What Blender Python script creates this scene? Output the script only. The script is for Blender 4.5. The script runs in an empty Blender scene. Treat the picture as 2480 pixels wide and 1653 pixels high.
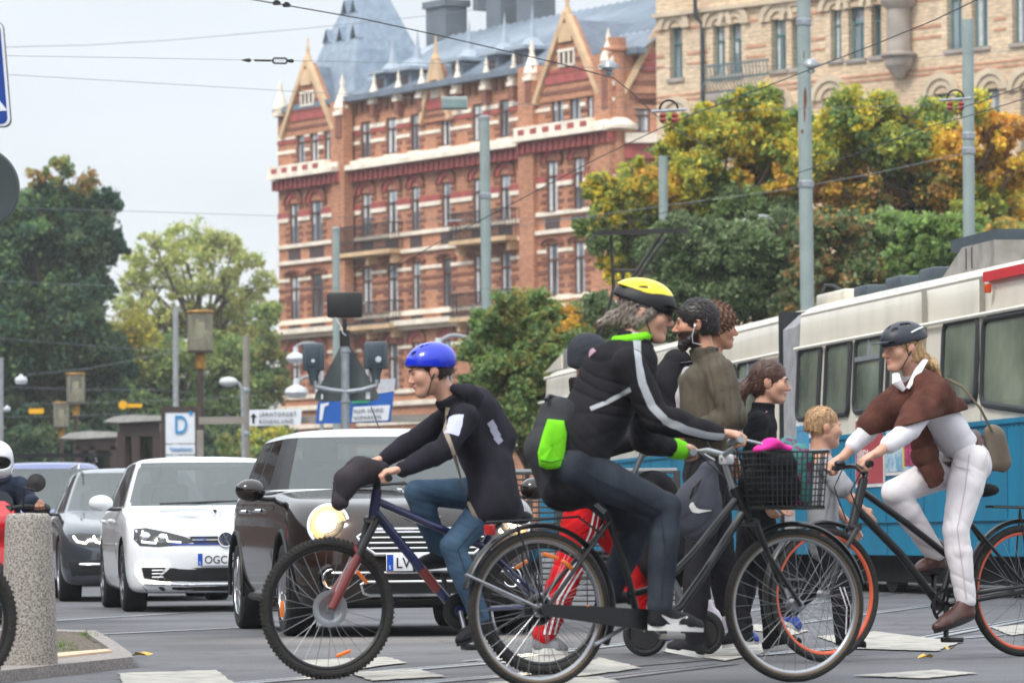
import bpy, bmesh, math, random
import numpy as np
from mathutils import Vector as V, Matrix
from mathutils.bvhtree import BVHTree
R = math.radians
rnd = random.Random(7)
SC = bpy.context.scene
COL = SC.collection
# ------------------------------------------------------------------ camera, sky, sun, exposure
FP, CU, CV, HY, EYE, ROLL = 10544.0, 1240.0, 826.5, 1300.0, 0.65, R(0.5)
cam_d = bpy.data.cameras.new('camera'); cam = bpy.data.objects.new('camera', cam_d); COL.objects.link(cam)
cam.location = (0, 0, EYE)
cam.rotation_euler = (Matrix.Rotation(R(90), 4, 'X') @ Matrix.Rotation(-ROLL, 4, 'Z')).to_euler()
cam_d.sensor_width = 36; cam_d.lens = FP / 2480 * 36; cam_d.clip_start = .5; cam_d.clip_end = 2000
cam_d.shift_x = -(HY - CV) * math.sin(ROLL) / 2480
cam_d.shift_y = (HY - CV) * math.cos(ROLL) / 2480
cam_d.dof.use_dof = True; cam_d.dof.focus_distance = 28.0; cam_d.dof.aperture_fstop = 6.8
SC.camera = cam
SC.view_settings.view_transform = 'Standard'; SC.view_settings.look = 'None'
SC.view_settings.exposure = 0.42; SC.view_settings.gamma = 1.0
SUN_EL, SUN_AZ = R(48), R(-140)
world = bpy.data.worlds.new('World'); SC.world = world; world.use_nodes = True
wn = world.node_tree; wn.nodes.clear(); wl = wn.links.new
def wnode(t): return wn.nodes.new(t)
wo = wnode('ShaderNodeOutputWorld'); bg = wnode('ShaderNodeBackground'); wl(bg.outputs[0], wo.inputs[0])
bg.inputs['Strength'].default_value = 0.1
sky = wnode('ShaderNodeTexSky'); sky.sky_type = 'NISHITA'; sky.sun_disc = False
sky.sun_elevation = SUN_EL; sky.sun_rotation = SUN_AZ
tc = wnode('ShaderNodeTexCoord'); sx = wnode('ShaderNodeSeparateXYZ'); wl(tc.outputs['Generated'], sx.inputs[0])
rp = wnode('ShaderNodeValToRGB')                       # overcast cloud deck: brighter overhead than at the horizon
e = rp.color_ramp.elements; e[0].position = 0.0; e[0].color = (.675, .705, .735, 1); e[1].position = 1.0; e[1].color = (1.6, 1.66, 1.72, 1)
x = e.new(.14); x.color = (.655, .695, .74, 1); x = e.new(.4); x.color = (1.12, 1.18, 1.25, 1)
wl(sx.outputs['Z'], rp.inputs[0])
nz = wnode('ShaderNodeTexNoise'); nz.inputs['Scale'].default_value = 9; nz.inputs['Detail'].default_value = 5
mp = wnode('ShaderNodeMapping'); mp.inputs['Scale'].default_value = (1, 1, 3.2); wl(tc.outputs['Generated'], mp.inputs[0]); wl(mp.outputs[0], nz.inputs['Vector'])
mr = wnode('ShaderNodeMapRange'); mr.inputs['From Min'].default_value = .3; mr.inputs['From Max'].default_value = .7
mr.inputs['To Min'].default_value = 9.9; mr.inputs['To Max'].default_value = 11.0; wl(nz.outputs['Fac'], mr.inputs[0])
vm = wnode('ShaderNodeVectorMath'); vm.operation = 'SCALE'; wl(rp.outputs[0], vm.inputs[0]); wl(mr.outputs[0], vm.inputs['Scale'])
mx = wnode('ShaderNodeMix'); mx.data_type = 'RGBA'; mx.inputs[0].default_value = .9
wl(sky.outputs[0], mx.inputs[6]); wl(vm.outputs[0], mx.inputs[7]); wl(mx.outputs[2], bg.inputs['Color'])
sun_d = bpy.data.lights.new('sun', 'SUN'); sun_d.energy = 1.6; sun_d.angle = R(12); sun_d.color = (1, .95, .88)
sun = bpy.data.objects.new('sun', sun_d); COL.objects.link(sun)
sdir = V((math.cos(SUN_EL) * math.sin(SUN_AZ), math.cos(SUN_EL) * math.cos(SUN_AZ), math.sin(SUN_EL)))
sun.rotation_euler = sdir.to_track_quat('Z', 'Y').to_euler()
# ------------------------------------------------------------------ photograph pixel (2480 x 1653) + depth -> world point
CR, SR = math.cos(ROLL), math.sin(ROLL)
def unroll(u, v):
    du, dv = u - CU, v - CV
    return du * CR - dv * SR, du * SR + dv * CR + CV - HY
def P(u, v, Y):
    a, b = unroll(u, v)
    return V((a / FP * Y, Y, EYE - b / FP * Y))
def G(u, Y, z=0.0):                                    # ground point seen at column u, depth Y
    a, b = unroll(u, HY + EYE * FP / Y)
    return V((a / FP * Y, Y, z))
def GP(u, v):                                          # ground point under pixel
    a, b = unroll(u, v)
    Y = EYE * FP / max(b, 5); return V((a / FP * Y, Y, 0))
class Plane:                                           # vertical plane through two ground points; off > 0 is toward the camera
    def __init__(s, g0, g1):
        s.o = V((g0[0], g0[1], 0)); s.d = (V((g1[0], g1[1], 0)) - s.o).normalized()
        s.n = V((s.d.y, -s.d.x, 0))
        if s.n.y > 0: s.n = -s.n
    def at(s, u, v, off=0.0):
        a, b = unroll(u, v); ray = V((a / FP, 1, -b / FP)); c = V((0, 0, EYE)); o = s.o + s.n * off
        k = (o - c).dot(s.n) / ray.dot(s.n); return c + ray * k
    def tz(s, u, v):
        p = s.at(u, v); return (p - s.o).dot(s.d), p.z
    def w(s, t, z, off=0.0): return s.o + s.d * t + V((0, 0, z)) + s.n * off
# ------------------------------------------------------------------ objects
MW = {}
def tag(o, label=None, cat=None, group=None, kind=None):
    if label: o['label'] = label
    if cat: o['category'] = cat
    if group: o['group'] = group
    if kind: o['kind'] = kind
    return o
def thing(name, label, cat, loc=(0, 0, 0), group=None, rot=0.0):
    o = bpy.data.objects.new(name, None); COL.objects.link(o); o.empty_display_size = .2
    o.location = loc; o.rotation_euler = (0, 0, rot)
    MW[o] = Matrix.Translation(V(loc)) @ Matrix.Rotation(rot, 4, 'Z')
    return tag(o, label, cat, group)
def link_mesh(me, name, parent=None, loc=None):
    o = bpy.data.objects.new(name, me); COL.objects.link(o)
    if parent is not None:
        M = MW[parent]; me.transform(M.inverted()); o.parent = parent; MW[o] = M
    elif loc is not None:
        me.transform(Matrix.Translation(-V(loc))); o.location = loc; MW[o] = Matrix.Translation(V(loc))
    else: MW[o] = Matrix.Identity(4)
    return o
def dup(root, M=None, label=None, group=None):
    r = root.copy(); COL.objects.link(r)
    if M is not None: r.matrix_basis = M
    if label: r['label'] = label
    if group: r['group'] = group
    for ch in list(root.children):
        c = ch.copy(); COL.objects.link(c); c.parent = r
        for g in ch.children:
            d = g.copy(); COL.objects.link(d); d.parent = c
    return r
def ortho(d):
    d = d.normalized(); a = V((0, 0, 1)) if abs(d.z) < .9 else V((1, 0, 0))
    x = a.cross(d).normalized(); return x, d.cross(x).normalized()
class MB:
    def __init__(s): s.v = []; s.f = []; s.m = []
    def add(s, vs, fs, m=0):
        o = len(s.v); s.v.extend(tuple(x) for x in vs)
        s.f.extend(tuple(i + o for i in f) for f in fs); s.m.extend([m] * len(fs)); return s
    def box(s, c, size, m=0, ax=None, bev=0.0):
        c = V(c); X, Y, Z = ax or (V((1, 0, 0)), V((0, 1, 0)), V((0, 0, 1))); a, b, d = [k / 2 for k in size]
        if bev <= 0:
            vs = [c + X * (a * i) + Y * (b * j) + Z * (d * k) for i in (-1, 1) for j in (-1, 1) for k in (-1, 1)]
            return s.add(vs, [(0, 1, 3, 2), (4, 6, 7, 5), (0, 4, 5, 1), (2, 3, 7, 6), (0, 2, 6, 4), (1, 5, 7, 3)], m)
        bm = bmesh.new(); bmesh.ops.create_cube(bm, size=1)
        for q in bm.verts: q.co = V((q.co.x * size[0], q.co.y * size[1], q.co.z * size[2]))
        bmesh.ops.bevel(bm, geom=bm.edges[:], offset=min(bev, a * .95, b * .95, d * .95), segments=2, profile=.5, affect='EDGES')
        bm.verts.index_update()
        s.add([c + X * q.co.x + Y * q.co.y + Z * q.co.z for q in bm.verts], [[q.index for q in f.verts] for f in bm.faces], m); bm.free(); return s
    def bar(s, p, q, w, h, m=0, up=None, bev=0.0):      # rectangular bar between two points
        p, q = V(p), V(q); d = (q - p); L = d.length; d.normalize()
        u = V(up) if up is not None else (V((0, 0, 1)) if abs(d.z) < .95 else V((0, 1, 0)))
        x = d.cross(u).normalized(); z = x.cross(d).normalized()
        return s.box((p + q) / 2, (w, L, h), m, (x, d, z), bev)
    def tube(s, pts, r, n=8, m=0, cap=True, closed=False, sq=1.0):
        pts = [V(p) for p in pts]; k = len(pts); rr = list(r) if isinstance(r, (list, tuple)) else [r] * k
        T = []
        for i in range(k):
            if closed: t = pts[(i + 1) % k] - pts[i - 1]
            else: t = pts[min(i + 1, k - 1)] - pts[max(i - 1, 0)]
            T.append(t.normalized())
        x, y = ortho(T[0]); vs = []
        for i in range(k):
            x = (x - T[i] * x.dot(T[i])).normalized(); y = T[i].cross(x)
            for j in range(n):
                a = 2 * math.pi * j / n; vs.append(pts[i] + x * (math.cos(a) * rr[i]) + y * (math.sin(a) * rr[i] * sq))
        fs = []
        for i in range(k if closed else k - 1):
            i2 = (i + 1) % k
            for j in range(n): fs.append((i * n + j, i * n + (j + 1) % n, i2 * n + (j + 1) % n, i2 * n + j))
        if cap and not closed: fs += [tuple(range(n - 1, -1, -1)), tuple((k - 1) * n + j for j in range(n))]
        return s.add(vs, fs, m)
    def lathe(s, o, axis, prof, n=24, m=0, closed=False):  # prof: (radius, height along axis)
        o = V(o); ax = V(axis).normalized(); x, y = ortho(ax); vs = []; k = len(prof)
        for r, h in prof:
            for j in range(n):
                a = 2 * math.pi * j / n; vs.append(o + ax * h + x * (math.cos(a) * r) + y * (math.sin(a) * r))
        fs = []
        for i in range(k if closed else k - 1):
            i2 = (i + 1) % k
            for j in range(n): fs.append((i * n + j, i * n + (j + 1) % n, i2 * n + (j + 1) % n, i2 * n + j))
        if not closed:
            if prof[0][0] > 1e-5: fs.append(tuple(range(n - 1, -1, -1)))
            if prof[-1][0] > 1e-5: fs.append(tuple((k - 1) * n + j for j in range(n)))
        return s.add(vs, fs, m)
    def torus(s, c, axis, Rr, r, nR=48, nr=10, m=0, sq=1.0, a0=0.0, a1=2 * math.pi, up=None):
        c = V(c); ax = V(axis).normalized()
        if up is not None: x = (V(up) - ax * V(up).dot(ax)).normalized(); y = ax.cross(x)
        else: x, y = ortho(ax)
        full = abs(a1 - a0 - 2 * math.pi) < 1e-4; k = nR if full else nR + 1; vs = []
        for i in range(k):
            a = a0 + (a1 - a0) * i / nR; d = x * math.cos(a) + y * math.sin(a)
            for j in range(nr):
                b = 2 * math.pi * j / nr; vs.append(c + d * (Rr + r * math.cos(b)) + ax * (r * sq * math.sin(b)))
        fs = [(i * nr + j, ((i + 1) % k) * nr + j, ((i + 1) % k) * nr + (j + 1) % nr, i * nr + (j + 1) % nr) for i in range(nR) for j in range(nr)]
        return s.add(vs, fs, m)
    def ell(s, c, r, ax=None, nu=16, nv=10, m=0, z0=-1.0, z1=1.0):
        c = V(c); X, Y, Z = ax or (V((1, 0, 0)), V((0, 1, 0)), V((0, 0, 1))); r = (r, r, r) if not hasattr(r, '__len__') else r
        t0, t1 = math.asin(z0), math.asin(z1); vs = []
        for i in range(nv + 1):
            t = t0 + (t1 - t0) * i / nv
            for j in range(nu):
                a = 2 * math.pi * j / nu
                vs.append(c + X * (r[0] * math.cos(t) * math.cos(a)) + Y * (r[1] * math.cos(t) * math.sin(a)) + Z * (r[2] * math.sin(t)))
        fs = [(i * nu + j, i * nu + (j + 1) % nu, (i + 1) * nu + (j + 1) % nu, (i + 1) * nu + j) for i in range(nv) for j in range(nu)]
        fs += [tuple(range(nu - 1, -1, -1)), tuple(nv * nu + j for j in range(nu))]
        return s.add(vs, fs, m)
    def prism(s, poly, depth, m=0, m2=None):             # planar 3d polygon swept along depth vector
        a = [V(p) for p in poly]; d = V(depth); n = len(a)
        s.add(a + [p + d for p in a], [tuple(range(n - 1, -1, -1)), tuple(range(n, 2 * n))], m)
        s.add(a + [p + d for p in a], [(i, (i + 1) % n, n + (i + 1) % n, n + i) for i in range(n)], m if m2 is None else m2); return s
    def sheet(s, poly, m=0): return s.add(poly, [tuple(range(len(poly)))], m)
    def loft(s, rings, m=0, close=True, caps=True):
        n = len(rings[0]); vs = [p for r in rings for p in r]; fs = []
        for i in range(len(rings) - 1):
            for j in range(n if close else n - 1): fs.append((i * n + j, i * n + (j + 1) % n, (i + 1) * n + (j + 1) % n, (i + 1) * n + j))
        if caps and close: fs += [tuple(range(n - 1, -1, -1)), tuple((len(rings) - 1) * n + j for j in range(n))]
        return s.add(vs, fs, m)
    def build(s, name, mats, parent=None, smooth=35, loc=None, recalc=True, weld=False):
        me = bpy.data.meshes.new(name); me.from_pydata(s.v, [], s.f)
        for q in (mats if isinstance(mats, (list, tuple)) else [mats]): me.materials.append(q)
        if any(s.m): me.polygons.foreach_set('material_index', s.m)
        if recalc:
            bm = bmesh.new(); bm.from_mesh(me)
            if weld: bmesh.ops.remove_doubles(bm, verts=bm.verts[:], dist=.0004)
            bmesh.ops.recalc_face_normals(bm, faces=bm.faces[:]); bm.to_mesh(me); bm.free()
        if smooth:
            me.polygons.foreach_set('use_smooth', [True] * len(me.polygons)); me.set_sharp_from_angle(angle=R(smooth))
        me.update(); return link_mesh(me, name, parent, loc)
def text(body, size, origin, ux, uy, mat, name='lettering', parent=None, depth=.004, align='LEFT', sx=1.0, bold=0.0, sp=1.0):
    cu = bpy.data.curves.new('t', 'FONT'); cu.body = body; cu.size = size; cu.extrude = depth; cu.align_x = align; cu.offset = bold; cu.space_character = sp
    ob = bpy.data.objects.new('t', cu); me = None
    COL.objects.link(ob); dg = bpy.context.evaluated_depsgraph_get(); me = bpy.data.meshes.new_from_object(ob.evaluated_get(dg))
    bpy.data.objects.remove(ob); bpy.data.curves.remove(cu)
    ux, uy = V(ux).normalized(), V(uy).normalized(); uz = ux.cross(uy)
    M = Matrix((ux * sx, uy, uz)).transposed().to_4x4(); M.translation = V(origin); me.transform(M)
    me.materials.clear(); me.materials.append(mat); me.name = name
    return link_mesh(me, name, parent)
# ------------------------------------------------------------------ materials
MATS = {}
def M(name, col=(.5, .5, .5), rough=.5, metal=0.0, var=.12, vs=6.0, bump=0.0, bs=40.0, coat=0.0, emit=0.0, spec=.5, attr=False, col2=None, det=4.0,
      stretch=(1, 1, 1), thr=(.35, .65), ior=None, sss=0.0, rv=0.0):
    if name in MATS: return MATS[name]
    m = bpy.data.materials.new(name); m.use_nodes = True; nt = m.node_tree; N = nt.nodes; L = nt.links.new
    b = N['Principled BSDF']; b.inputs['Roughness'].default_value = rough; b.inputs['Metallic'].default_value = metal
    b.inputs['Specular IOR Level'].default_value = spec
    if ior: b.inputs['IOR'].default_value = ior
    if coat: b.inputs['Coat Weight'].default_value = coat; b.inputs['Coat Roughness'].default_value = .04
    if sss: b.inputs['Subsurface Weight'].default_value = sss; b.inputs['Subsurface Radius'].default_value = (.012, .005, .003); b.inputs['Subsurface Scale'].default_value = 1.0
    t = N.new('ShaderNodeTexCoord'); mp = N.new('ShaderNodeMapping'); mp.inputs['Scale'].default_value = stretch; L(t.outputs['Object'], mp.inputs[0])
    n = N.new('ShaderNodeTexNoise'); n.inputs['Scale'].default_value = vs; n.inputs['Detail'].default_value = det; L(mp.outputs[0], n.inputs['Vector'])
    r = N.new('ShaderNodeMapRange'); r.inputs['From Min'].default_value = thr[0]; r.inputs['From Max'].default_value = thr[1]; L(n.outputs['Fac'], r.inputs[0])
    c1 = tuple(col) + (1,); c2 = tuple(col2) + (1,) if col2 else tuple(max(0, c * (1 - var)) for c in col) + (1,)
    if not col2: c1 = tuple(min(1, c * (1 + var * .5)) for c in col) + (1,)
    mx = N.new('ShaderNodeMix'); mx.data_type = 'RGBA'; mx.inputs[6].default_value = c1; mx.inputs[7].default_value = c2; L(r.outputs[0], mx.inputs[0])
    out = mx.outputs[2]
    if attr:
        a = N.new('ShaderNodeAttribute'); a.attribute_name = 'Col'; q = N.new('ShaderNodeMix'); q.data_type = 'RGBA'; q.blend_type = 'MULTIPLY'; q.inputs[0].default_value = 1
        L(out, q.inputs[6]); L(a.outputs['Color'], q.inputs[7]); out = q.outputs[2]
    L(out, b.inputs['Base Color'])
    if rv:
        rr = N.new('ShaderNodeMapRange'); rr.inputs['To Min'].default_value = rough; rr.inputs['To Max'].default_value = rough + rv; L(n.outputs['Fac'], rr.inputs[0]); L(rr.outputs[0], b.inputs['Roughness'])
    if bump:
        n2 = N.new('ShaderNodeTexNoise'); n2.inputs['Scale'].default_value = bs; n2.inputs['Detail'].default_value = 3; L(mp.outputs[0], n2.inputs['Vector'])
        bp = N.new('ShaderNodeBump'); bp.inputs['Strength'].default_value = min(1, bump); bp.inputs['Distance'].default_value = .02; L(n2.outputs['Fac'], bp.inputs['Height']); L(bp.outputs[0], b.inputs['Normal'])
    if emit: b.inputs['Emission Color'].default_value = tuple(col) + (1,); b.inputs['Emission Strength'].default_value = emit
    MATS[name] = m; return m
def glass_mat(name, tint=(.75, .82, .82), trans=.5, rough=.02, body=(.03, .04, .04), ior=1.6, spec=.8):
    if name in MATS: return MATS[name]
    m = bpy.data.materials.new(name); m.use_nodes = True; nt = m.node_tree; N = nt.nodes; L = nt.links.new
    b = N['Principled BSDF']; b.inputs['Base Color'].default_value = body + (1,); b.inputs['Roughness'].default_value = rough; b.inputs['IOR'].default_value = ior; b.inputs['Specular IOR Level'].default_value = spec
    tr = N.new('ShaderNodeBsdfTransparent'); tr.inputs[0].default_value = tint + (1,); mx = N.new('ShaderNodeMixShader')
    lw = N.new('ShaderNodeLayerWeight'); lw.inputs['Blend'].default_value = .35; mt = N.new('ShaderNodeMath'); mt.operation = 'MULTIPLY_ADD'; mt.inputs[1].default_value = trans; mt.inputs[2].default_value = 1 - trans
    L(lw.outputs['Fresnel'], mt.inputs[0]); L(mt.outputs[0], mx.inputs[0]); L(tr.outputs[0], mx.inputs[1]); L(b.outputs[0], mx.inputs[2])
    L(mx.outputs[0], N['Material Output'].inputs[0]); MATS[name] = m; return m
def lin(r, g, b):                                       # sRGB 0-255 -> linear
    f = lambda c: (c / 255 / 12.92) if c <= 10 else ((c / 255 + .055) / 1.055) ** 2.4
    return (f(r), f(g), f(b))
# ------------------------------------------------------------------ smooth bodies: a distance field turned into one continuous surface
class Field:
    def __init__(s, vox=.005, k=.02): s.vox = vox; s.k = k; s.ops = []
    def cap(s, a, b, ra, rb=None, k=None, flat=None, op='+'):
        a, b = np.array(a, float), np.array(b, float); rb = ra if rb is None else rb
        s.ops.append(('cap', a, b, ra, rb, s.k if k is None else k, flat, op)); return s
    def path(s, pts, rs, k=None, flat=None):
        for i in range(len(pts) - 1): s.cap(pts[i], pts[i + 1], rs[i], rs[i + 1], k, flat)
        return s
    def ell(s, c, r, ax=None, k=None, op='+'):
        A = np.eye(3) if ax is None else np.array([list(q) for q in ax], float)
        r = (r, r, r) if not hasattr(r, '__len__') else r
        s.ops.append(('ell', np.array(c, float), np.array(r, float), A, None, s.k if k is None else k, None, op)); return s
    def half(s, p, n):                                   # cut away the side n points to (sharp)
        s.ops.append(('half', np.array(p, float), np.array(n, float), None, None, 0, None, '-')); return s
    def bounds(s, o):
        if o[0] == 'cap':
            e = max(o[3], o[4]); return np.minimum(o[1], o[2]) - e, np.maximum(o[1], o[2]) + e
        e = np.sqrt(((o[3] * o[2][:, None]) ** 2).sum(0)); return o[1] - e, o[1] + e
    def grid(s, warp=None):
        plus = [o for o in s.ops if o[7] == '+']
        lo = np.min([s.bounds(o)[0] for o in plus], 0) - 4 * s.vox - .01; hi = np.max([s.bounds(o)[1] for o in plus], 0) + 4 * s.vox + .01
        n = np.ceil((hi - lo) / s.vox).astype(int) + 1
        F = np.full(n, .06, np.float32); axs = [lo[i] + s.vox * np.arange(n[i]) for i in range(3)]
        for o in s.ops:
            if o[0] == 'half':
                d = ((axs[0] - o[1][0]) * o[2][0])[:, None, None] + ((axs[1] - o[1][1]) * o[2][1])[None, :, None] + ((axs[2] - o[1][2]) * o[2][2])[None, None, :]
                F = np.maximum(F, d.astype(np.float32)); continue
            k = max(o[5], 1e-4); b0, b1 = s.bounds(o); pad = k + .03
            i0 = np.clip(((b0 - pad - lo) / s.vox).astype(int), 0, n - 1); i1 = np.clip(((b1 + pad - lo) / s.vox).astype(int) + 2, 1, n)
            sl = tuple(slice(i0[i], i1[i]) for i in range(3))
            X = np.stack(np.meshgrid(*[axs[i][sl[i]] for i in range(3)], indexing='ij'), -1)
            if o[0] == 'cap':
                a, b, fl = o[1], o[2], o[6]; Q = X - a; bb = b - a
                if fl is not None:
                    ax = np.array(fl[0], float); g = 1 / fl[1] - 1
                    Q = Q + (Q @ ax)[..., None] * ax * g; bb = bb + ax * (bb @ ax) * g
                h = np.clip((Q @ bb) / max(bb @ bb, 1e-9), 0, 1); D = np.linalg.norm(Q - h[..., None] * bb, axis=-1) - (o[3] + (o[4] - o[3]) * h)
                if fl is not None: D *= min(1, fl[1]) ** .5
            else:
                Q = (X - o[1]) @ o[3].T / o[2]; l = np.linalg.norm(Q, axis=-1); g = np.linalg.norm(Q / o[2], axis=-1)
                D = l * (l - 1) / np.maximum(g, 1e-6)
            D = D.astype(np.float32); A = F[sl]
            if o[7] == '+':
                h = np.maximum(k - np.abs(A - D), 0) / k; F[sl] = np.minimum(A, D) - h * h * k * .25
            else:
                h = np.maximum(k - np.abs(A + D), 0) / k; F[sl] = np.maximum(A, -D) + h * h * k * .25
        if warp is not None:
            near = np.abs(F) < .03; idx = np.argwhere(near); F[near] += warp(lo + idx * s.vox).astype(np.float32)
        return F, lo
    def mesh(s, warp=None):
        F, lo = s.grid(warp); ins = F < 0; n = np.array(F.shape)
        C = [(i, j, k) for i in (0, 1) for j in (0, 1) for k in (0, 1)]
        sh = lambda A, c: A[c[0]:n[0] - 1 + c[0], c[1]:n[1] - 1 + c[1], c[2]:n[2] - 1 + c[2]]
        cnt = sum(sh(ins, c).astype(np.int8) for c in C); act = (cnt > 0) & (cnt < 8)
        ids = np.argwhere(act); idx = np.full(act.shape, -1, np.int64); idx[act] = np.arange(len(ids))
        vals = np.stack([F[ids[:, 0] + c[0], ids[:, 1] + c[1], ids[:, 2] + c[2]] for c in C], 1); cc = np.array(C, float)
        pos = np.zeros((len(ids), 3)); w = np.zeros(len(ids))
        for i in range(8):
            for j in range(i + 1, 8):
                if abs(cc[i] - cc[j]).sum() == 1:
                    m = (vals[:, i] < 0) != (vals[:, j] < 0); t = vals[m, i] / (vals[m, i] - vals[m, j])
                    pos[m] += cc[i] + t[:, None] * (cc[j] - cc[i]); w[m] += 1
        verts = lo + (ids + pos / w[:, None]) * s.vox; faces = []
        for ax in range(3):
            a = [slice(1, -1)] * 3; a[ax] = slice(0, -1); b = list(a); b[ax] = slice(1, None)
            s0 = ins[tuple(a)]; s1 = ins[tuple(b)]; e = np.argwhere(s0 != s1)
            if not len(e): continue
            fl = s0[tuple(e.T)]; off = np.ones(3, int); off[ax] = 0; base = e + off; u, v = [(1, 2), (2, 0), (0, 1)][ax]
            def q(du, dv):
                p = base.copy(); p[:, u] -= du; p[:, v] -= dv; return idx[tuple(p.T)]
            Q = np.stack([q(1, 1), q(0, 1), q(0, 0), q(1, 0)], 1); Q[~fl] = Q[~fl][:, ::-1]; faces.append(Q)
        faces = np.concatenate(faces); return verts, faces[(faces >= 0).all(1)]
    def build(s, name, mat, parent=None, warp=None, relax=1, paint=None, loc=None, keep=False):
        v, f = s.mesh(warp)
        if relax:
            e = np.concatenate([f[:, [0, 1]], f[:, [1, 2]], f[:, [2, 3]], f[:, [3, 0]]]); deg = np.bincount(e.ravel(), minlength=len(v))
            for _ in range(relax):
                a = np.zeros_like(v)
                for c in range(3): a[:, c] = np.bincount(e[:, 0], v[e[:, 1], c], len(v)) + np.bincount(e[:, 1], v[e[:, 0], c], len(v))
                v = v * .5 + .5 * a / np.maximum(deg, 1)[:, None]
        me = np_mesh(name, v, f, mat)
        if paint is not None:
            at = me.color_attributes.new('Col', 'FLOAT_COLOR', 'POINT'); c = np.ones((len(v), 4), np.float32); c[:, :3] = paint(v); at.data.foreach_set('color', c.ravel())
        me.polygons.foreach_set('use_smooth', np.ones(len(f), bool)); me.update()
        o = link_mesh(me, name, parent, loc)
        if keep: o_bvh[o] = BVHTree.FromPolygons([tuple(p) for p in v], f.tolist())
        return o
o_bvh = {}
def np_mesh(name, v, f, mat):
    me = bpy.data.meshes.new(name); v = np.asarray(v, np.float32); f = np.asarray(f, np.int32); k = f.shape[1]
    me.vertices.add(len(v)); me.vertices.foreach_set('co', v.ravel()); me.loops.add(f.size); me.loops.foreach_set('vertex_index', f.ravel())
    me.polygons.add(len(f)); me.polygons.foreach_set('loop_start', np.arange(0, f.size, k, dtype=np.int32)); me.polygons.foreach_set('loop_total', np.full(len(f), k, np.int32))
    me.update(calc_edges=True)
    if mat is not None: me.materials.append(mat)
    return me
def folds(amp, seed=0, sc=22.0, dirv=(0, 0, 1)):          # cloth creases: ridged waves warped by slower waves
    r = np.random.RandomState(seed); K = r.randn(5, 3); ph = r.rand(8) * 6.28; dv = np.array(dirv, float)
    def f(p):
        w = .8 * np.sin(p @ K[0] * 7 + ph[0]) + .8 * np.sin(p @ K[1] * 11 + ph[1]); w2 = np.sin(p @ K[2] * 9 + ph[2]); m = .5 + .5 * np.sin(p @ K[1] * 5 + ph[5])
        a = np.abs(np.sin(p @ (dv * sc * 1.1 + K[3] * 18) + 1.6 * w + ph[3])); b = np.abs(np.sin(p @ (dv * sc * 1.9 + K[4] * 30) + 1.3 * w2 + ph[4]))
        return amp * .75 * (m * (1 - a) ** 2.5 + .5 * (1 - m) * (1 - b) ** 2.5 - .12)
    return f
# ------------------------------------------------------------------ ground, kerb island, rails, crossing paint
def asphalt():
    m = M('asphalt', lin(96, 97, 101), .82, 0, vs=.7, var=.3, bump=.35, bs=220, det=8)
    nt = m.node_tree; N = nt.nodes; L = nt.links.new; b = N['Principled BSDF']; src = b.inputs['Base Color'].links[0].from_socket
    t = N.new('ShaderNodeTexCoord'); n = N.new('ShaderNodeTexNoise'); n.inputs['Scale'].default_value = 90; n.inputs['Detail'].default_value = 2; L(t.outputs['Object'], n.inputs['Vector'])
    r = N.new('ShaderNodeMapRange'); r.inputs['From Min'].default_value = .3; r.inputs['From Max'].default_value = .7; r.inputs['To Min'].default_value = .58; r.inputs['To Max'].default_value = 1.38; L(n.outputs['Fac'], r.inputs[0])
    v = N.new('ShaderNodeTexVoronoi'); v.feature = 'DISTANCE_TO_EDGE'; v.inputs['Scale'].default_value = .35; w = N.new('ShaderNodeTexNoise'); w.inputs['Scale'].default_value = 2.2; L(t.outputs['Object'], w.inputs['Vector'])
    ad = N.new('ShaderNodeVectorMath'); ad.operation = 'ADD'; L(t.outputs['Object'], ad.inputs[0]); L(w.outputs['Color'], ad.inputs[1]); L(ad.outputs[0], v.inputs['Vector'])
    cr = N.new('ShaderNodeMapRange'); cr.inputs['From Min'].default_value = .0; cr.inputs['From Max'].default_value = .012; cr.inputs['To Min'].default_value = .55; cr.inputs['To Max'].default_value = 1; L(v.outputs['Distance'], cr.inputs[0])
    mm = N.new('ShaderNodeMath'); mm.operation = 'MULTIPLY'; L(r.outputs[0], mm.inputs[0]); L(cr.outputs[0], mm.inputs[1])
    q = N.new('ShaderNodeVectorMath'); q.operation = 'SCALE'; L(src, q.inputs[0]); L(mm.outputs[0], q.inputs['Scale']); L(q.outputs[0], b.inputs['Base Color']); return m
ASPH = asphalt()
g = MB(); xs = [-600, -60, -20, 20, 60, 600]; ys = [-60, 8, 30, 80, 400, 1500]
for i in range(5):
    for j in range(5): g.sheet([(xs[i], ys[j], 0), (xs[i + 1], ys[j], 0), (xs[i + 1], ys[j + 1], 0), (xs[i], ys[j + 1], 0)])
tag(g.build('road', ASPH, smooth=0), 'grey worn asphalt street crossed by tram rails', kind='structure')
RAIL = M('rail_steel', (.5, .52, .55), .32, .9, var=.25, vs=8, stretch=(.3, 4, 1)); GROOVE = M('rail_groove', (.03, .03, .032), .9)
PAINT = M('road_paint', lin(170, 167, 158), .8, var=.3, vs=7, det=12, col2=lin(126, 125, 124), thr=(.46, .66))
def rail(pts, w=.065):
    pts = [V(p) for p in pts]; mb = MB()
    for i in range(len(pts) - 1):
        d = (pts[i + 1] - pts[i]).normalized(); n = V((-d.y, d.x, 0))
        for a, b, z, m in ((-w, 0, .004, 0), (0, .045, .003, 1), (.045, .075, .004, 0), (-w - .03, -w, .003, 1)):
            mb.sheet([pts[i] + n * a + V((0, 0, z)), pts[i] + n * b + V((0, 0, z)), pts[i + 1] + n * b + V((0, 0, z)), pts[i + 1] + n * a + V((0, 0, z))], m)
    return tag(mb.build('tram_rail', [RAIL, GROOVE], smooth=0), kind='structure')
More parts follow.
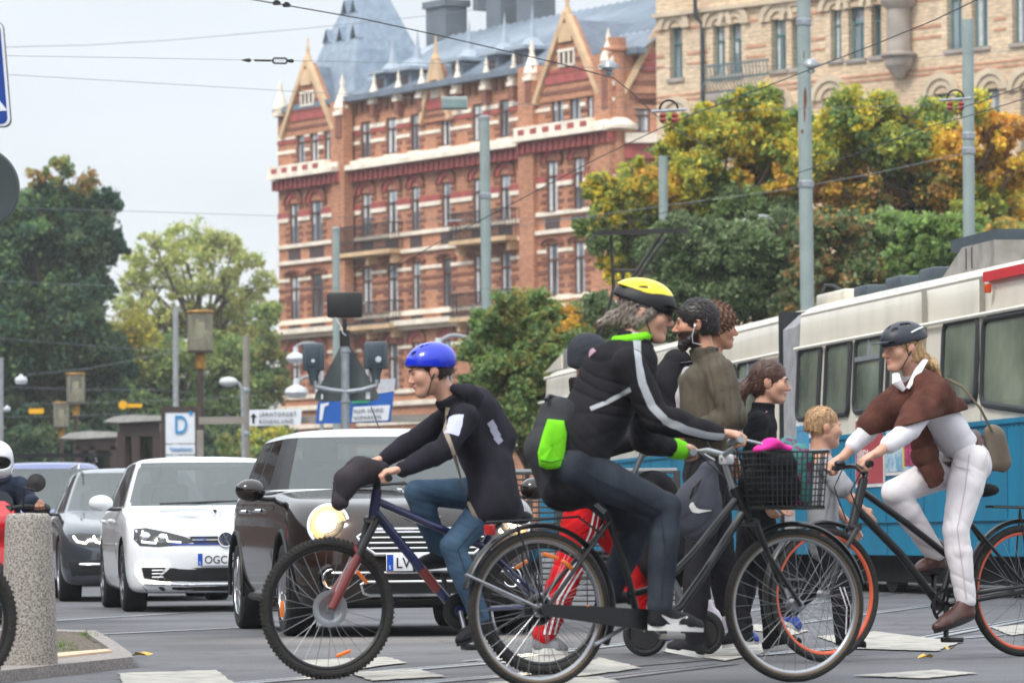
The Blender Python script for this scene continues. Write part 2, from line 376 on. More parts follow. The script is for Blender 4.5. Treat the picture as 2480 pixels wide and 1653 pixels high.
def ext(a, b, l=1.0, r=1.0):
    a, b = GP(*a), GP(*b); d = b - a; return [a - d * l, b + d * r]
for a, b, l, r in (((140, 1502), (570, 1476), 1, .6), ((140, 1540), (650, 1516), 1, 0), ((1230, 1592), (1760, 1530), .12, .0), ((640, 1650), (1150, 1608), .5, .16),
                   ((1000, 1655), (2140, 1560), .3, .35), ((1760, 1530), (2480, 1436), .0, .3), ((1780, 1482), (2480, 1398), .2, .3), ((1800, 1448), (2480, 1376), .3, .3), ((2150, 1562), (2480, 1500), .0, .5), ((1440, 1645), (1750, 1608), .4, .0)):
    rail(ext(a, b, l, r))
def stripe(pix):
    q = [GP(*p) for p in pix]; rs = random.Random(int(pix[0][0])); pts = []
    for i in range(len(q)):
        for k in range(14): pts.append(q[i].lerp(q[(i + 1) % len(q)], k / 14) + V((rs.gauss(0, .006), rs.gauss(0, .016), 0)))
    tag(MB().sheet([p + V((0, 0, .008)) for p in pts]).build('crossing_paint', PAINT, smooth=0), kind='structure')
for s in ([(285, 1632), (525, 1624), (570, 1660), (300, 1660)], [(690, 1602), (935, 1592), (985, 1606), (770, 1634)], [(840, 1630), (1010, 1622), (1080, 1640), (900, 1650)],
          [(1330, 1628), (1452, 1594), (1554, 1619), (1400, 1640)], [(1600, 1578), (1760, 1545), (1900, 1572), (1760, 1602)], [(1800, 1520), (1830, 1512), (1960, 1528), (1900, 1545)],
          [(1978, 1542), (2120, 1530), (2330, 1556), (2270, 1578), (2060, 1572)], [(2062, 1638), (2270, 1624), (2365, 1632), (2240, 1645)],
          [(2400, 1520), (2500, 1512), (2540, 1528), (2450, 1540)], [(1180, 1655), (1450, 1640), (1500, 1653), (1450, 1670)], [(1250, 1600), (1330, 1580), (1420, 1594), (1330, 1610)]):
    stripe(s)
# traffic island with granite kerb, soil and weeds
GRAN = M('granite', lin(172, 166, 158), .8, vs=120, var=.5, det=3, bump=.3, bs=160, col2=lin(104, 98, 92), thr=(.42, .62))
KERB = M('kerb_granite', lin(158, 152, 148), .8, vs=60, var=.4, bump=.3, bs=120, col2=lin(112, 106, 102))
SOIL = M('soil', lin(122, 112, 100), .95, vs=40, det=8, bump=1.0, bs=90, col2=lin(82, 76, 66), thr=(.4, .6))
rim = [GP(-330, 1535), GP(140, 1543), GP(232, 1546), GP(275, 1572), GP(318, 1606), GP(322, 1616), GP(60, 1646), GP(-330, 1690)]
def inset(poly, k):
    c = sum(poly, V()) / len(poly); return [c + (p - c) * k for p in poly]
hh = V((0, 0, .06)); inn = [GP(-330, 1541), GP(140, 1549), GP(205, 1552), GP(232, 1570), GP(262, 1592), GP(262, 1600), GP(30, 1624), GP(-330, 1660)]
kb = MB(); n_ = len(rim)
for i in range(n_):
    j = (i + 1) % n_
    kb.add([rim[i], rim[j], rim[j] + hh * .95, rim[i] + hh * .95, inn[i] + hh, inn[j] + hh, inn[i], inn[j]], [(0, 1, 2, 3), (3, 2, 5, 4), (4, 5, 7, 6)])
tag(kb.build('kerb', KERB, smooth=25), 'granite kerb around the traffic island', kind='structure')
sb = MB(); r2 = random.Random(3); c0 = sum(inn, V()) / n_
gridp = []
for i in range(n_):
    for k in range(3): gridp.append(inn[i].lerp(inn[(i + 1) % n_], k / 3) + V((0, 0, .04)))
ringsS = [[c0 + (p - c0) * q + V((0, 0, (.055 if q < 1 else .04) + r2.uniform(-.012, .012))) - V((0, 0, p.z)) * q for p in gridp] for q in (1.0, .85, .6, .3, .05)]
sb.loft(ringsS); tag(sb.build('soil', SOIL, smooth=60), 'bare soil inside the kerb of the traffic island', kind='structure')
pv = MB(); pv.prism([p + V((0, 0, .058)) for p in (GP(35, 1634), GP(25, 1622), GP(258, 1601), GP(272, 1606))], (0, 0, .012)); tag(pv.build('pavement_edge', M('pale_paving', lin(205, 178, 150), .85), smooth=0), kind='structure')
gm = MB(); GRASS = M('grass', lin(96, 128, 48), .7, var=.4, vs=30)
for (cu, cv, nn, hg) in ((148, 1588, 70, .07), (205, 1556, 60, .05), (222, 1562, 30, .05), (160, 1598, 40, .05)):
    b = GP(cu, cv); 
    for _ in range(nn):
        p = b + V((r2.gauss(0, .035), r2.gauss(0, .05), .04)); a = r2.uniform(0, 6.3); d = V((math.cos(a), math.sin(a), 0)); tip = p + V((r2.gauss(0, .025), r2.gauss(0, .025), hg * r2.uniform(.5, 1.2)))
        gm.add([p - d * .003, p + d * .003, tip], [(0, 1, 2)])
tag(gm.build('grass', GRASS, smooth=0), 'tufts of grass in the soil behind the granite bollard', kind='stuff')
# fallen leaves on the road
LEAFY = M('fallen_leaf', lin(214, 176, 84), .7, var=.4, vs=40)
def fallen(u, v, s, a, label):
    p = GP(u, v) + V((0, 0, .012)); mb = MB(); pts = []
    for k in range(9):
        t = k / 8 * math.pi * 2; rr = s * (1 + .35 * math.cos(3 * t)) ; pts.append(p + V((math.cos(t + a) * rr, math.sin(t + a) * rr * .7, .012 * math.sin(2 * t) + .012)))
    mb.add(pts[:-1] + [p + V((0, 0, .006))], [(i, (i + 1) % 8, 8) for i in range(8)]); tag(mb.build('fallen_leaf', LEAFY, smooth=0, loc=p), label, 'leaf', 'fallen leaves on the road')
fallen(341, 1592, .055, .4, 'yellow fallen leaf on the road beside the kerb corner'); fallen(2243, 1598, .04, 1.2, 'small yellow leaf on the road below the cyclist in white trousers'); fallen(2300, 1577, .03, 2, 'pale leaf lying on the white crossing paint at right')
for mx_, my_, la in ((130, 1553, 'orange leaf on the soil of the kerb island'),): fallen(mx_ + 40, my_ + 6, .03, 1, la)
# ------------------------------------------------------------------ the two big buildings
def brick_mat(name, c1, c2, sc=1.0):
    m = M(name, c1, .85, vs=.35, var=.2, col2=c2, det=7, bump=.25, bs=30, thr=(.3, .72)); nt = m.node_tree; N = nt.nodes; L = nt.links.new; b = N['Principled BSDF']
    src = b.inputs['Base Color'].links[0].from_socket; t = N.new('ShaderNodeTexCoord'); s = N.new('ShaderNodeSeparateXYZ'); L(t.outputs['Object'], s.inputs[0])
    ml = N.new('ShaderNodeMath'); ml.operation = 'MULTIPLY'; ml.inputs[1].default_value = 6.0 * sc; L(s.outputs['Z'], ml.inputs[0])
    fr = N.new('ShaderNodeMath'); fr.operation = 'FRACT'; L(ml.outputs[0], fr.inputs[0]); gt = N.new('ShaderNodeMath'); gt.operation = 'GREATER_THAN'; gt.inputs[1].default_value = .2; L(fr.outputs[0], gt.inputs[0])
    n = N.new('ShaderNodeTexNoise'); n.inputs['Scale'].default_value = 3.0; mp = N.new('ShaderNodeMapping'); mp.inputs['Scale'].default_value = (1, 1, 3); L(t.outputs['Object'], mp.inputs[0]); L(mp.outputs[0], n.inputs['Vector'])
    r = N.new('ShaderNodeMapRange'); r.inputs['From Min'].default_value = .3; r.inputs['From Max'].default_value = .7; r.inputs['To Min'].default_value = .75; r.inputs['To Max'].default_value = 1.2; L(n.outputs['Fac'], r.inputs[0])
    r2 = N.new('ShaderNodeMapRange'); r2.inputs['To Min'].default_value = .8; r2.inputs['To Max'].default_value = 1.0; L(gt.outputs[0], r2.inputs[0])
    mm = N.new('ShaderNodeMath'); mm.operation = 'MULTIPLY'; L(r.outputs[0], mm.inputs[0]); L(r2.outputs[0], mm.inputs[1])
    q = N.new('ShaderNodeVectorMath'); q.operation = 'SCALE'; L(src, q.inputs[0]); L(mm.outputs[0], q.inputs['Scale']); L(q.outputs[0], b.inputs['Base Color']); return m
BRICK = brick_mat('orange_brick', lin(202, 146, 114), lin(174, 120, 92)); DBRICK = brick_mat('dark_brick', lin(150, 98, 78), lin(122, 80, 68))
CREAM = M('cream_stone', lin(246, 234, 216), .8, var=.18, vs=1.2, det=6); REDT = M('red_terracotta', lin(172, 86, 82), .75, var=.25, vs=2.0); COPING = M('tan_coping', lin(214, 182, 144), .8, var=.2, vs=1.0)
DARKP = M('dark_panel', lin(78, 62, 62), .7); SLATE = M('slate_roof', lin(112, 124, 138), .55, var=.22, vs=1.4, det=8, bump=.4, bs=4); METALR = M('metal_roof', lin(158, 170, 182), .45, .1, var=.12, vs=.8)
WFR = M('brown_window_frame', lin(96, 62, 56), .6); IRON = M('black_iron', lin(44, 44, 48), .6); PIPE = M('downpipe', lin(52, 58, 66), .5)
WGLASS = M('window_glass', lin(150, 164, 174), .06, var=.6, vs=.35, spec=.9, ior=1.8, col2=lin(70, 76, 82)); CURT = M('curtain', lin(205, 208, 210), .9, var=.2)
SPIREM = M('spire_slate', lin(140, 156, 172), .5, var=.2, vs=2.2, det=6, bump=.4, bs=5); CHIM = M('chimney_metal', lin(104, 112, 120), .6, var=.15, vs=1)
class Fac(Plane):
    def bx(s, mb, t0, t1, z0, z1, o0, o1, m=0):
        mb.box(s.w((t0 + t1) / 2, (z0 + z1) / 2, (o0 + o1) / 2), (t1 - t0, o1 - o0, z1 - z0), m, (s.d, s.n, V((0, 0, 1)))); return mb
    def tu(s, u, v, off=0.0): return (s.at(u, v, off) - s.o).dot(s.d)
    def zu(s, u, v, off=0.0): return s.at(u, v, off).z
    def wall(s, mb, t0, t1, z0, z1, off, holes, deep=.2, m=0):
        ts = sorted(set([t0, t1] + [x for h in holes for x in h[:2] if t0 < x < t1])); zs = sorted(set([z0, z1] + [x for h in holes for x in h[2:4] if z0 < x < z1]))
        for i in range(len(ts) - 1):
            for j in range(len(zs) - 1):
                a, b = (ts[i] + ts[i + 1]) / 2, (zs[j] + zs[j + 1]) / 2
                if any(h[0] < a < h[1] and h[2] < b < h[3] for h in holes): continue
                mb.sheet([s.w(ts[i], zs[j], off), s.w(ts[i + 1], zs[j], off), s.w(ts[i + 1], zs[j + 1], off), s.w(ts[i], zs[j + 1], off)], m)
        for a, b, c, d in [h[:4] for h in holes]:
            for p in ((a, c, b, c), (b, c, b, d), (b, d, a, d), (a, d, a, c)):
                mb.sheet([s.w(p[0], p[1], off), s.w(p[2], p[3], off), s.w(p[2], p[3], off - deep), s.w(p[0], p[1], off - deep)], m)
    def window(s, root, t0, t1, z0, z1, off, deep=.14, arch=None, fr=WFR, sur=None, rng=rnd, mid=True, sill=CREAM):
        o = off - deep; fw = min(.09, (t1 - t0) * .1); mb = MB()
        s.bx(mb, t0, t0 + fw, z0, z1, o, o + .1); s.bx(mb, t1 - fw, t1, z0, z1, o, o + .1); s.bx(mb, t0 + fw, t1 - fw, z0, z0 + fw, o, o + .1); s.bx(mb, t0 + fw, t1 - fw, z1 - fw, z1, o, o + .1)
        tm = (t0 + t1) / 2; zt = z0 + (z1 - z0) * .68
        if mid: s.bx(mb, tm - fw * .45, tm + fw * .45, z0 + fw, zt, o, o + .09)
        s.bx(mb, t0 + fw, t1 - fw, zt, zt + fw, o + .004, o + .11)
        w = mb.build('window', fr, root, smooth=0)
        s.bx(MB(), t0 + .01, t1 - .01, z0 + .01, z1 - .01, o - .03, o + .03) ; pm = MB(); s.bx(pm, t0 + .01, t1 - .01, z0 + .01, z1 - .01, o - .03, o + .03, 0)
        k = rng.random()
        if k < .75:
            hgt = rng.choice((1, 1, .6)); cw = (t1 - t0) * rng.uniform(.16, .3)
            for a, b in ((t0 + fw, t0 + fw + cw), (t1 - fw - cw, t1 - fw)): s.bx(pm, a, b, z0 + (z1 - z0) * (1 - hgt) + fw, z1 - fw, o + .03, o + .036, 1)
        pm.build('pane', [WGLASS, CURT], w, smooth=0)
        if sill is not None:
            sm = MB(); s.bx(sm, t0 - .12, t1 + .12, z0 - .16, z0, off - deep, off + .12); sm.build('sill', sill, w, smooth=0)
        if arch:
            r = (t1 - t0) / 2; am = MB(); n = 9; zc = z1 - r * arch * .2
            for mi, (ra, rb, pr) in enumerate(((r * 1.0, r * 1.0 + .3, .1), (r + .3, r + .55, .2))):
                A = [(tm + math.cos(math.pi * i / n) * ra, zc + math.sin(math.pi * i / n) * ra * arch) for i in range(n + 1)]; B = [(tm + math.cos(math.pi * i / n) * rb, zc + math.sin(math.pi * i / n) * (rb * arch + .02)) for i in range(n + 1)]
                for i in range(n):
                    am.prism([s.w(*A[i], off), s.w(*A[i + 1], off), s.w(*B[i + 1], off), s.w(*B[i], off)], s.n * pr, mi if mi == 0 else mi + i % 2 * 0)
            for i in range(n):                                       # tympanum between arch and window head
                pass
            am.build('arch', [sur[0], sur[1]], w, smooth=0)
        return w
# ---- red brick corner house
FA = Fac((-12.94, 241.5), (-12.94 + .555, 241.5 - .832))
bh = thing('brick_apartment_house', 'ornate red and orange brick apartment house with cream stone bands, gables and blue-grey slate spire', 'building', (-5, 238, 0))
def zl(y): return FA.zu(715, y)
OFL, OFB, tP0 = .5, 1.3, .95
tP1 = FA.tu(833, 545, OFL); tB0 = FA.tu(1268, 545, OFB); tB1 = FA.tu(1492, 545, OFB)
ZE = zl(262)
wins = []                                     # (u0,u1,off,row list)
def W(u0, u1, y0, y1, off, arch=None, ref=None):
    t0, t1 = FA.tu(u0, 545, off), FA.tu(u1, 545, off); wins.append((t0, t1, zl(y1), zl(y0), off, arch))
colsM = [(876, 900), (938, 963), (997, 1018), (1071, 1093), (1147, 1173), (1212, 1237)]
for u0, u1 in colsM:
    W(u0, u1, 322, 408, 0); W(u0, u1, 490, 594, 0, .9); W(u0, u1, 664, 776, 0, .35); W(u0, u1, 850, 960, 0, .9)
for u0, u1 in ((702, 724), (753, 781)):
    W(u0, u1, 495, 594, OFL, .9); W(u0, u1, 670, 776, OFL, .35); W(u0, u1, 858, 958, OFL, .9)
for u0, u1 in ((720, 741), (754, 774), (788, 809)): W(u0, u1, 328, 406, OFL)
for u0, u1 in ((1325, 1352), (1390, 1416)):
    W(u0, u1, 482, 596, OFB, .9); W(u0, u1, 664, 780, OFB, .35); W(u0, u1, 850, 960, OFB, .9)
for u0, u1 in ((1338, 1368), (1382, 1410), (1424, 1449)): W(u0, u1, 330, 408, OFB)
wm = MB(); zT = zl(270)
for off, a, b in ((OFL, tP0, tP1), (0, tP1, tB0), (OFB, tB0, tB1)):
    FA.wall(wm, a, b, 0, zT, off, [w for w in wins if w[4] == off and a <= w[0] < b])
for t, o0, o1 in ((tP0, -14, OFL), (tP1, 0, OFL), (tB0, 0, OFB), (tB1, -14, OFB)):
    wm.sheet([FA.w(t, 0, o0), FA.w(t, 0, o1), FA.w(t, zT, o1), FA.w(t, zT, o0)])
wm.sheet([FA.w(tP0, 0, -14), FA.w(tB1, 0, -14), FA.w(tB1, zT, -14), FA.w(tP0, zT, -14)])
for t in (tP1 - .85, tP1 - .02, tB0 + .0, tB1 - 1.4):        # corner pilasters
    o = OFL if t < tB0 - 1 else OFB
    FA.bx(wm, t, t + 1.3 if t > tP1 else t + .8 if t < tP1 - .5 else t + .5, 0, zT, o - .3, o + .28)
wm.build('wall', BRICK, bh, smooth=0)
rr = random.Random(5)
wobj = [FA.window(bh, t0, t1, z0, z1, off, arch=arch, sur=(REDT, DBRICK) if (arch or 0) > .5 else (DBRICK, DBRICK), rng=rr) for t0, t1, z0, z1, off, arch in wins]
segs = ((tP0, tP1, OFL), (tP1, tB0, 0), (tB0, tB1, OFB))
def band(y0, y1, pr, mat, name='string_course', skip=True, dz=0):
    mb = MB(); z0, z1 = zl(y1) + dz, zl(y0) + dz
    for a, b, off in segs:
        cuts = sorted([(w[0] - .02, w[1] + .02) for w in wins if w[4] == off and a <= w[0] < b and w[2] < z1 - .02 and w[3] > z0 + .02]) if skip else []
        x = a
        for c0, c1 in cuts + [(b, b)]:
            if c0 > x + .05: FA.bx(mb, x, c0, z0, z1, off - .05, off + pr)
            x = max(x, c1)
    mb.build(name, mat, bh, smooth=0)
for y0, y1, pr, mt in ((330, 340, .08, CREAM), (342, 350, .06, REDT), (366, 374, .08, CREAM), (424, 436, .75, CREAM), (413, 424, .4, CREAM), (438, 462, .4, REDT), (516, 530, .08, REDT), (530, 540, .1, CREAM), (594, 603, .16, CREAM), (634, 643, .2, CREAM),
                       (676, 684, .08, CREAM), (722, 730, .06, DBRICK), (700, 707, .06, DBRICK), (777, 788, .16, CREAM), (800, 812, .7, CREAM), (812, 822, .35, CREAM), (857, 864, .1, CREAM), (890, 898, .08, DBRICK), (958, 968, .16, CREAM), (985, 996, .2, CREAM), (1030, 1040, .12, CREAM), (1090, 1110, .14, CREAM)):
    band(y0, y1, pr, mt)
for wo_, (t0, t1, z0, z1, off, arch) in zip(wobj, wins):      # dark spandrel panels under the windows
    if arch and z0 > zl(800): FA.bx(MB(), t0 - .15, t1 + .15, z0 - 1.05, z0 - .28, off - .05, off + .02).build('spandrel_panel', DARKP, wo_, smooth=0)
for wo_, (t0, t1, z0, z1, off, arch) in zip(wobj, wins):      # dark quoined brick jambs either side of each window
    dq = MB(); k = 0; z = z0 + .1
    while z < z1 - .2:
        for a, b in ((t0 - .38 - .12 * (k % 2), t0 - .02), (t1 + .02, t1 + .38 + .12 * (k % 2))): FA.bx(dq, a, b, z, z + .17, off - .04, off + .05)
        z += .36; k += 1
    dq.build('brick_jamb', DBRICK, wo_, smooth=0)
# frieze ribs and dentils
fm = MB(); t = 1.1
while t < tB1:
    off = OFL if t < tP1 else 0 if t < tB0 else OFB; FA.bx(fm, t, t + .16, zl(462), zl(440), off, off + .52); t += .5
fm.build('frieze', M('dark_terracotta', lin(136, 66, 66), .8), bh, smooth=0)
# attic wall with blind arcade above the main bays
am = MB(); FA.bx(am, tP1, tB0, zT, zl(255), -.3, .06); t = tP1 + .4
while t < tB0 - .3: FA.bx(am, t, t + .3, zl(300), zl(268), .0, .14, 1); t += .62
am.build('parapet', [BRICK, DBRICK], bh, smooth=0)
# pavilion stone balcony fronts on the top floor
for a, b, off in ((1.0, tP1 - .9, OFL), (tB0 + .2, tB1 - 1.3, OFB)):
    mb = MB(); FA.bx(mb, a, b, zl(428), zl(405), off + .1, off + .7); t = a + .4
    while t < b - .6: FA.bx(mb, t, t + .55, zl(423), zl(411), off + .6, off + .73, 1); t += 1.1
    mb.build('stone_balcony', [CREAM, REDT], bh, smooth=0)
# gables
def gable(pl, pix, apex, off, back, name='gable', rows=6, finial=True):
    (ul, vl), (ur, vr), (ua, va) = pix[0], pix[1], apex
    a, b, c = pl.at(ul, vl, off), pl.at(ur, vr, off), pl.at(ua, va, off); b.z = a.z = min(a.z, b.z); c = V((*((a + b) / 2).xy, c.z))
    mb = MB(); mb.prism([a, b, c], -pl.n * .5); g = mb.build('gable', BRICK, bh, smooth=0)
    hgt = c.z - a.z; wd = (b - a).length
    st = MB()
    for i in range(rows):                                  # striped masonry
        f0 = .08 + i * .12; z0 = a.z + hgt * f0; h = hgt * .045; half = wd / 2 * (1 - f0 - .05) * .96
        if half < .2: continue
        pl.bx(st, (a - pl.o).dot(pl.d) + wd / 2 - half, (a - pl.o).dot(pl.d) + wd / 2 + half, z0, z0 + h, off, off + .05, 1 if i in (2,) else 0)
    st.build('masonry_stripe', [DBRICK, REDT], g, smooth=0)
    tm = (a - pl.o).dot(pl.d) + wd / 2; wm_ = MB()
    for k in (-1, 0, 1): pl.bx(wm_, tm + k * wd * .075 - wd * .028, tm + k * wd * .075 + wd * .028, a.z + hgt * .42, a.z + hgt * .56, off, off + .06, 0)
    for k in (-1.5, -.5, .5, 1.5): pl.bx(wm_, tm + k * wd * .075 - .07, tm + k * wd * .075 + .07, a.z + hgt * .42, a.z + hgt * .56, off + .003, off + .1, 1)
    pl.bx(wm_, tm - wd * .13, tm + wd * .13, a.z + hgt * .565, a.z + hgt * .60, off, off + .12, 1); pl.bx(wm_, tm - wd * .13, tm + wd * .13, a.z + hgt * .39, a.z + hgt * .415, off, off + .12, 1)
    wm_.build('attic_window', [DARKP, CREAM], g, smooth=0)
    pl.bx(rb := MB(), tm - wd * .33, tm + wd * .33, a.z + hgt * .2, a.z + hgt * .3, off, off + .09); rb.build('red_panel', REDT, g, smooth=0)
    cp = MB()
    for q in (a, b): cp.bar(q + pl.n * .05, c + pl.n * .05 + V((0, 0, .15)), .3, .3, 0, up=pl.n)
    pl.bx(cp, tm - wd * .1, tm + wd * .1, a.z + hgt * .68, a.z + hgt * .9, off, off + .18)
    cp.build('coping', COPING, g, smooth=0)
    if finial: MB().lathe(c, (0, 0, 1), [(.18, -.2), (.26, .1), (.18, .3), (.09, .5), (.13, .7), (.07, .85), (.04, 1.3), (.0, 1.4)], 10).build('finial', COPING, g)
    rf = MB(); rf.prism([a - pl.n * .5, b - pl.n * .5, c - pl.n * .5 - V((0, 0, .2))], -pl.n * back); rf.build('gable_roof', SLATE, bh, smooth=0)
gable(FA, ((684, 334), (812, 312)), (752, 150), OFL + .1, 5)
gable(FA, ((1022, 297), (1092, 288)), (1065, 146), .15, 3, rows=3)
gable(FA, ((1298, 252), (1455, 222)), (1378, 36), OFB + .1, 6)
# roofs
rt0, rt1 = FA.tu(800, 262), tB1 + 1.0
p1, p2 = FA.w(.8, ZE, .3), FA.w(rt1, ZE, .3); m1, m2 = FA.w(1.4, ZE + 1.1, -1.3), FA.w(rt1, ZE + 1.1, -1.3)
ZR_ = FA.zu(1120, 84, -7.5); r1, r2_ = FA.w(FA.tu(1100, 90, -7.5), ZR_, -7.5), FA.w(rt1 + 2, ZR_ + .2, -7.5)
rm = MB(); rm.sheet([p1, p2, m2, m1], 0); rm.sheet([m1, m2, r2_, r1], 1); rm.sheet([FA.w(.8, ZE, -14), p1, m1, FA.w(1.4, ZE + 1.1, -13)], 0); rm.sheet([FA.w(1.4, ZE + 1.1, -13), m1, r1], 1)
for i in range(46):
    f = i / 45; q = m1.lerp(m2, .25 + f * .75); w_ = r1.lerp(r2_, f)
    rm.bar(q + V((0, 0, .05)), w_ + V((0, 0, .05)), .09, .12, 1)
FA.bx(rm, .7, rt1, ZE - .25, ZE + .05, .1, .7, 0); rm.build('roof', [SLATE, METALR], bh, smooth=0)
cs = FA.w(FA.tu(893, 130, -3.0), 0, -3.0); zb, z1_, zap = FA.zu(884, 250, -3), FA.zu(884, 132, -3), FA.zu(884, -95, -3)
def sq(hs, z): return [cs + FA.d * a * hs + FA.n * b * hs + V((0, 0, z)) for a, b in ((-1, 1), (1, 1), (1, -1), (-1, -1))]
sp = MB(); sp.loft([sq(3.1, zb - 1), sq(2.5, zb + .6), sq(2.0, z1_), sq(.03, zap)]); spo = sp.build('spire', SPIREM, bh, smooth=0)
lu = MB()
for f, n in ((.12, 3), (.42, 2), (.68, 1)):
    for fd, ot in ((FA.n, FA.d), (-FA.d, FA.n)):
        for k in range(n):
            z = z1_ + (zap - z1_) * f; hs = 2.0 * (1 - f); q = cs + fd * (hs + .02) + ot * ((k - (n - 1) / 2) * hs * .8) + V((0, 0, z))
            lu.prism([q - ot * .28, q + ot * .28, q + V((0, 0, .55)) - fd * .1], -fd * .3, 0); lu.prism([q - ot * .4 + fd * .12 , q + fd * .12 + V((0, 0, .75)), q - ot * .3 + fd * .12, ], -fd * .5, 1); lu.prism([q + ot * .4 + fd * .12, q + fd * .12 + V((0, 0, .75)), q + ot * .3 + fd * .12], -fd * .5, 1)
lu.build('lucarne', [M('lucarne_dark', (.03, .03, .035), .8), SPIREM], spo, smooth=0)
for (u0, u1, v0, v1, of) in ((1036, 1098, 12, 92, -7.5), (1182, 1232, -30, 56, -8), (1256, 1312, -40, 45, -8), (1150, 1176, -30, 5, -9)):
    mb = MB(); a, b = FA.tu(u0 + 14, 60, of), FA.tu(u1, 60, of); z0, z1 = FA.zu(u0, v1 + 25, of), FA.zu(u0, v0, of)
    FA.bx(mb, a, b, z0, z1, of - .9, of + .5); FA.bx(mb, a - .15, b + .15, z1 - .35, z1 + .02, of - 1.05, of + .65); mb.build('chimney', CHIM, bh, smooth=0)
for u, v in ((925, 180), (985, 172), (1195, 135), (1262, 122), (1110, 150)):       # small dormers with pointed caps on the mansard
    mb = MB(); t = FA.tu(u, v, -.3); z = FA.zu(u, v, -.3); FA.bx(mb, t - .55, t + .55, z - 1.3, z, -2.5, -.2, 0); FA.bx(mb, t - .3, t + .3, z - 1.0, z - .25, -.2, -.15, 1); FA.bx(mb, t - .95, t + .95, z, z + .18, -2.5, .15, 2)
    mb.lathe(FA.w(t, z + .18, -1), (0, 0, 1), [(.75, 0), (.25, .5), (.1, 1.2), (.0, 2.2)], 8, 2); mb.build('dormer', [SLATE, DARKP, METALR], bh, smooth=0)
for u, v0, v1, off, s in ((681, 206, 262, OFL, 1.1), (831, 195, 312, OFL, 1.2), (908, 190, 262, .15, .85), (967, 183, 255, .15, .85), (1023, 175, 248, .15, .85), (1110, 160, 235, .15, .9), (1180, 150, 228, .15, .9), (1246, 140, 218, .15, .9), (1290, 112, 225, OFB, 1.1), (1475, 84, 240, OFB, 1.05)):
    mb = MB(); t = FA.tu(u, v0, off); z1 = FA.zu(u, v0, off); z0 = FA.zu(u, v1, off); hb = z1 - 1.5 * s
    FA.bx(mb, t - .24 * s, t + .24 * s, z0 - .5, hb, off - .15 * s, off + .3 * s, 0); FA.bx(mb, t - .32 * s, t + .32 * s, hb - .1, hb + .12, off - .22 * s, off + .38 * s, 1)
    mb.lathe(FA.w(t, hb + .1, off + .05), (0, 0, 1), [(.32 * s, 0), (.4 * s, .18 * s), (.33 * s, .45 * s), (.15 * s, .95 * s), (.09 * s, 1.15 * s), (.12 * s, 1.3 * s), (.0, 1.75 * s)], 12, 1); mb.build('pinnacle', [DBRICK, CREAM], bh)
for u0, u1, y0, y1 in ((846, 978, 566, 632), (1124, 1262, 566, 632), (846, 978, 748, 806), (1124, 1262, 748, 806)):
    mb = MB(); a, b = FA.tu(u0, 600), FA.tu(u1, 600); z0, z1 = zl(y1), zl(y0) - .1; FA.bx(mb, a, b, z0 - .22, z0, 0, .95, 0)
    for t in (a + .3, (a + b) / 2, b - .3): FA.bx(mb, t - .15, t + .15, z0 - .7, z0 - .22, 0, .6, 0)
    bo = mb.build('balcony', COPING, bh, smooth=0); ir = MB(); t = a
    while t < b: FA.bx(ir, t, t + .035, z0, z1,   .88, .915); t += .17
    for z in (z1, z0 + .1, z0 + .55): FA.bx(ir, a, b, z - .03, z + .03, .87, .925)
    for t in (a, b - .04):
        for o in (.1, .3, .5, .7): FA.bx(ir, t, t + .035, z0, z1, o, o + .03)
        FA.bx(ir, t, t + .04, z1 - .03, z1 + .03, 0, .9)
    ir.build('railing', IRON, bo, smooth=0)
mb = MB(); t = FA.tu(851, 400); mb.tube([FA.w(t, 1, .12), FA.w(t, zl(292), .12), FA.w(t - .2, zl(275), .3), FA.w(t - .2, zl(262), .3)], .11, 8); mb.build('drainpipe', PIPE, bh)
# second street front beyond the corner turret
FB = Fac(FA.w(tB1 - .4, 0, OFB - .3).xy, (FA.w(tB1 - .4, 0, OFB - .3) + V((1, .12, 0))).xy)
def fbz(y): return FB.zu(1560, y, 0)
fw = [(FB.tu(u0, 300), FB.tu(u1, 300), fbz(y1), fbz(y0), 0) for u0, u1, y0, y1 in ((1527, 1574, 262, 322), (1592, 1618, 262, 322), (1530, 1566, 440, 560))]
mb = MB(); FB.wall(mb, 0, 14, 0, fbz(255), 0, fw); mb.sheet([FB.w(14, 0, 0), FB.w(14, 0, -12), FB.w(14, fbz(255), -12), FB.w(14, fbz(255), 0)]); mb.build('wall', BRICK, bh, smooth=0)
for a in fw: FB.window(bh, *a, sur=(REDT, DBRICK), rng=rr)
for y0, y1, pr, mt in ((230, 240, .1, DBRICK), (262, 270, .1, CREAM), (324, 348, .6, CREAM), (349, 385, .35, REDT), (262, 272, .08, CREAM), (404, 412, .1, CREAM), (452, 462, .1, CREAM), (560, 570, .15, CREAM)):
    m_ = MB(); FB.bx(m_, .4, 14, fbz(y1), fbz(y0), -.05, pr)
    if not any(h[2] < fbz(y0) and h[3] > fbz(y1) for h in fw): m_.build('string_course', mt, bh, smooth=0)
gable(FB, ((1508, 226), (1800, 226)), (1640, -30), .1, 6, rows=7)
tr = MB(); ctr = FA.w(tB1 - .5, 0, OFB - .4); tr.lathe(ctr, (0, 0, 1), [(.6, 0), (.6, zl(268)), (.75, zl(264)), (.75, zl(258)), (.55, zl(255)), (.55, zl(236))], 10); tr.build('corner_turret', BRICK, bh, smooth=40)
MB().lathe(ctr, (0, 0, 1), [(.6, zl(436)), (1.1, zl(432)), (1.1, zl(424)), (.6, zl(408))], 10).build('turret_cornice', CREAM, bh, smooth=40)
mr_ = MB(); q = FA.w(tB1 + 1.5, 0, -9); zb = ZE
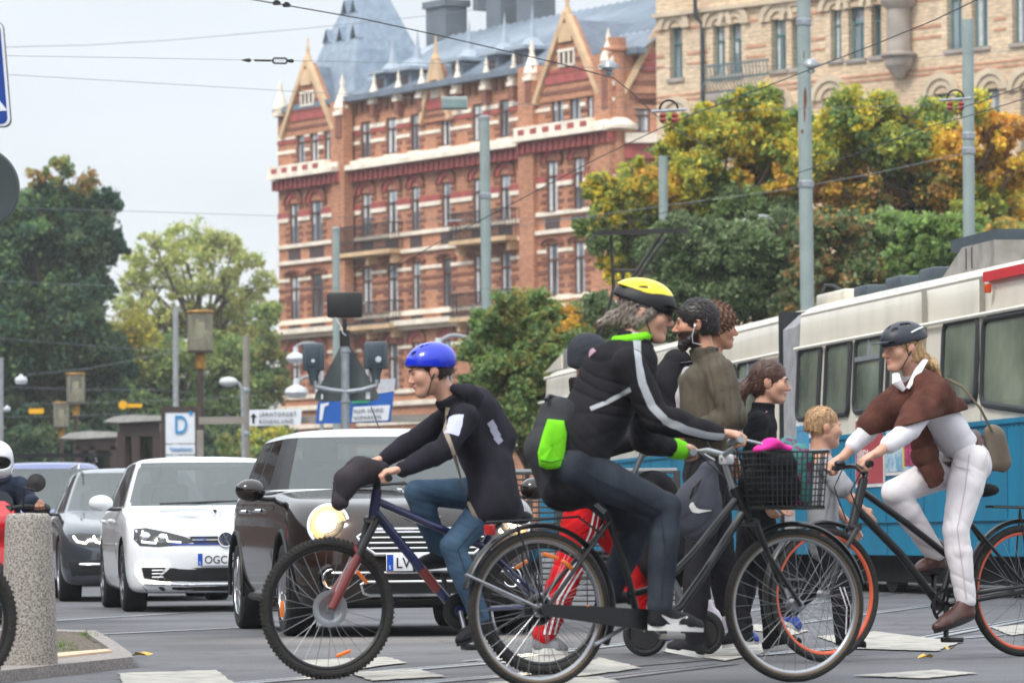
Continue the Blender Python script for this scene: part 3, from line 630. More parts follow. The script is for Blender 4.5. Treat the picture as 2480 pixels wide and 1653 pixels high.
mr_.loft([[q + FA.d * a * h + FA.n * b * h + V((0, 0, z)) for a, b in ((-1, 1), (1.4, 1), (1.4, -1), (-1, -1))] for h, z in ((5.2, zb), (4.2, zb + 3), (1.6, zb + 12))]); mr_.build('mansard_roof', SPIREM, bh, smooth=0)
# ---- pale stone and brick house on the right
TANB = brick_mat('pale_brick', lin(222, 200, 170), lin(206, 180, 150), 1.0); TEAL = M('teal_window_frame', lin(92, 128, 128), .5); STONE = M('pale_stone', lin(208, 190, 164), .8, var=.15, vs=1.0); GSTONE = M('grey_stone', lin(168, 158, 148), .85, var=.25, vs=1.4); RBAND = M('pinkish_brick', lin(196, 146, 118), .85, var=.25, vs=3)
g0, g1 = G(1612, 190.5), G(2463, 177)
FT = Fac(g0.xy, g1.xy)
tbh = thing('pale_brick_building', 'pale yellow brick building with arched teal framed windows behind the autumn trees', 'building', (14, 186, 0))
def tz(y, u=2050): return FT.zu(u, y)
tw = []
for u0, u1, y0, y1, ar in ((1622, 1653, 66, 190, 1), (1727, 1756, 60, 184, 1), (1766, 1796, 56, 180, 1), (1868, 1904, 46, 170, 1), (1918, 1944, 42, 165, 1), (2012, 2038, 22, 145, 1), (2055, 2094, 16, 143, 1), (2111, 2135, 10, 136, 1), (2294, 2331, -60, 120, 0), (2354, 2394, -62, 114, 0), (2452, 2492, -68, 104, 0),
                           (1990, 2036, 236, 380, .8), (2262, 2300, 226, 380, .8), (2384, 2420, 214, 380, .8), (2470, 2510, 212, 380, .8), (1624, 1656, 280, 400, .8), (1740, 1790, 270, 380, .8), (1860, 1900, 260, 380, .8)):
    uc = (u0 + u1) / 2; tw.append((FT.tu(u0, 150), FT.tu(u1, 150), FT.zu(uc, y1), FT.zu(uc, y0), 0, ar))
mb = MB(); ztop = tz(-160); FT.wall(mb, -.3, 34, 0, ztop, 0, tw, deep=.4); mb.sheet([FT.w(-.3, 0, 0), FT.w(-.3, ztop, 0), FT.w(-.3, ztop, -14), FT.w(-.3, 0, -14)]); mb.sheet([FT.w(-.3, ztop, 0), FT.w(34, ztop, 0), FT.w(34, ztop, -14), FT.w(-.3, ztop, -14)])
FT.bx(mb, -.35, FT.tu(1698, 150), 0, ztop, -.2, .35) if False else None; mb.build('wall', TANB, tbh, smooth=0)
for t0, t1, z0, z1, off, ar in tw: FT.window(tbh, t0, t1, z0, z1, off, deep=.38, arch=.95 if ar else None, fr=TEAL, sur=(STONE, STONE), rng=rr, sill=GSTONE)
for y0, y1, pr, mt in ((84, 91, .03, RBAND), (110, 116, .03, RBAND), (198, 203, .04, RBAND), (186, 191, .04, RBAND), (20, 27, .03, RBAND), (-20, -10, .3, STONE)):
    m_ = MB(); x = -.3; z0, z1 = tz(y1), tz(y0)
    for c in sorted([(w[0] - .3, w[1] + .3) for w in tw if w[2] < z1 and w[3] > z0]) + [(34, 34)]:
        if c[0] > x + .05: FT.bx(m_, x, c[0], z0, z1, -.03, pr)
        x = max(x, c[1])
    m_.build('string_course', mt, tbh, smooth=0)
mb = MB(); t = FT.tu(2190, 100); mb.lathe(FT.w(t, 0, .35), (0, 0, 1), [(0, tz(196, 2190)), (.22, tz(190, 2190)), (.3, tz(180, 2190)), (.55, tz(165, 2190)), (.62, tz(158, 2190)), (.62, tz(142, 2190)), (.78, tz(138, 2190)), (.78, tz(133, 2190)), (.52, tz(128, 2190)), (.5, tz(60, 2190)), (.5, tz(25, 2190)), (.75, tz(10, 2190)), (.78, tz(0, 2190)), (.7, tz(-60, 2190))], 18); mb.build('corbelled_colonnette', GSTONE, tbh)
mb = MB(); t = FT.tu(1707, 200); mb.tube([FT.w(t - .1, tz(-60), .5), FT.w(t - .1, tz(0), .45), FT.w(t, tz(18), .15), FT.w(t, 2, .15)], .09, 8); mb.build('downpipe', PIPE, tbh)
a, b = FT.tu(1756, 200), FT.tu(1906, 200); z0, z1 = FT.zu(1830, 226), FT.zu(1830, 158); mb = MB(); FT.bx(mb, a, b, z0 - .3, z0, 0, 1.3); bo = mb.build('balcony', GSTONE, tbh, smooth=0); ir = MB(); t = a; BIRON = M('blue_grey_iron', lin(96, 116, 122), .6)
while t < b: ir.tube([FT.w(t, z1, 1.2), FT.w(t + .08, z1 - (z1 - z0) * .4, 1.22), FT.w(t - .05, z0 + .3, 1.45), FT.w(t, z0, 1.2)], .03, 5); t += .2
for z in (z1, z0 + .05, (z0 + z1) / 2): FT.bx(ir, a, b, z - .04, z + .04, 1.16, 1.24)
ir.build('railing', BIRON, bo)
# ------------------------------------------------------------------ trees and shrubs: trunk, limbs and a crown of many small leaves
BARK = M('bark', lin(92, 80, 70), .9, vs=8, var=.4, bump=.6, bs=20, stretch=(1, 1, .2)); LEAF = M('leaf', (1, 1, 1), .62, var=.22, vs=.7, attr=True, spec=.25)
def _translucent(m):
    nt = m.node_tree; b = nt.nodes['Principled BSDF']; t = nt.nodes.new('ShaderNodeBsdfTranslucent'); x = nt.nodes.new('ShaderNodeMixShader'); x.inputs[0].default_value = .4
    nt.links.new(b.inputs['Base Color'].links[0].from_socket, t.inputs[0]); nt.links.new(b.outputs[0], x.inputs[1]); nt.links.new(t.outputs[0], x.inputs[2]); nt.links.new(x.outputs[0], nt.nodes['Material Output'].inputs[0])
_translucent(LEAF)
PAL = {'y': lin(204, 176, 66), 'yg': lin(164, 166, 76), 'o': lin(198, 152, 70), 'b': lin(156, 124, 80), 'g': lin(118, 136, 74), 'dg': lin(92, 112, 70), 'd': lin(88, 104, 72), 'lg': lin(128, 154, 84), 'dk': lin(58, 86, 68), 'gg': lin(114, 128, 92),
       'p': lin(172, 174, 110), 'pg': lin(146, 158, 96), 'm': lin(104, 130, 82), 'ol': lin(136, 132, 76)}
def leaves(clumps, Y, size, dens, seed, dy):
    r = np.random.RandomState(seed); Ps, Cs = [], []
    ex = []
    for q in clumps:
        for _ in range(3):
            a = r.uniform(0, 6.28); ex.append((q[0] + math.cos(a) * q[2] * .95, q[1] + 6 + math.sin(a) * q[2] * .75, q[2] * r.uniform(.3, .55), *q[3:]))
    for u, v, rad, cols, *w in list(clumps) + ex:
        c = np.array(P(u, v + (22 if v < 520 and size < .2 else 12 if v < 520 else 4), Y)); rr = rad / FP * Y; n = int(2.7 * dens * (rad / 40) ** 2 * (w[0] if w else 1)); ns = max(6, int(rad / 2.2)); rr *= 1.12
        c = c + np.array([0, r.uniform(-dy, dy), 0])
        sub = r.randn(ns, 3); sub /= np.linalg.norm(sub, axis=1)[:, None]; sub *= (r.rand(ns, 1) ** .45) * rr * .92; sub[:, 1] *= 1.1
        k = r.randint(0, ns, n); p = c + sub[k] + r.randn(n, 3) * rr * .2 * np.array([1, 1, .75])
        cl = np.array([PAL[q] for q in cols.split()]); hue = r.randint(0, len(cl), ns)
        base = cl[hue[k]]; other = cl[r.randint(0, len(cl), n)]; mixw = (r.rand(n, 1) < .4)
        cc = np.where(mixw, other, base) * r.uniform(.75, 1.4, (n, 1)) * 1.6; Ps.append(p); Cs.append(cc)
    p = np.concatenate(Ps); c = np.concatenate(Cs); n = len(p)
    a = r.randn(n, 3); a /= np.linalg.norm(a, axis=1)[:, None]; b = np.cross(a, r.randn(n, 3)); b /= np.linalg.norm(b, axis=1)[:, None]
    s = size * .78 * r.uniform(.55, 1.35, (n, 1)); mid = p + np.cross(a, b) * s * .15
    v = np.stack([p - a * s * .6, mid - b * s * .32, p + a * s * .6, mid + b * s * .32], 1).reshape(-1, 3)
    return v, np.arange(4 * n).reshape(-1, 4), np.repeat(c, 4, 0)
def tree(name, label, cat, Y, clumps, size, dens, seed, trunk=None, dy=1.2, group=None, tr=.16, limbs=True):
    u0 = trunk[0] if trunk else sum(c[0] for c in clumps) / len(clumps); base = G(u0, Y)
    root = thing(name, label, cat, base, group); v, f, c = leaves(clumps, Y, size, dens, seed, dy)
    me = np_mesh('crown', v, f, LEAF); at = me.color_attributes.new('Col', 'FLOAT_COLOR', 'POINT'); cc = np.ones((len(v), 4), np.float32); cc[:, :3] = np.minimum(c, 1); at.data.foreach_set('color', cc.ravel()); link_mesh(me, 'crown', root)
    r = random.Random(seed); mb = MB(); top = P(u0, trunk[1], Y) if trunk else P(u0, sum(c[1] for c in clumps) / len(clumps), Y)
    k = 6; pts = [base.lerp(top, i / k) + V((r.gauss(0, .05), r.gauss(0, .05), 0)) * (i > 0) * tr * 8 for i in range(k + 1)]; mb.tube(pts, [tr * (1.25 - .7 * i / k) for i in range(k + 1)], 8)
    if limbs:
        for u, v_, rad, *_ in clumps:
            q = P(u, v_, Y + r.uniform(-dy, dy) * .6); s = pts[r.randint(3, k)]; mid = s.lerp(q, .5) + V((r.gauss(0, .3), r.gauss(0, .3), r.uniform(.0, .5))) * tr * 4
            mb.tube([s, mid, q], [tr * .42, tr * .28, tr * .1], 5)
            for _ in range(4):
                e = q + V((r.gauss(0, 1), r.gauss(0, 1), r.uniform(.1, 1.2))) * (rad / FP * Y * .55); mb.tube([mid.lerp(q, .8), mid.lerp(e, .75) + V((0, 0, .1)), e], [tr * .14, tr * .09, tr * .03], 4)
    mb.build('trunk', BARK, root); return root
rc = random.Random(11)
def fill(box, n, rad, cols, jit=1.0):                # random clumps inside a pixel box
    return [(rc.uniform(box[0], box[2]), rc.uniform(box[1], box[3]), rad * rc.uniform(.75, 1.25), cols) for _ in range(n)]
tree('maple_tree', 'broad autumn tree turning yellow, between the brick house and the thick pole', 'tree', 108,
     [(1450, 425, 34, 'y yg g'), (1490, 460, 42, 'y yg g'), (1475, 510, 40, 'yg y g m'), (1530, 400, 36, 'y yg g'), (1560, 445, 46, 'y o yg g'), (1620, 360, 44, 'yg y g m'), (1660, 310, 46, 'y yg g'), (1690, 400, 56, 'y yg g'), (1640, 440, 50, 'y o'), (1735, 262, 44, 'yg y g'), (1800, 235, 42, 'yg y g m'), (1850, 225, 36, 'yg y g m'), (1770, 320, 60, 'y o yg g'), (1850, 290, 52, 'yg g y'), (1900, 340, 50, 'y yg g'), (1840, 390, 62, 'y o g'), (1730, 450, 60, 'g yg dg'), (1660, 510, 56, 'dg g'), (1560, 530, 54, 'dg g yg'), (1500, 575, 46, 'dg g'), (1455, 590, 34, 'dg g'), (1590, 610, 56, 'dg d'), (1780, 520, 62, 'dg d g'), (1900, 440, 58, 'g dg y'), (1510, 640, 40, 'y yg g'), (1480, 645, 30, 'y g'), (1870, 510, 54, 'dg d'), (1690, 590, 54, 'dg d'), (1935, 280, 40, 'yg y g m'), (1420, 545, 26, 'dg g')], .15, 620, 1, (1690, 470), group='autumn trees in front of the pale building')
tree('maple_tree', 'broad autumn tree turning orange, behind the thin pole at right', 'tree', 104,
     [(2000, 300, 50, 'yg y g'), (2060, 250, 50, 'yg y g m'), (2130, 255, 46, 'yg y g m'), (2200, 270, 46, 'yg y g'), (2270, 260, 44, 'yg y g m'), (2350, 235, 40, 'yg y g m'), (2400, 290, 46, 'o y'), (2450, 300, 34, 'o b'), (2080, 330, 56, 'g yg y'), (2160, 340, 56, 'g dg yg'), (2240, 330, 54, 'o y g'), (2310, 350, 50, 'o y'), (2400, 370, 50, 'o b y'), (2000, 420, 46, 'b o'), (2060, 440, 54, 'o y b'), (2110, 470, 54, 'o dg b'), (2180, 430, 58, 'dg ol b'), (2270, 420, 52, 'dg o'), (2200, 520, 58, 'd dg ol'), (2110, 540, 52, 'dg d o'), (2310, 440, 46, 'b ol o'), (2370, 450, 46, 'y yg g'), (2440, 430, 46, 'y o yg g'), (2470, 500, 46, 'y yg o'), (2400, 520, 50, 'yg y lg'), (2330, 510, 44, 'yg lg'), (2470, 590, 46, 'o y b'), (2420, 600, 44, 'g o lg'), (2480, 380, 40, 'o b y'), (2030, 520, 48, 'b dg o'), (1965, 360, 46, 'y yg g')], .15, 620, 2, (2230, 480), group='autumn trees in front of the pale building')
tree('lilac_bush', 'tall dark green bush filling the space above the bending tram section', 'bush', 96,
     fill((1590, 590, 1930, 780), 44, 46, 'gg d dg') + fill((1640, 560, 1850, 620), 9, 40, 'gg d') + [(1700, 560, 36, 'gg d'), (1820, 548, 36, 'gg d'), (1900, 540, 44, 'gg d')], .13, 640, 3, (1750, 700), 1.0, group='dark green bushes behind the tram', tr=.07)
tree('lilac_bush', 'dark green bush with reddish twigs in front of the orange autumn tree', 'bush', 94,
     fill((1900, 560, 2260, 760), 44, 44, 'gg d dg b') + fill((2080, 520, 2180, 560), 4, 34, 'gg lg'), .13, 640, 4, (2080, 680), 1.0, group='dark green bushes behind the tram', tr=.07)
tree('lilac_bush', 'bright green bush right beside the rooftop box of the tram', 'bush', 92,
     fill((2170, 540, 2330, 640), 12, 40, 'lg g m') + fill((2320, 560, 2500, 660), 14, 42, 'b g ol o'), .13, 640, 5, (2290, 620), .8, group='dark green bushes behind the tram', tr=.07)
tree('lilac_bush', 'round bush with orange leaves behind the blue helmeted cyclist', 'bush', 88,
     fill((1165, 790, 1420, 1030), 34, 42, 'm g dg ol') + [(1180, 780, 36, 'm g'), (1230, 745, 40, 'm ol'), (1300, 740, 42, 'm g ol'), (1370, 760, 40, 'm o'), (1440, 750, 40, 'gg d'), (1480, 770, 36, 'gg d'), (1400, 800, 34, 'o y'), (1360, 850, 36, 'o ol'), (1420, 850, 30, 'o'), (1145, 850, 30, 'm'), (1135, 930, 28, 'm dg'), (1160, 1000, 36, 'm dg'), (1200, 1040, 40, 'dg m'), (1290, 1060, 46, 'dg'), (1380, 1060, 46, 'dg'), (1480, 850, 40, 'd dg'), (1480, 950, 50, 'dg')], .12, 620, 6, (1280, 900), .9, tr=.06)
# park trees at the left
tree('lime_tree', 'tall dark green tree filling the left side behind the round sign', 'tree', 205,
     [(100, 420, 26, 'ol b', .5), (150, 405, 28, 'ol m', .6), (205, 430, 28, 'ol b', .6), (60, 470, 34, 'm dk'), (120, 480, 50, 'dk m'), (190, 490, 48, 'dk m'), (240, 480, 26, 'dk'), (270, 465, 20, 'dk'), (60, 550, 60, 'dk m'), (150, 560, 64, 'dk d'), (225, 550, 46, 'dk d'), (280, 490, 18, 'dk'), (10, 620, 60, 'm dk'), (100, 640, 66, 'dk m'), (190, 630, 60, 'dk d'), (262, 585, 34, 'dk'), (235, 680, 40, 'dk d'), (20, 720, 66, 'm dk'), (120, 730, 70, 'dk m d'), (205, 750, 60, 'dk d'), (30, 820, 70, 'dk m'), (130, 830, 70, 'dk d'), (230, 830, 60, 'dk d'), (10, 910, 66, 'dk'), (110, 930, 70, 'dk d'), (220, 920, 66, 'dk d'), (270, 880, 44, 'dk'), (30, 1010, 60, 'd dk'), (130, 1020, 70, 'd dk'), (230, 1010, 60, 'd dk'), (-20, 560, 50, 'm dk'), (20, 500, 40, 'm')], .3, 520, 7, (120, 640), 2.5, tr=.45)
tree('pale_tree', 'thin pale green tree with visible branches left of the brick house', 'tree', 250,
     [(cx + rc.uniform(-14, 14), cy, rd * .92, 'p pg', .5) for cx, cy, rd in ((300, 670, 28), (330, 620, 32), (375, 585, 32), (420, 570, 34), (470, 562, 36), (520, 575, 36), (560, 600, 34), (600, 630, 32), (640, 670, 30), (340, 690, 36), (390, 640, 38), (440, 620, 38), (500, 620, 38), (560, 660, 38), (610, 700, 34), (300, 730, 30), (360, 740, 36), (430, 690, 38), (490, 690, 38), (540, 720, 38), (600, 760, 40), (655, 740, 24))]
     + [(cx, cy, rd, 'pg p ol') for cx, cy, rd in ((320, 790, 44), (390, 790, 46), (460, 770, 46), (530, 790, 46), (600, 820, 46), (650, 830, 30))], .26, 560, 8, (480, 700), 2.5, tr=.32)
tree('yellowing_tree', 'green and yellow tree behind the big glass lantern', 'tree', 228,
     [(320, 790, 44, 'ol yg'), (350, 850, 54, 'ol pg y'), (420, 870, 56, 'm pg'), (370, 930, 60, 'm pg y'), (300, 880, 46, 'm dg'), (450, 950, 60, 'm pg'), (310, 970, 60, 'dg m'), (400, 1020, 66, 'dg m'), (380, 860, 34, 'y pg')], .26, 560, 9, (380, 900), 2.0, tr=.25)
tree('yellowing_tree', 'green park tree right against the corner of the brick house', 'tree', 226,
     [(520, 850, 54, 'm pg'), (590, 870, 56, 'm pg'), (640, 850, 44, 'm pg ol'), (520, 940, 60, 'm dg'), (600, 950, 60, 'm dg pg'), (650, 920, 44, 'ol m'), (510, 1030, 66, 'dg m'), (590, 1040, 60, 'dg m'), (650, 760, 34, 'pg m')], .26, 560, 10, (580, 900), 2.0, tr=.25)
tree('yellow_shrub', 'low yellow shrub under the white direction sign', 'bush', 150, [(610, 1050, 26, 'yg ol'), (640, 1065, 30, 'yg y m'), (670, 1050, 26, 'yg ol'), (560, 1075, 30, 'ol m'), (700, 1080, 26, 'ol m'), (620, 1100, 34, 'm ol')], .14, 600, 12, (640, 1080), .8, tr=.05)
hd = [(u, v + rc.uniform(-10, 10), 46, 'd dk') for u in range(-20, 720, 50) for v in (1075, 1140, 1210, 1270)]
tree('dark_hedge', 'long dark hedge under the park trees behind the bus shelters', 'hedge', 200, hd, .26, 420, 13, (330, 1120), 1.2, tr=.1, limbs=False)
# ------------------------------------------------------------------ poles, lamps, shelters, signs
POLE = M('pole_paint', lin(146, 160, 158), .55, vs=3, var=.1, det=8); POLEG = M('pole_grey', lin(152, 156, 160), .5, var=.15); POLEB = M('pole_brown_grey', lin(140, 134, 126), .6)
RUST = M('rust', lin(124, 78, 54), .9, var=.4, vs=12); BROWN = M('dark_brown_metal', lin(66, 54, 50), .5, var=.15); GOLD = M('gold_collar', lin(164, 122, 58), .45, .4); WHITE = M('white_enamel', lin(206, 210, 212), .4, var=.05)
STEEL = M('galvanised', lin(158, 164, 170), .45, .5, var=.15, vs=10); DGREY = M('dark_grey_plastic', lin(66, 78, 86), .5, var=.1); BLACKP = M('black_plastic', lin(30, 29, 30), .5, var=.2); YEL = M('yellow_sign', lin(236, 176, 24), .5)
def pole(label, u0, v0, u1, Y, r, mat=POLE, cap=0, bands=(), name='tram_pole', taper=1.0, rust=()):
    a, b = G(u1, Y), P(u0, v0, Y); root = thing(name, label, 'pole', a, 'poles carrying the tram wires'); mb = MB()
    mb.tube([a, a.lerp(b, .5), b], [r, r * (1 + taper) / 2, r * taper], 16); mb.build('shaft', mat, root)
    if cap: MB().lathe(b, (0, 0, 1), [(r * taper * 1.08, -.04), (r * taper * 1.12, .03), (r * taper * .8, .07)], 16).build('cap', POLEG, root)
    for v in bands:
        q = P(u0 + (u1 - u0) * (v - v0) / max(1, 1300 - v0), v, Y); MB().lathe(q, (0, 0, 1), [(r * 1.02, -.07), (r * 1.16, -.05), (r * 1.16, .05), (r * 1.02, .07)], 16).build('clamp', STEEL, root)
    for v, du, h, w in rust:
        q = P(u0 + (u1 - u0) * (v - v0) / max(1, 1300 - v0) + du, v, Y); n = V((q.x - a.x, 0, 0)); ang = math.asin(max(-.95, min(.95, n.x / r)))
        d = V((math.sin(ang), -math.cos(ang), 0)); t = V((math.cos(ang), math.sin(ang), 0)); mm = MB(); c = V((a.x, a.y, q.z)) + d * (r * 1.004) + V(((b.x - a.x) * (q.z) / max(b.z, 1), 0, 0))
        rr_ = random.Random(int(v)); mm.add([c + t * (math.cos(k / 10 * 6.283) * w * rr_.uniform(.6, 1.1)) + V((0, 0, math.sin(k / 10 * 6.283) * h * rr_.uniform(.7, 1.1))) for k in range(10)], [tuple(range(10))]); mm.build('rust_patch', RUST, root, smooth=0)
    return root
pole('thick grey green pole standing in front of the yellow autumn tree, rust streaks on it', 1945, -60, 1963, 80, .125, bands=(55, 447), rust=((240, 4, .24, .03), (275, 2, .2, .02), (320, -4, .05, .03), (135, 3, .1, .012)))
p8 = pole('grey green pole rising behind the rooftop box of the tram, narrow above', 2344, 48, 2351, 82, .11, bands=(330, 366))
pole('grey green pole with capped top in front of the brick house balconies', 1173, 287, 1186, 98, .115, cap=1, bands=(475,))
pole('grey green pole just left of the thick pole, top hidden in yellow leaves', 1606, 378, 1612, 106, .112)
pole('slim grey green pole behind the black signal board', 814, 555, 815, 128, .105, cap=1)
pole('grey pole behind the bus stop board with letter D', 425, 742, 426, 165, .108, POLEG)
pole('brownish grey pole carrying the sign gantry beside the gooseneck lamp', 596, 812, 596, 112, .085, POLEB, bands=(945, 1050))
pole('thin grey pole at the left picture edge above the white motorcycle helmet', 0, 865, 0, 140, .11, POLEG)
# glass lantern street lamps
LGLASS = glass_mat('lantern_glass', (.88, .88, .8), .75, .05, (.5, .48, .4), 1.35, .4); TUBE = M('lamp_tube', lin(226, 220, 196), .5, var=.15, vs=8)
def lantern(label, uc, v0, v1, Y):
    base = G(uc, Y); a = P(uc, v1, Y); b = P(uc, v0, Y); h = b.z - a.z; r = h * .3; root = thing('lantern_lamp', label, 'street lamp', base, 'glass lantern street lamps')
    c = V((base.x, base.y, a.z)); MB().tube([base, c - V((0, 0, .38 * h))], .08 * h / 1.1, 12).build('post', BROWN, root)
    MB().lathe(c, (0, 0, 1), [(.105 * h, -.4 * h), (.12 * h, -.38 * h), (.12 * h, -.02 * h), (.1 * h, 0)], 16).build('collar', GOLD, root)
    L_ = MB().lathe(c, (0, 0, 1), [(r, 0.02 * h), (r, h * .97)], 28).build('lantern_glass', LGLASS, root)
    MB().torus(c + V((0, 0, h * .97)), (0, 0, 1), r, .035 * h, 28, 8).build('rim', GOLD, L_); MB().lathe(c, (0, 0, 1), [(r, -.01 * h), (r * 1.02, .02 * h), (r, .05 * h)], 28).build('base_plate', BROWN, L_)
    for dx, dy, hh_, rr_ in ((0, 0, .64, .1), (.16, .05, .42, .08), (-.17, -.05, .28, .08), (.05, -.2, .3, .09), (-.06, .18, .36, .08), (.2, -.12, .2, .06)):
        MB().lathe(c + V((dx * h, dy * h, .05 * h)), (0, 0, 1), [(rr_ * h, 0), (rr_ * h, hh_ * h), (rr_ * h * .8, hh_ * h + .02 * h)], 12).build('lamp_tube', TUBE, root)
lantern('nearest and largest glass lantern lamp, beside the bus stop board with letter D', 490, 752, 853, 115)
lantern('middle sized glass lantern lamp, between the other two', 187, 903, 977, 154)
lantern('smallest glass lantern lamp, partly covering the lamp behind the grey car roof', 151, 973, 1036, 177)
# bus shelters
ROOFS = M('shelter_roof', lin(176, 174, 170), .6, var=.15); SGLASS = glass_mat('shelter_glass', (.75, .8, .78), .5)
def shelter(label, u0, u1, v0, v1, Y):
    a, b = P(u0, v1, Y), P(u1, v0, Y); z = a.z; w = b.x - a.x; th = b.z - a.z; root = thing('bus_shelter', label, 'bus shelter', ((a.x + b.x) / 2, Y, 0), 'bus shelters'); mb = MB(); dp = 2.2
    prof = [(0, .0), (w * .18, th * .75), (w * .5, th), (w, th * .8), (w, th * .1), (w * .35, -th * .15)]
    mb.prism([V((a.x + x, Y - dp * .5, z + q)) for x, q in prof], (0, dp, 0)); mb.build('roof', ROOFS, root)
    MB().box((a.x + w * .62, Y, z - .22), (w * .7, dp * .8, .36)).build('fascia', BROWN, root, smooth=0)
    for x in (.3, .55, .92):
        for dy in (-.8, .8): MB().box((a.x + w * x, Y + dy, (z - .3) / 2), (.22, .16, z - .3)).build('column', BROWN, root, smooth=0)
    for x0, x1 in ((.34, .52), (.6, .88)): MB().box((a.x + w * (x0 + x1) / 2, Y + .8, (z - .2) / 2 + .15), (w * (x1 - x0), .02, z - .8)).build('glass_panel', SGLASS, root, smooth=0)
    MB().box((a.x + w * .7, Y + .4, .5), (w * .4, .4, .06)).build('bench', BROWN, root, smooth=0)
shelter('bus shelter with pale roof directly left of the board with letter D', 258, 396, 1006, 1023, 122)
shelter('farther bus shelter with curved pale roof above the blue car', 152, 290, 1044, 1062, 150)
# bus stop board
BLUE = M('sign_blue', lin(16, 140, 200), .5, var=.03); SBLUE = M('road_sign_blue', lin(24, 92, 178), .45, var=.06); SWHITE = M('sign_white', lin(226, 230, 236), .5, var=.05); SBLACK = M('sign_black', lin(28, 28, 30), .6)
Y = 110; a, b = P(392, 1110, Y), P(482, 984, Y); root = thing('bus_stop_board', 'white bus stop board with blue letter D in a dark brown frame', 'sign', ((a.x + b.x) / 2, Y, 0)); w = b.x - a.x; zt = b.z; xc = (a.x + b.x) / 2
mb = MB(); mb.box((a.x + .05, Y, zt / 2), (.1, .22, zt)); mb.box((b.x - .05, Y, zt / 2), (.1, .22, zt)); mb.box((xc, Y, zt - .07), (w - .2, .22, .14)); mb.box((xc, Y, .5), (w - .2, .2, 1.0)); mb.build('frame', BROWN, root, smooth=0)
pz = P(440, 1074, Y).z; MB().box((xc, Y - .02, (zt - .14 + pz) / 2), (w - .2, .14, zt - .14 - pz - .02)).build('panel', SWHITE, root, smooth=0); q2 = P(440, 1101, Y).z
MB().box((xc, Y - .02, (pz + q2) / 2), (w - .2, .14, pz - q2 - .03)).build('panel', SWHITE, root, smooth=0); MB().box((xc, Y - .02, (q2 + 1.0) / 2), (w - .2, .14, q2 - 1.0 - .03)).build('panel', SWHITE, root, smooth=0)
text('D', .66, P(421, 1049, Y - .12), (1, 0, 0), (0, 0, 1), BLUE, parent=root, depth=.01, sx=.72); text('Vasaplatsen', .125, P(410, 1090, Y - .12), (1, 0, 0), (0, 0, 1), BLUE, parent=root, depth=.01)
MB().lathe(P(462, 1000, Y - .1), (0, -1, 0), [(.05, 0), (.05, .02)], 12).build('roundel', BLUE, root)
# gooseneck lamp on the gantry pole and gantry with direction signs
def goose(label, pts, Y, r, headu, headv, hs, down=False, name='gooseneck_lamp'):
    q = [P(u, v, Y) for u, v in pts]; root = thing(name, label, 'street lamp', (q[-1].x, Y, 0)); s = []
    for i in range(len(q) - 1):
        for k in range(4):
            f = k / 4; p0 = q[max(i - 1, 0)]; p1, p2 = q[i], q[i + 1]; p3 = q[min(i + 2, len(q) - 1)]
            s.append(.5 * (2 * p1 + (p2 - p0) * f + (2 * p0 - 5 * p1 + 4 * p2 - p3) * f * f + (3 * p1 - p0 - 3 * p2 + p3) * f ** 3))
    s.append(q[-1]); s.append(V((q[-1].x, Y, 0))); MB().tube(s, r, 10).build('arm', POLEG, root); h = P(headu, headv, Y)
    if down: MB().lathe(h, (0, 0, 1), [(.0, -.2 * hs), (.3 * hs, -.18 * hs), (.42 * hs, 0), (.36 * hs, .14 * hs), (.12 * hs, .26 * hs), (.1 * hs, .5 * hs)], 16).build('lamp_head', WHITE, root)
    else: MB().ell(h, (.28 * hs, .2 * hs, .15 * hs)).build('lamp_head', WHITE, root)
    return root
goose('white gooseneck lamp with egg shaped head beside the white direction sign', ((560, 925), (575, 926), (584, 938), (587, 965), (588, 1014)), 111, .045, 553, 924, .85)
goose('pale curved lamp arm rising out of the dark bush beside the thick pole', ((1779, 590), (1783, 562), (1800, 538), (1832, 525), (1870, 530), (1900, 552), (1912, 600)), 100, .055, 1781, 604, .62, True)
goose('curved lamp arm arching over the bush behind the blue helmeted cyclist', ((1062, 850), (1068, 826), (1090, 813), (1118, 814), (1140, 830), (1146, 900)), 92, .045, 1062, 858, .7, True)
goose('white bell lamp on a curved arm left of the traffic signal pole', ((716, 945), (722, 925), (742, 912), (775, 915), (780, 980)), 100, .04, 718, 950, .66, True)
goose('upper white bell lamp close to the corner of the brick house', ((716, 850), (718, 838), (740, 830), (772, 838), (776, 900)), 102, .03, 716, 868, .55, True)
Y = 95; root = thing('sign_gantry', 'grey horizontal gantry beam carrying the road signs', 'gantry', G(596, 96.5)); mb = MB(); p, q = P(482, 1018, Y + .25), P(1060, 1012, Y + .25); mb.bar(p, q, .16, .16); mb.build('beam', POLEB, root, smooth=0)
for u in (484, 1058): MB().box((P(u, 1018, Y + .25).x, Y + .25, P(u, 1018, Y).z / 2 - .1), (.14, .14, P(u, 1018, Y).z - .2)).build('post', POLEB, root, smooth=0)
def panel(root, pix, Y, mat, th=.04, name='panel', back=None):
    c = [P(u, v, Y) for u, v in pix]; return MB().prism(c, (0, th, 0), 0, 1).build(name, [mat, back or STEEL], root, smooth=0)
root = thing('direction_sign', 'white direction sign reading Järntorget Rosenlund with black up arrow', 'sign', G(665, Y)); panel(root, [(604, 992), (731, 990), (728, 1028), (604, 1031)], Y, SWHITE)
text('JÄRNTORGET', .125, P(629, 1008, Y - .03), (1, 0, .012), (0, 0, 1), SBLACK, parent=root, sx=.86, sp=1.28); text('ROSENLUND', .125, P(627, 1025, Y - .03), (1, 0, .012), (0, 0, 1), SBLACK, parent=root, sx=.86, sp=1.28)
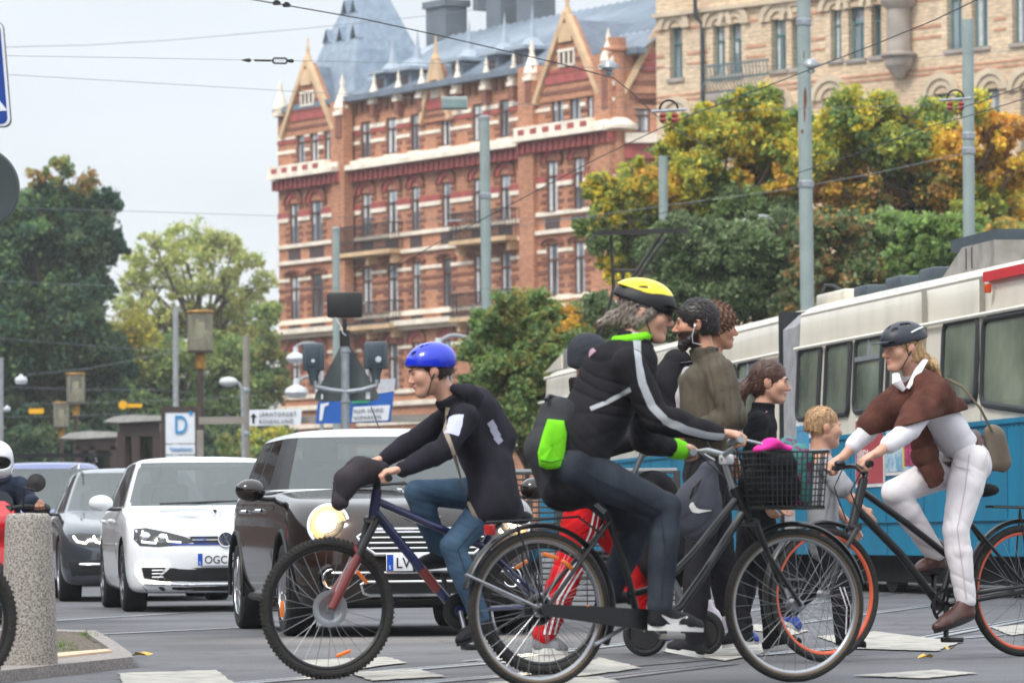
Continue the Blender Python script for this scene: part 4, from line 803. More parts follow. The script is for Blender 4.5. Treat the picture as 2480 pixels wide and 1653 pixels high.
mb = MB(); mb.prism([P(u, v, Y - .02) for u, v in ((606, 1009), (614, 1000), (622, 1009), (616, 1009), (616, 1024), (611, 1024), (611, 1009))], (0, .01, 0)); mb.build('arrow', SBLACK, root, smooth=0)
root = thing('direction_sign', 'blue direction sign with white destination box behind the signal pole', 'sign', G(860, 92)); Y = 92
panel(root, [(769, 974), (955, 946), (946, 1022), (764, 1026)], Y, SBLUE); panel(root, [(856, 985), (945, 980), (940, 1017), (852, 1021)], Y - .02, SWHITE, .02, 'destination_box'); panel(root, [(776, 978), (796, 974), (796, 980), (786, 984), (780, 1018), (773, 1018)], Y - .02, SWHITE, .02, 'arrow')
panel(root, [(918, 918), (958, 916), (955, 945), (914, 949)], Y - .01, M('sign_grey', lin(196, 196, 204), .6), .02, 'top_panel'); panel(root, [(852, 968), (896, 965), (895, 975), (852, 977)], Y - .03, M('sign_green', lin(40, 150, 112), .5), .01, 'green_panel')
text('RUM NORD', .115, P(857, 1000, Y - .04), (1, 0, .04), (0, 0, 1), SBLACK, parent=root, sx=.85, sp=1.3); text('NSPARKEN', .115, P(856, 1016, Y - .04), (1, 0, .04), (0, 0, 1), SBLACK, parent=root, sx=.85, sp=1.3)
# traffic signal cluster seen from the back
Y = 61; root = thing('traffic_signal', 'traffic signal pole seen from behind with two dark heads, triangle sign and black board', 'traffic light', G(838, Y)); b = G(838, Y)
MB().tube([b, P(836, 838, Y)], .062, 20).build('post', STEEL, root); MB().tube([P(836, 838, Y), P(835, 800, Y)], .075, 16).build('sleeve', BLACKP, root); MB().tube([P(835, 800, Y), P(835, 772, Y)], .03, 10).build('stem', BLACKP, root)
c = P(835, 738, Y); MB().box(c, (.5, .08, .36), bev=.04).build('black_board', BLACKP, root); mb = MB()
for sx in (-1, 1): mb.tube([c + V((sx * .25, 0, .02)), c + V((sx * .285, 0, .02))], .012, 8)
mb.build('bolt', STEEL, root); MB().tube([P(812, 768, Y - .05), P(818, 778, Y - .05), P(826, 790, Y - .08), P(830, 806, Y - .09), P(838, 812, Y - .09)], .008, 6).build('cable', WHITE, root)
def rtri(pts, r, n=5):
    out = []
    for i in range(3):
        p, a, d = pts[i], pts[i - 1], pts[(i + 1) % 3]; u, w = (a - p).normalized(), (d - p).normalized()
        for k in range(n + 1):
            f = k / n; out.append(p + u * (r * (1 - f) ** 1.6) * 1.2 + w * (r * f ** 1.6) * 1.2)
    return out
SBACK = M('sign_back', lin(92, 100, 100), .5, .2, var=.1, vs=3)
t3 = rtri([P(835, 815, Y - 0), P(754, 972, Y), P(925, 968, Y)], .09); MB().prism([p + V((0, .12, 0)) for p in t3], (0, .02, 0)).build('warning_sign_back', SBACK, root, smooth=0)
for v in (850, 972): MB().lathe(P(837, v, Y), (0, 0, 1), [(.066, -.02), (.075, -.015), (.075, .015), (.066, .02)], 16).build('clamp', STEEL, root)
mb = MB()
for u, v in ((764, 936), (912, 933)): mb.tube([P(838, 948, Y - .03), P((838 + u) / 2, 944, Y - .03), P(u, v, Y - .03), P(u, v - 14, Y - .03)], .035, 10)
mb.build('bracket', STEEL, root)
for u, v, w, h in ((759, 864, 52, 66), (910, 860, 58, 66)):
    c = P(u, v, Y); s = Y / FP; hd_ = MB().box(c, (w * s, .2, h * s), bev=.035).build('signal_head', DGREY, root); MB().box(c + V((0, -.1, -.0)), (w * s * .62, .03, h * s * .74), bev=.01).build('back_cover', M('slate_plastic', lin(52, 66, 78), .5), hd_)
    MB().lathe(c - V((0, 0, h * s * .5)), (0, 0, -1), [(.1, -.01), (.075, .06), (.06, .16), (.055, .2)], 14).build('neck', DGREY, root); MB().lathe(c + V((.02 * (1 if u > 800 else -1) + .02, -.118, -.06)), (0, -1, 0), [(.045 if u > 800 else .028, 0), (.03 if u > 800 else .02, .002)], 7).build('sticker', M('sticker', lin(196, 200, 204), .7), hd_)
MB().box(P(891, 957, Y - .01), (.06, .006, .1)).build('sticker', WHITE, root, smooth=0); MB().box(P(780, 960, Y - .01), (.03, .006, .07)).build('sticker', WHITE, root, smooth=0)
# hanging yellow signs, pendant lamps
for label, u0, v0, u1, v1, Y_, disc in (('yellow sign plate hanging from wires left of the smallest lantern', 70, 989, 106, 1001, 150, 0), ('yellow disc and plate hanging from wires right of the lanterns', 309, 977, 344, 986, 140, 1)):
    a, b = P(u0, v0, Y_), P(u1, v1, Y_); root = thing('hanging_sign', label, 'sign', ((a.x + b.x) / 2, Y_, 0)); MB().box(((a.x + b.x) / 2, Y_, (a.z + b.z) / 2), (b.x - a.x, .05, a.z - b.z)).build('plate', YEL, root, smooth=0)
    if disc: MB().lathe(P(298, 980, Y_), (0, -1, 0), [(.14, 0), (.14, .05)], 20).build('disc', YEL, root)
    MB().tube([((a.x + b.x) / 2, Y_, a.z), ((a.x + b.x) / 2, Y_, a.z + .35)], .012, 6).build('hanger', IRON, root)
for label, u, v, s, Y_ in (('white pendant lamp hanging over the motorcycle rider', 51, 921, 1.0, 100), ('smaller white pendant lamp at far left below the larger one', 17, 990, .7, 120)):
    c = P(u, v, Y_); MB().lathe(c, (0, 0, 1), [(.0, -.08 * s), (.12 * s, -.07 * s), (.15 * s, 0), (.13 * s, .07 * s), (.05 * s, .1 * s), (.03 * s, .14 * s)], 20); tag((lambda m: (m.lathe(c, (0, 0, 1), [(.0, -.09 * s), (.12 * s, -.08 * s), (.15 * s, 0), (.13 * s, .07 * s), (.05 * s, .1 * s), (.03 * s, .15 * s)], 20), m)[1])(MB()).build('pendant_lamp', WHITE, loc=c), label, 'lamp')
# overhead wires
WIRE = M('wire_black', lin(40, 42, 46), .6); WIREG = M('wire_grey', lin(120, 128, 136), .6)
def wire(label, pts, Y0, Y1, r=.008, mat=WIRE):
    n = len(pts); L_ = [0]
    for i in range(1, n): L_.append(L_[-1] + math.dist(pts[i], pts[i - 1]))
    r = r * (.62 if mat is WIREG else .85); q = [P(u * 1.05442, v * 1.05442, Y0 + (Y1 - Y0) * l / L_[-1]) for (u, v), l in zip(pts, L_)]
    out = lambda p: p[0] < 0 or p[0] > 2352 or p[1] < 0
    if out(pts[0]): q.insert(0, q[0] + (q[0] - q[1]).normalized() * 14)
    if out(pts[-1]): q.append(q[-1] + (q[-1] - q[-2]).normalized() * 14)
    return tag(MB().tube(q, r, 6).build('overhead_wire', mat), label, 'wire', 'overhead tram wires')
wire('black trolley wire running from the top left down to the red insulators', [(560, -4), (660, 13), (830, 43), (1000, 80), (1160, 117), (1300, 150), (1410, 180)], 48, 54, .0085)
wire('black trolley wire bending steeply from the splice past the red insulators', [(1410, 180), (1450, 212), (1500, 260), (1540, 290), (1635, 342)], 54, 62, .0085)
wire('black trolley wire rising from the signal board to the top right corner', [(880, 632), (1000, 560), (1180, 466), (1370, 365), (1480, 312), (1560, 275), (1700, 222), (1860, 160), (2000, 106), (2150, 45), (2260, -8)], 75, 48, .0085)
wire('pale thick wire near the top of the sky left of the spire', [(-10, 109), (200, 104), (400, 92), (700, 66), (1000, 35), (1300, -8)], 90, 110, .011, WIREG)
wire('thin straight wire holding the turnbuckle in front of the spire', [(-10, 128), (300, 133), (555, 138), (680, 140), (1000, 146), (1300, 152), (1400, 157)], 50, 56, .005, WIREG)
wire('thin span wire crossing the pale building windows to the right edge', [(1400, 157), (1600, 156), (1860, 148), (2100, 133), (2370, 113)], 56, 60, .005, WIREG)
wire('thin wire slanting across the sky to the brick house gable', [(-10, 170), (300, 188), (640, 208), (800, 217), (1000, 228), (1300, 246), (1700, 254), (2150, 240)], 60, 70, .006, WIREG)
wire('thin wire across the dark tree to the brick house arches', [(20, 477), (300, 485), (640, 496), (760, 499), (1000, 504), (1400, 500)], 80, 90, .008, WIREG)
wire('thin wire across the trees level with the lower balconies', [(-10, 645), (250, 656), (640, 660), (1000, 664), (1380, 660)], 80, 95, .008, WIREG)
wire('span wire sloping up over the autumn trees to the pole clamp', [(1180, 520), (1560, 468), (1800, 436), (2000, 400), (2228, 350)], 90, 80, .012, WIREG)
wire('black trolley wire sloping over the autumn trees to the right edge', [(1380, 530), (1560, 478), (1800, 408), (1990, 345), (2130, 292), (2220, 268), (2370, 222)], 80, 60, .009)
wire('short black wire from the pole insulators to the right edge', [(2170, 258), (2250, 235), (2370, 190)], 66, 60, .009)
for i, (lab, pts) in enumerate((('wire across the dark tree above the white pendant lamp', [(-10, 776), (150, 789), (250, 797), (420, 806)]), ('wire rising from the pendant lamp to the pale tree', [(62, 860), (200, 846), (330, 822), (480, 790)]), ('wire above the yellow signs and behind the middle lantern', [(50, 928), (200, 925), (400, 918), (590, 908)]), ('wire passing level under the middle lantern', [(20, 888), (200, 894), (330, 894), (440, 900)]), ('lowest wire behind the smallest lantern', [(10, 957), (120, 956), (260, 950), (380, 952)]))):
    wire(lab, pts, 140, 150, .014, WIREG)
INSR = M('red_insulator', lin(150, 60, 52), .4)
def hanger(label, u, v, Y_, arc=True, s=1.0):
    c = P(u, v, Y_); root = thing('wire_insulator', label, 'insulator', (c.x, c.y, 0)); k = .085 * s
    MB().tube([c + V((-2.6 * k, 0, .6 * k)), c + V((2.6 * k, 0, .9 * k))], .02 * s, 8).build('cross_bar', STEEL, root)
    if arc: MB().torus(c + V((0, 0, .9 * k)), (0, 1, 0), 1.35 * k, .014 * s, 20, 6, a0=-1.57, a1=1.57, up=(0, 0, 1)).build('arc', BLACKP, root)
    for dx in (-.9, .9): MB().lathe(c + V((dx * k, 0, .4 * k)), (0, 0, -1), [(.02 * s, 0), (.05 * s, .03 * s), (.03 * s, .06 * s), (.05 * s, .09 * s), (.02 * s, .13 * s)], 12).build('insulator', INSR, root)
hanger('red twin insulator hanger where the wires cross below the pale building corner', 1620, 280, 55); hanger('red twin insulator hanger beside the thin right pole', 2314, 252, 66, s=1.1); hanger('small red wire insulator in front of the brick balcony', 1100, 540, 75, False, .6)
for label, u, v, Y_ in (('grey wire splice hanging in front of the brick corner turret', 1476, 165, 54), ('grey wire clamp in front of the thick pole', 1964, 160, 58)):
    c = P(u, v, Y_); mb = MB(); mb.lathe(c, (0, 0, 1), [(.03, -.1), (.06, -.06), (.035, -.04), (.1, 0), (.09, .05), (.05, .09)], 14); mb.box(c + V((0, 0, .02)), (.26, .05, .03)); tag(mb.build('wire_clamp', STEEL, loc=c), label, 'clamp')
c0, c1 = P(585, 146, 51), P(712, 148, 51.6); mb = MB(); d = (c1 - c0); mb.tube([c0, c0 + d * .1, c0 + d * .14, c0 + d * .18], [.005, .02, .025, .01], 8); mb.tube([c0 + d * .25, c0 + d * .55], .013, 8); u_ = V((0, 0, .03))
for sg in (-1, 1): mb.tube([c0 + d * .58, c0 + d * .62 + u_ * sg, c0 + d * .84 + u_ * sg, c0 + d * .88], .012, 6)
mb.tube([c0 + d * .9, c0 + d * .97, c1], [.02, .024, .006], 8); tag(mb.build('turnbuckle', BLACKP, loc=c0), 'dark turnbuckle in the thin wire left of the gable finial', 'turnbuckle')
for label, u, v, Y_ in (('dark clip on the trolley wire left of the spire, outer one', 670, 8, 48.6), ('dark clip on the trolley wire nearer the spire', 694, 13, 48.8)):
    c = P(u, v, Y_); mb = MB(); mb.box(c, (.09, .05, .045), bev=.015); mb.box(c + V((0, 0, .02)), (.05, .06, .03), bev=.01); tag(mb.build('wire_clip', BLACKP, loc=c), label, 'clip')
c = P(1101, 250, 70); root = thing('lamp_box', 'grey green lamp box hanging from a wire above the capped pole', 'lamp', (c.x, c.y, 0)); MB().box(c, (.42, .2, .2), bev=.02).build('housing', POLE, root); MB().box(c + V((0, -.1, -.02)), (.36, .02, .12)).build('lens', M('dim_lens', lin(128, 150, 150), .3), root, smooth=0)
# ------------------------------------------------------------------ cars: local x across, y forward from the front axle, z up
CHROME = M('chrome', (.82, .83, .85), .08, 1.0, var=.03); TYRE = M('tyre_rubber', lin(38, 38, 40), .85, var=.2, vs=30, bump=.2, bs=60); RIMM = M('alloy', lin(176, 180, 184), .28, .85, var=.08); BLKT = M('black_trim', lin(24, 24, 26), .55, var=.2)
GLOSSB = M('gloss_black', (.012, .012, .014), .08, spec=.6, var=.1); MESHB = M('grille_black', (.014, .014, .015), .5); CARGL = glass_mat('car_glass', (.66, .72, .72), .62, .015, (.14, .17, .175), 1.9, .8); CARGD = glass_mat('car_side_glass', (.35, .38, .38), .8, .02, (.015, .017, .018), 1.75, .8)
LAMPON = M('lamp_glow', (1, .8, .5), .3, emit=30, var=0); LAMPW = M('drl_glow', (1, .95, .82), .3, emit=3.2, var=0); AMBER = M('amber_glow', (1, .45, .12), .3, emit=1.6, var=0); LENS = glass_mat('lamp_lens', (.97, .97, .97), .8, .02, (.3, .32, .34), 1.4, .4); REFL = M('reflector', (.7, .72, .74), .15, .9, var=.1, vs=30)
PLATEW = M('plate_white', lin(226, 228, 232), .4, var=.04); PLATEB = M('plate_blue', lin(20, 78, 178), .4); PLATEK = M('plate_black', lin(26, 26, 30), .5); SEATM = M('car_seat', lin(62, 64, 68), .9); INTER = M('car_interior', lin(44, 46, 50), .9)
def crom(A, m):
    A = np.array(A, float); n = len(A); t = np.linspace(0, n - 1, m); i = np.minimum(t.astype(int), n - 2); f = (t - i)[:, None]
    p0, p1, p2, p3 = A[np.maximum(i - 1, 0)], A[i], A[i + 1], A[np.minimum(i + 2, n - 1)]
    return .5 * (2 * p1 + (p2 - p0) * f + (2 * p0 - 5 * p1 + 4 * p2 - p3) * f ** 2 + (3 * p1 - p0 - 3 * p2 + p3) * f ** 3)
def outline(w, yf, yr, bf, br, n, kf=20, ks=18, kr=12):
    pts = []
    e = 2 / n
    for i in range(kf + 1): t = math.pi / 2 * i / kf; pts.append((w * math.sin(t) ** e, yf - bf + bf * math.cos(t) ** e))
    for i in range(1, ks): pts.append((w, (yf - bf) + ((yr + br) - (yf - bf)) * i / ks))
    for i in range(kr + 1): t = math.pi / 2 * i / kr; pts.append((w * math.cos(t) ** e, yr + br - br * math.sin(t) ** e))
    ym = (yf + yr) / 2; L = (yf - yr) / 2
    pts = [(x * (1 - .045 * abs((y - ym) / L) ** 2.5), y) for x, y in pts]
    return pts + [(-x, y) for x, y in reversed(pts[1:-1])]
def shell(rings, m, **k):                                # ring: (w, yf, yr, bf, br, n, z_front, z_mid, z_rear)
    out = []
    for w, yf, yr, bf, br, n, zf, zm, zr in crom(rings, m):
        o = outline(max(w, .01), yf, yr, bf, br, n, **k); ym = -.55
        out.append([V((x, y, zm + (zf - zm) * min(1, max(0, (y - ym) / (yf - ym))) ** 1.0 if y > ym else zm + (zr - zm) * min(1, (ym - y) / (ym - yr)))) for x, y in o])
    return out
def bool_cut(o, cutters):
    bm_ = MB()
    for a, b, r in cutters: bm_.lathe(a, V(b) - V(a), [(r, 0), (r, (V(b) - V(a)).length)], 40)
    me = bpy.data.meshes.new('cut'); me.from_pydata(bm_.v, [], bm_.f); b = bmesh.new(); b.from_mesh(me); bmesh.ops.recalc_face_normals(b, faces=b.faces[:]); b.to_mesh(me); b.free(); me.materials.append(BLKT)
    c = bpy.data.objects.new('cut', me); COL.objects.link(c); md = o.modifiers.new('b', 'BOOLEAN'); md.object = c; md.operation = 'DIFFERENCE'; md.solver = 'EXACT'; md.material_mode = 'TRANSFER'
    dg = bpy.context.evaluated_depsgraph_get(); new = bpy.data.meshes.new_from_object(o.evaluated_get(dg)); o.modifiers.clear(); old = o.data; o.data = new; new.name = old.name
    new.polygons.foreach_set('use_smooth', [True] * len(new.polygons)); new.set_sharp_from_angle(angle=R(40)); bpy.data.objects.remove(c)
def wheel(root, x, y, R_, w, rim=RIMM, spokes=5, dish=.0, double=False):
    sg = 1 if x > 0 else -1; c = V((x, y, R_)); ax = V((sg, 0, 0)); ri = R_ * .68
    t = MB(); t.lathe(c - ax * w, ax, [(ri, 0), (R_ * .93, 0), (R_ * .985, w * .08), (R_, w * .18), (R_, w * .82), (R_ * .985, w * .92), (R_ * .93, w), (R_ * .8, w + .006), (ri, w - .008), (ri, 0)], 48); wo = t.build('wheel', TYRE, root, 30)
    r = MB(); r.lathe(c - ax * .0, ax, [(ri * 1.02, -w * .5), (ri * 1.02, -.012), (ri * .96, .0), (ri * .9, -.03), (ri * .88, -w * .6)], 40); r.lathe(c, ax, [(0, .0), (ri * .2, .0), (ri * .24, -.02), (ri * .24, -.06)], 20)
    for k in range(spokes):
        for da in ((-.13, .13) if double else (0,)):
            a = 2 * math.pi * k / spokes + da; d = V((0, math.cos(a), math.sin(a))); r.bar(c + d * ri * .15 - ax * .012, c + d * ri * .95 - ax * .02, ri * (.13 if double else .24), .03, up=ax, bev=.006)
    r.build('rim', rim, wo, 30); MB().lathe(c - ax * .07, ax, [(0, 0), (ri * .9, 0)], 32).build('brake_disc', M('brake_disc', (.12, .12, .125), .4, .6), wo); return wo
def car(name, label, p, loc, rot, cat='car'):
    root = thing(name, label, cat, (0, 0, 0)); hw = p['w'] / 2
    b = MB(); b.loft(shell(p['body'], 44)); body = b.build('body', p['paint'], root, 40)
    wr, wb, tw = p['R'], p['wb'], p.get('tw', .2); xo = hw - .02
    bool_cut(body, [((s * (hw - .42), y, wr), (s * (hw + .3), y, wr), wr + p.get('arch', .055)) for s in (-1, 1) for y in (0, -wb)])
    bv = BVHTree.FromPolygons([v.co for v in body.data.vertices], [tuple(q.vertices) for q in body.data.polygons])
    # greenhouse
    G_ = shell(p['green'], 26, kf=22, ks=24, kr=12); n = len(G_[0]); half = n // 2
    lo, hi = p.get('gl', (2, 16)); main, roof = MB(), MB(); panes = {}
    for i in range(len(G_) - 1):
        for j in range(n):
            q = [G_[i][j], G_[i][(j + 1) % n], G_[i + 1][(j + 1) % n], G_[i + 1][j]]; c = sum(q, V()) / 4; w = max(abs(v.x) for v in G_[i]); yfr, yre = max(v.y for v in G_[i]), min(v.y for v in G_[i])
            jj = j if j < half else n - 1 - j; sd = 'r' if j < half else 'l'; key = None
            if lo <= i < hi:
                fr = abs(c.x) / w
                if jj < 22 and fr < p.get('wsx', .93) : key = 'windscreen'
                elif 23 <= jj < 46:
                    k0 = p.get('pillars', ((25, 33), (34, 43)))
                    for ki, (a, e) in enumerate(k0):
                        if a <= jj < e: key = 'side_window_' + sd + str(ki)
                elif jj >= 49: key = 'rear_window'
            if key: panes.setdefault(key, MB()).add(q, [(0, 1, 2, 3)])
            elif i >= hi: roof.add(q, [(0, 1, 2, 3)])
            else: main.add(q, [(0, 1, 2, 3)], 1 if 21 < jj < 48 and lo <= i < hi or (jj <= 21 and p.get('blackA')) else 0)
    main.build('pillars', [p['paint'], BLKT], root, 40, weld=True); ro = roof.build('roof', p.get('roof', p['paint']), root, 40, weld=True)
    for key, mb in panes.items():
        nm = key if key in ('windscreen', 'rear_window') else 'side_window'; mb.build(nm, CARGL if key == 'windscreen' else CARGD, root, 60, weld=True)
    # interior
    bz = p['belt']; yc = p['green'][0][1]; mb = MB(); mb.box((0, yc - .42, bz - .07), (hw * 1.45, .5, .14), bev=.04); mb.box((0, yc - 1.5, bz - .28), (hw * 1.4, 1.9, .1)); mb.build('dashboard', INTER, root)
    for sx in (-1, 1):
        mb = MB(); mb.box((sx * .36, yc - 1.25, bz - .02), (.46, .16, .5), bev=.06); mb.box((sx * .36, yc - 1.28, bz + .3), (.26, .1, .17), bev=.04); mb.build('seat', SEATM, root)
    MB().torus((.36, yc - .8, bz + .02), (0, 1, .45), .17, .016, 28, 8).build('steering_wheel', BLKT, root)
    for s in (-1, 1):
        for y in (0, -wb): wheel(root, s * xo, y, wr, tw, p.get('rimm', RIMM), p.get('spokes', 5), double=p.get('dbl', False))
    root.location = loc; root.rotation_euler = (0, 0, rot)
    return root, body, bv
def front(bv, x, z, off=0.0):
    h = bv.ray_cast(V((x, 4, z)), V((0, -1, 0)))
    return (h[0] if h[0] is not None else V((x, -.2, z))) + V((0, off, 0))
def side(bv, y, z, sg, off=0.0):
    h = bv.ray_cast(V((sg * 4, y, z)), V((-sg, 0, 0))); return (h[0] if h[0] is not None else V((sg * .8, y, z))) + V((sg * off, 0, 0))
def patch(bv, pts, off=.006, rings=5, m=0, mb=None, fn=front, **k):   # star shaped outline in front view draped on the body
    mb = mb or MB(); n = len(pts); c = (sum(p[0] for p in pts) / n, sum(p[1] for p in pts) / n); vs = [fn(bv, c[0], c[1], off)]; fs = []
    for r in range(1, rings + 1):
        f = r / rings
        for x, z in pts: vs.append(fn(bv, c[0] + (x - c[0]) * f, c[1] + (z - c[1]) * f, off))
    for x, z in pts: vs.append(fn(bv, x, z, -.01))
    for j in range(n): fs.append((0, 1 + j, 1 + (j + 1) % n))
    for r in range(rings):
        for j in range(n): a, b_ = 1 + r * n + j, 1 + r * n + (j + 1) % n; fs.append((a, a + n, b_ + n, b_))
    return mb.add(vs, fs, m)
def dense(pts, k=4):
    out = []
    for i in range(len(pts)):
        a, b = pts[i], pts[(i + 1) % len(pts)]
        for j in range(k): out.append((a[0] + (b[0] - a[0]) * j / k, a[1] + (b[1] - a[1]) * j / k))
    return out
def mir(pts): return [(-x, z) for x, z in reversed(pts)]
def strip(bv, pts, r, off=.0, sq=1.0, mb=None, k=6, fn=front):
    mb = mb or MB(); q = []
    for i in range(len(pts) - 1):
        for j in range(k): f = j / k; q.append(fn(bv, pts[i][0] + (pts[i + 1][0] - pts[i][0]) * f, pts[i][1] + (pts[i + 1][1] - pts[i][1]) * f, off))
    q.append(fn(bv, pts[-1][0], pts[-1][1], off)); return mb.tube(q, r, 8)
def plate(root, bv, z, tx, x0=0.0):
    c = front(bv, x0, z, .03); o = MB().box(c, (.52, .012, .112), bev=.004).build('number_plate', PLATEW, root); MB().box(c + V((.237, .005, 0)), (.042, .008, .106)).build('country_strip', PLATEB, o, smooth=0)
    text(tx, .098, c + V((.2, .0085, -.035)), (-1, 0, 0), (0, 0, 1), PLATEK, parent=o, depth=.002, sx=.95); text('S', .035, c + V((.247, .0105, -.042)), (-1, 0, 0), (0, 0, 1), PLATEW, parent=o, depth=.001); return o
def mirror(root, bv, sg, y, z, hw, paint, size=(.1, .06, .075), out=.16):
    c = V((sg * (hw + out), y, z)); o = MB().ell(c, size, nu=20, nv=14).build('wing_mirror', paint, root); MB().tube([V((sg * (hw - .06), y - .02, z - .06)), V((sg * (hw + .03), y, z - .06)), c - V((0, 0, size[2] * .6))], .022, 8, sq=.7).build('mirror_arm', BLKT, o)
    MB().ell(c - V((0, size[1] * .55, 0)), (size[0] * .86, size[1] * .5, size[2] * .82), nu=16, nv=10).build('mirror_glass', GLOSSB, o)
def handle(root, bv, y, z, sg, mat):
    mb = MB(); p = [side(bv, y + d, z, sg, .0 if abs(d) > .09 else .03) for d in (-.1, -.07, 0, .07, .1)]; mb.tube(p, .013, 8); mb.build('door_handle', mat, root)
def seam(root, bv, pts, fn=side, **k):
    mb = MB(); q = [fn(bv, a, b, *k.get('x', ()), .0005) for a, b in pts]; mb.tube(q, .004, 5); mb.build('panel_gap', BLKT, root)
# ---- brown-black small hatchback with round headlamps
MINIP = M('brown_black_paint', lin(24, 15, 12), .14, 0, coat=.7, var=.08, spec=.4); SILVR = M('silver_roof', lin(196, 200, 204), .3, .3, coat=.6, var=.04)
mini = dict(w=1.727, wb=2.567, R=.315, tw=.205, belt=.98, paint=MINIP, roof=SILVR, spokes=10, arch=.06, blackA=True, wsx=.90,
    body=[(.66, .55, -3.0, .35, .3, 3, .19, .19, .22), (.78, .68, -3.08, .38, .3, 3, .20, .20, .24), (.835, .76, -3.17, .45, .35, 2.7, .30, .30, .34), (.858, .79, -3.2, .5, .35, 2.6, .46, .46, .5), (.8635, .785, -3.2, .52, .36, 2.5, .62, .64, .68), (.855, .745, -3.17, .55, .36, 2.4, .76, .81, .84), (.83, .66, -3.12, .6, .36, 2.4, .855, .93, .95), (.76, .55, -3.06, .62, .36, 2.4, .895, .975, .98), (.55, .42, -2.95, .5, .3, 2.3, .92, 1.0, .99), (.3, .3, -2.8, .3, .3, 2.2, .935, 1.015, 1.0), (.02, .2, -2.6, .1, .1, 2.0, .94, 1.02, 1.0)],
    green=[(.80, -.30, -3.1, .55, .3, 2.6, .955, .955, .96), (.785, -.37, -3.08, .55, .3, 2.6, 1.0, 1.0, 1.0), (.72, -.62, -3.02, .48, .28, 2.6, 1.17, 1.17, 1.17), (.655, -.86, -2.94, .42, .25, 2.6, 1.31, 1.32, 1.31), (.625, -.95, -2.90, .4, .25, 2.6, 1.365, 1.375, 1.36), (.55, -1.02, -2.85, .38, .25, 2.5, 1.39, 1.41, 1.39), (.3, -1.2, -2.6, .25, .2, 2.2, 1.41, 1.43, 1.41), (.01, -1.6, -2.2, .1, .1, 2, 1.42, 1.437, 1.42)], gl=(3, 13))
root, body, bv = car('parked_car', 'dark brown small car with round lit headlamps and silver roof waiting at the crossing', mini, (-.73, 29.45, 0), R(190.4))
root.name = 'small_car'
for s in (-1, 1):
    c = front(bv, s * .615, .745); ax = V((s * .34, .9, .22)).normalized(); hl = MB().lathe(c - ax * .02, ax, [(.142, -.03), (.15, .0), (.145, .02), (.125, .022), (.12, -.005)], 36).build('headlamp', CHROME, root)
    MB().lathe(c - ax * .03, ax, [(.0, .0), (.06, .01), (.12, .035)], 28).build('reflector', M('glow_reflector', (1, .66, .3), .3, emit=.9, var=0), hl); MB().lathe(c + ax * .052 + V((0, 0, .005)), ax, [(.066, 0), (.05, .012), (.0, .016)], 24).build('bulb', LAMPON, hl)  # reflector's amber emission stands in for the bulb's light on it
    ld = bpy.data.lights.new('headlamp_light', 'POINT'); ld.energy = 14; ld.color = (1, .72, .4); ld.shadow_soft_size = .05; lo_ = bpy.data.objects.new('headlamp_light', ld); COL.objects.link(lo_); lo_.parent = hl; lo_.location = c + ax * .11
    MB().lathe(c, ax, [(.12, .005), (.1, .03), (.06, .045), (.0, .05)], 28).build('lens', LENS, hl)
    c = front(bv, s * .6, .385); a2 = V((s * .2, .95, .05)).normalized(); fl = MB().lathe(c - a2 * .01, a2, [(.1, -.02), (.104, .012), (.085, .018), (.078, -.02)], 28).build('fog_lamp', GLOSSB, root)
    MB().lathe(c - a2 * .03, a2, [(0, 0), (.062, .012)], 24).build('fog_bulb', LAMPW if s < 0 else AMBER, fl); MB().torus(c, a2, .064, .008, 28, 8).build('fog_ring', CHROME, fl); MB().box(c + V((0, .012, -.002)), (.12, .012, .012)).build('fog_bar', BLKT, fl)
    mirror(root, bv, s, -.52, .985, .86, MINIP, (.105, .085, .078), .13)
    for y in (-1.15, -2.0): handle(root, bv, y, .85, s, CHROME)
    for pts in ([(-.45, .3), (-.47, .55), (-.43, .88)], [(-1.42, .3), (-1.42, .9)], [(-2.05, .6), (-2.2, .9)]): seam(root, bv, pts, x=(s,))
    for y in (0, -2.567): MB().torus((s * .852, y, .315), (s, 0, 0), .388, .016, 30, 8, a0=-1.75, a1=1.75, up=(0, 0, 1)).build('wheel_arch', BLKT, root)
    mb = MB(); mb.tube([side(bv, y, .245, s, .0) for y in (-.45, -.8, -1.3, -1.8, -2.1)], .03, 8); mb.build('sill_trim', BLKT, root)
gp = dense([(-.44, .66), (-.36, .71), (.36, .71), (.44, .66), (.40, .60), (.33, .545), (-.33, .545), (-.40, .60)]); gr = patch(bv, gp, .008).build('grille', MESHB, root)
mb = MB(); strip(bv, [gp[i] for i in list(range(0, len(gp), 2)) + [0]], .013, .012, mb=mb, k=2); mb.build('grille_frame', CHROME, gr)
for z, h in ((.69, .34), (.655, .40), (.62, .395), (.585, .36)): strip(bv, [(-h, z), (h, z)], .0085, .018, k=14).build('grille_bar', CHROME, gr)
lp = dense([(-.42, .35), (-.38, .365), (.38, .365), (.42, .35), (.40, .29), (.36, .275), (-.36, .275), (-.40, .29)]); lg = patch(bv, lp, .006).build('lower_grille', MESHB, root); strip(bv, [lp[i] for i in list(range(0, len(lp), 2)) + [0]], .011, .01, k=2).build('grille_frame', CHROME, lg)
strip(bv, [(-.6, .425), (.6, .425)], .01, .006, k=16).build('chrome_strip', CHROME, root); patch(bv, dense([(-.66, .25), (.66, .25), (.6, .2), (-.6, .2)]), .01).build('front_lip', BLKT, root)
plate(root, bv, .49, 'LWO 1')
c = front(bv, 0, .775, .012); bd = MB().lathe(c, (0, .9, .3), [(.032, 0), (.032, .006), (0, .01)], 20).build('badge', BLKT, root); mb = MB()
for s in (-1, 1): mb.prism([c + V((s * .03, 0, .016)), c + V((s * .125, -.012, .022)), c + V((s * .1, -.01, -.008)), c + V((s * .03, 0, -.018))], (0, .006, 0))
mb.build('wing', CHROME, bd)
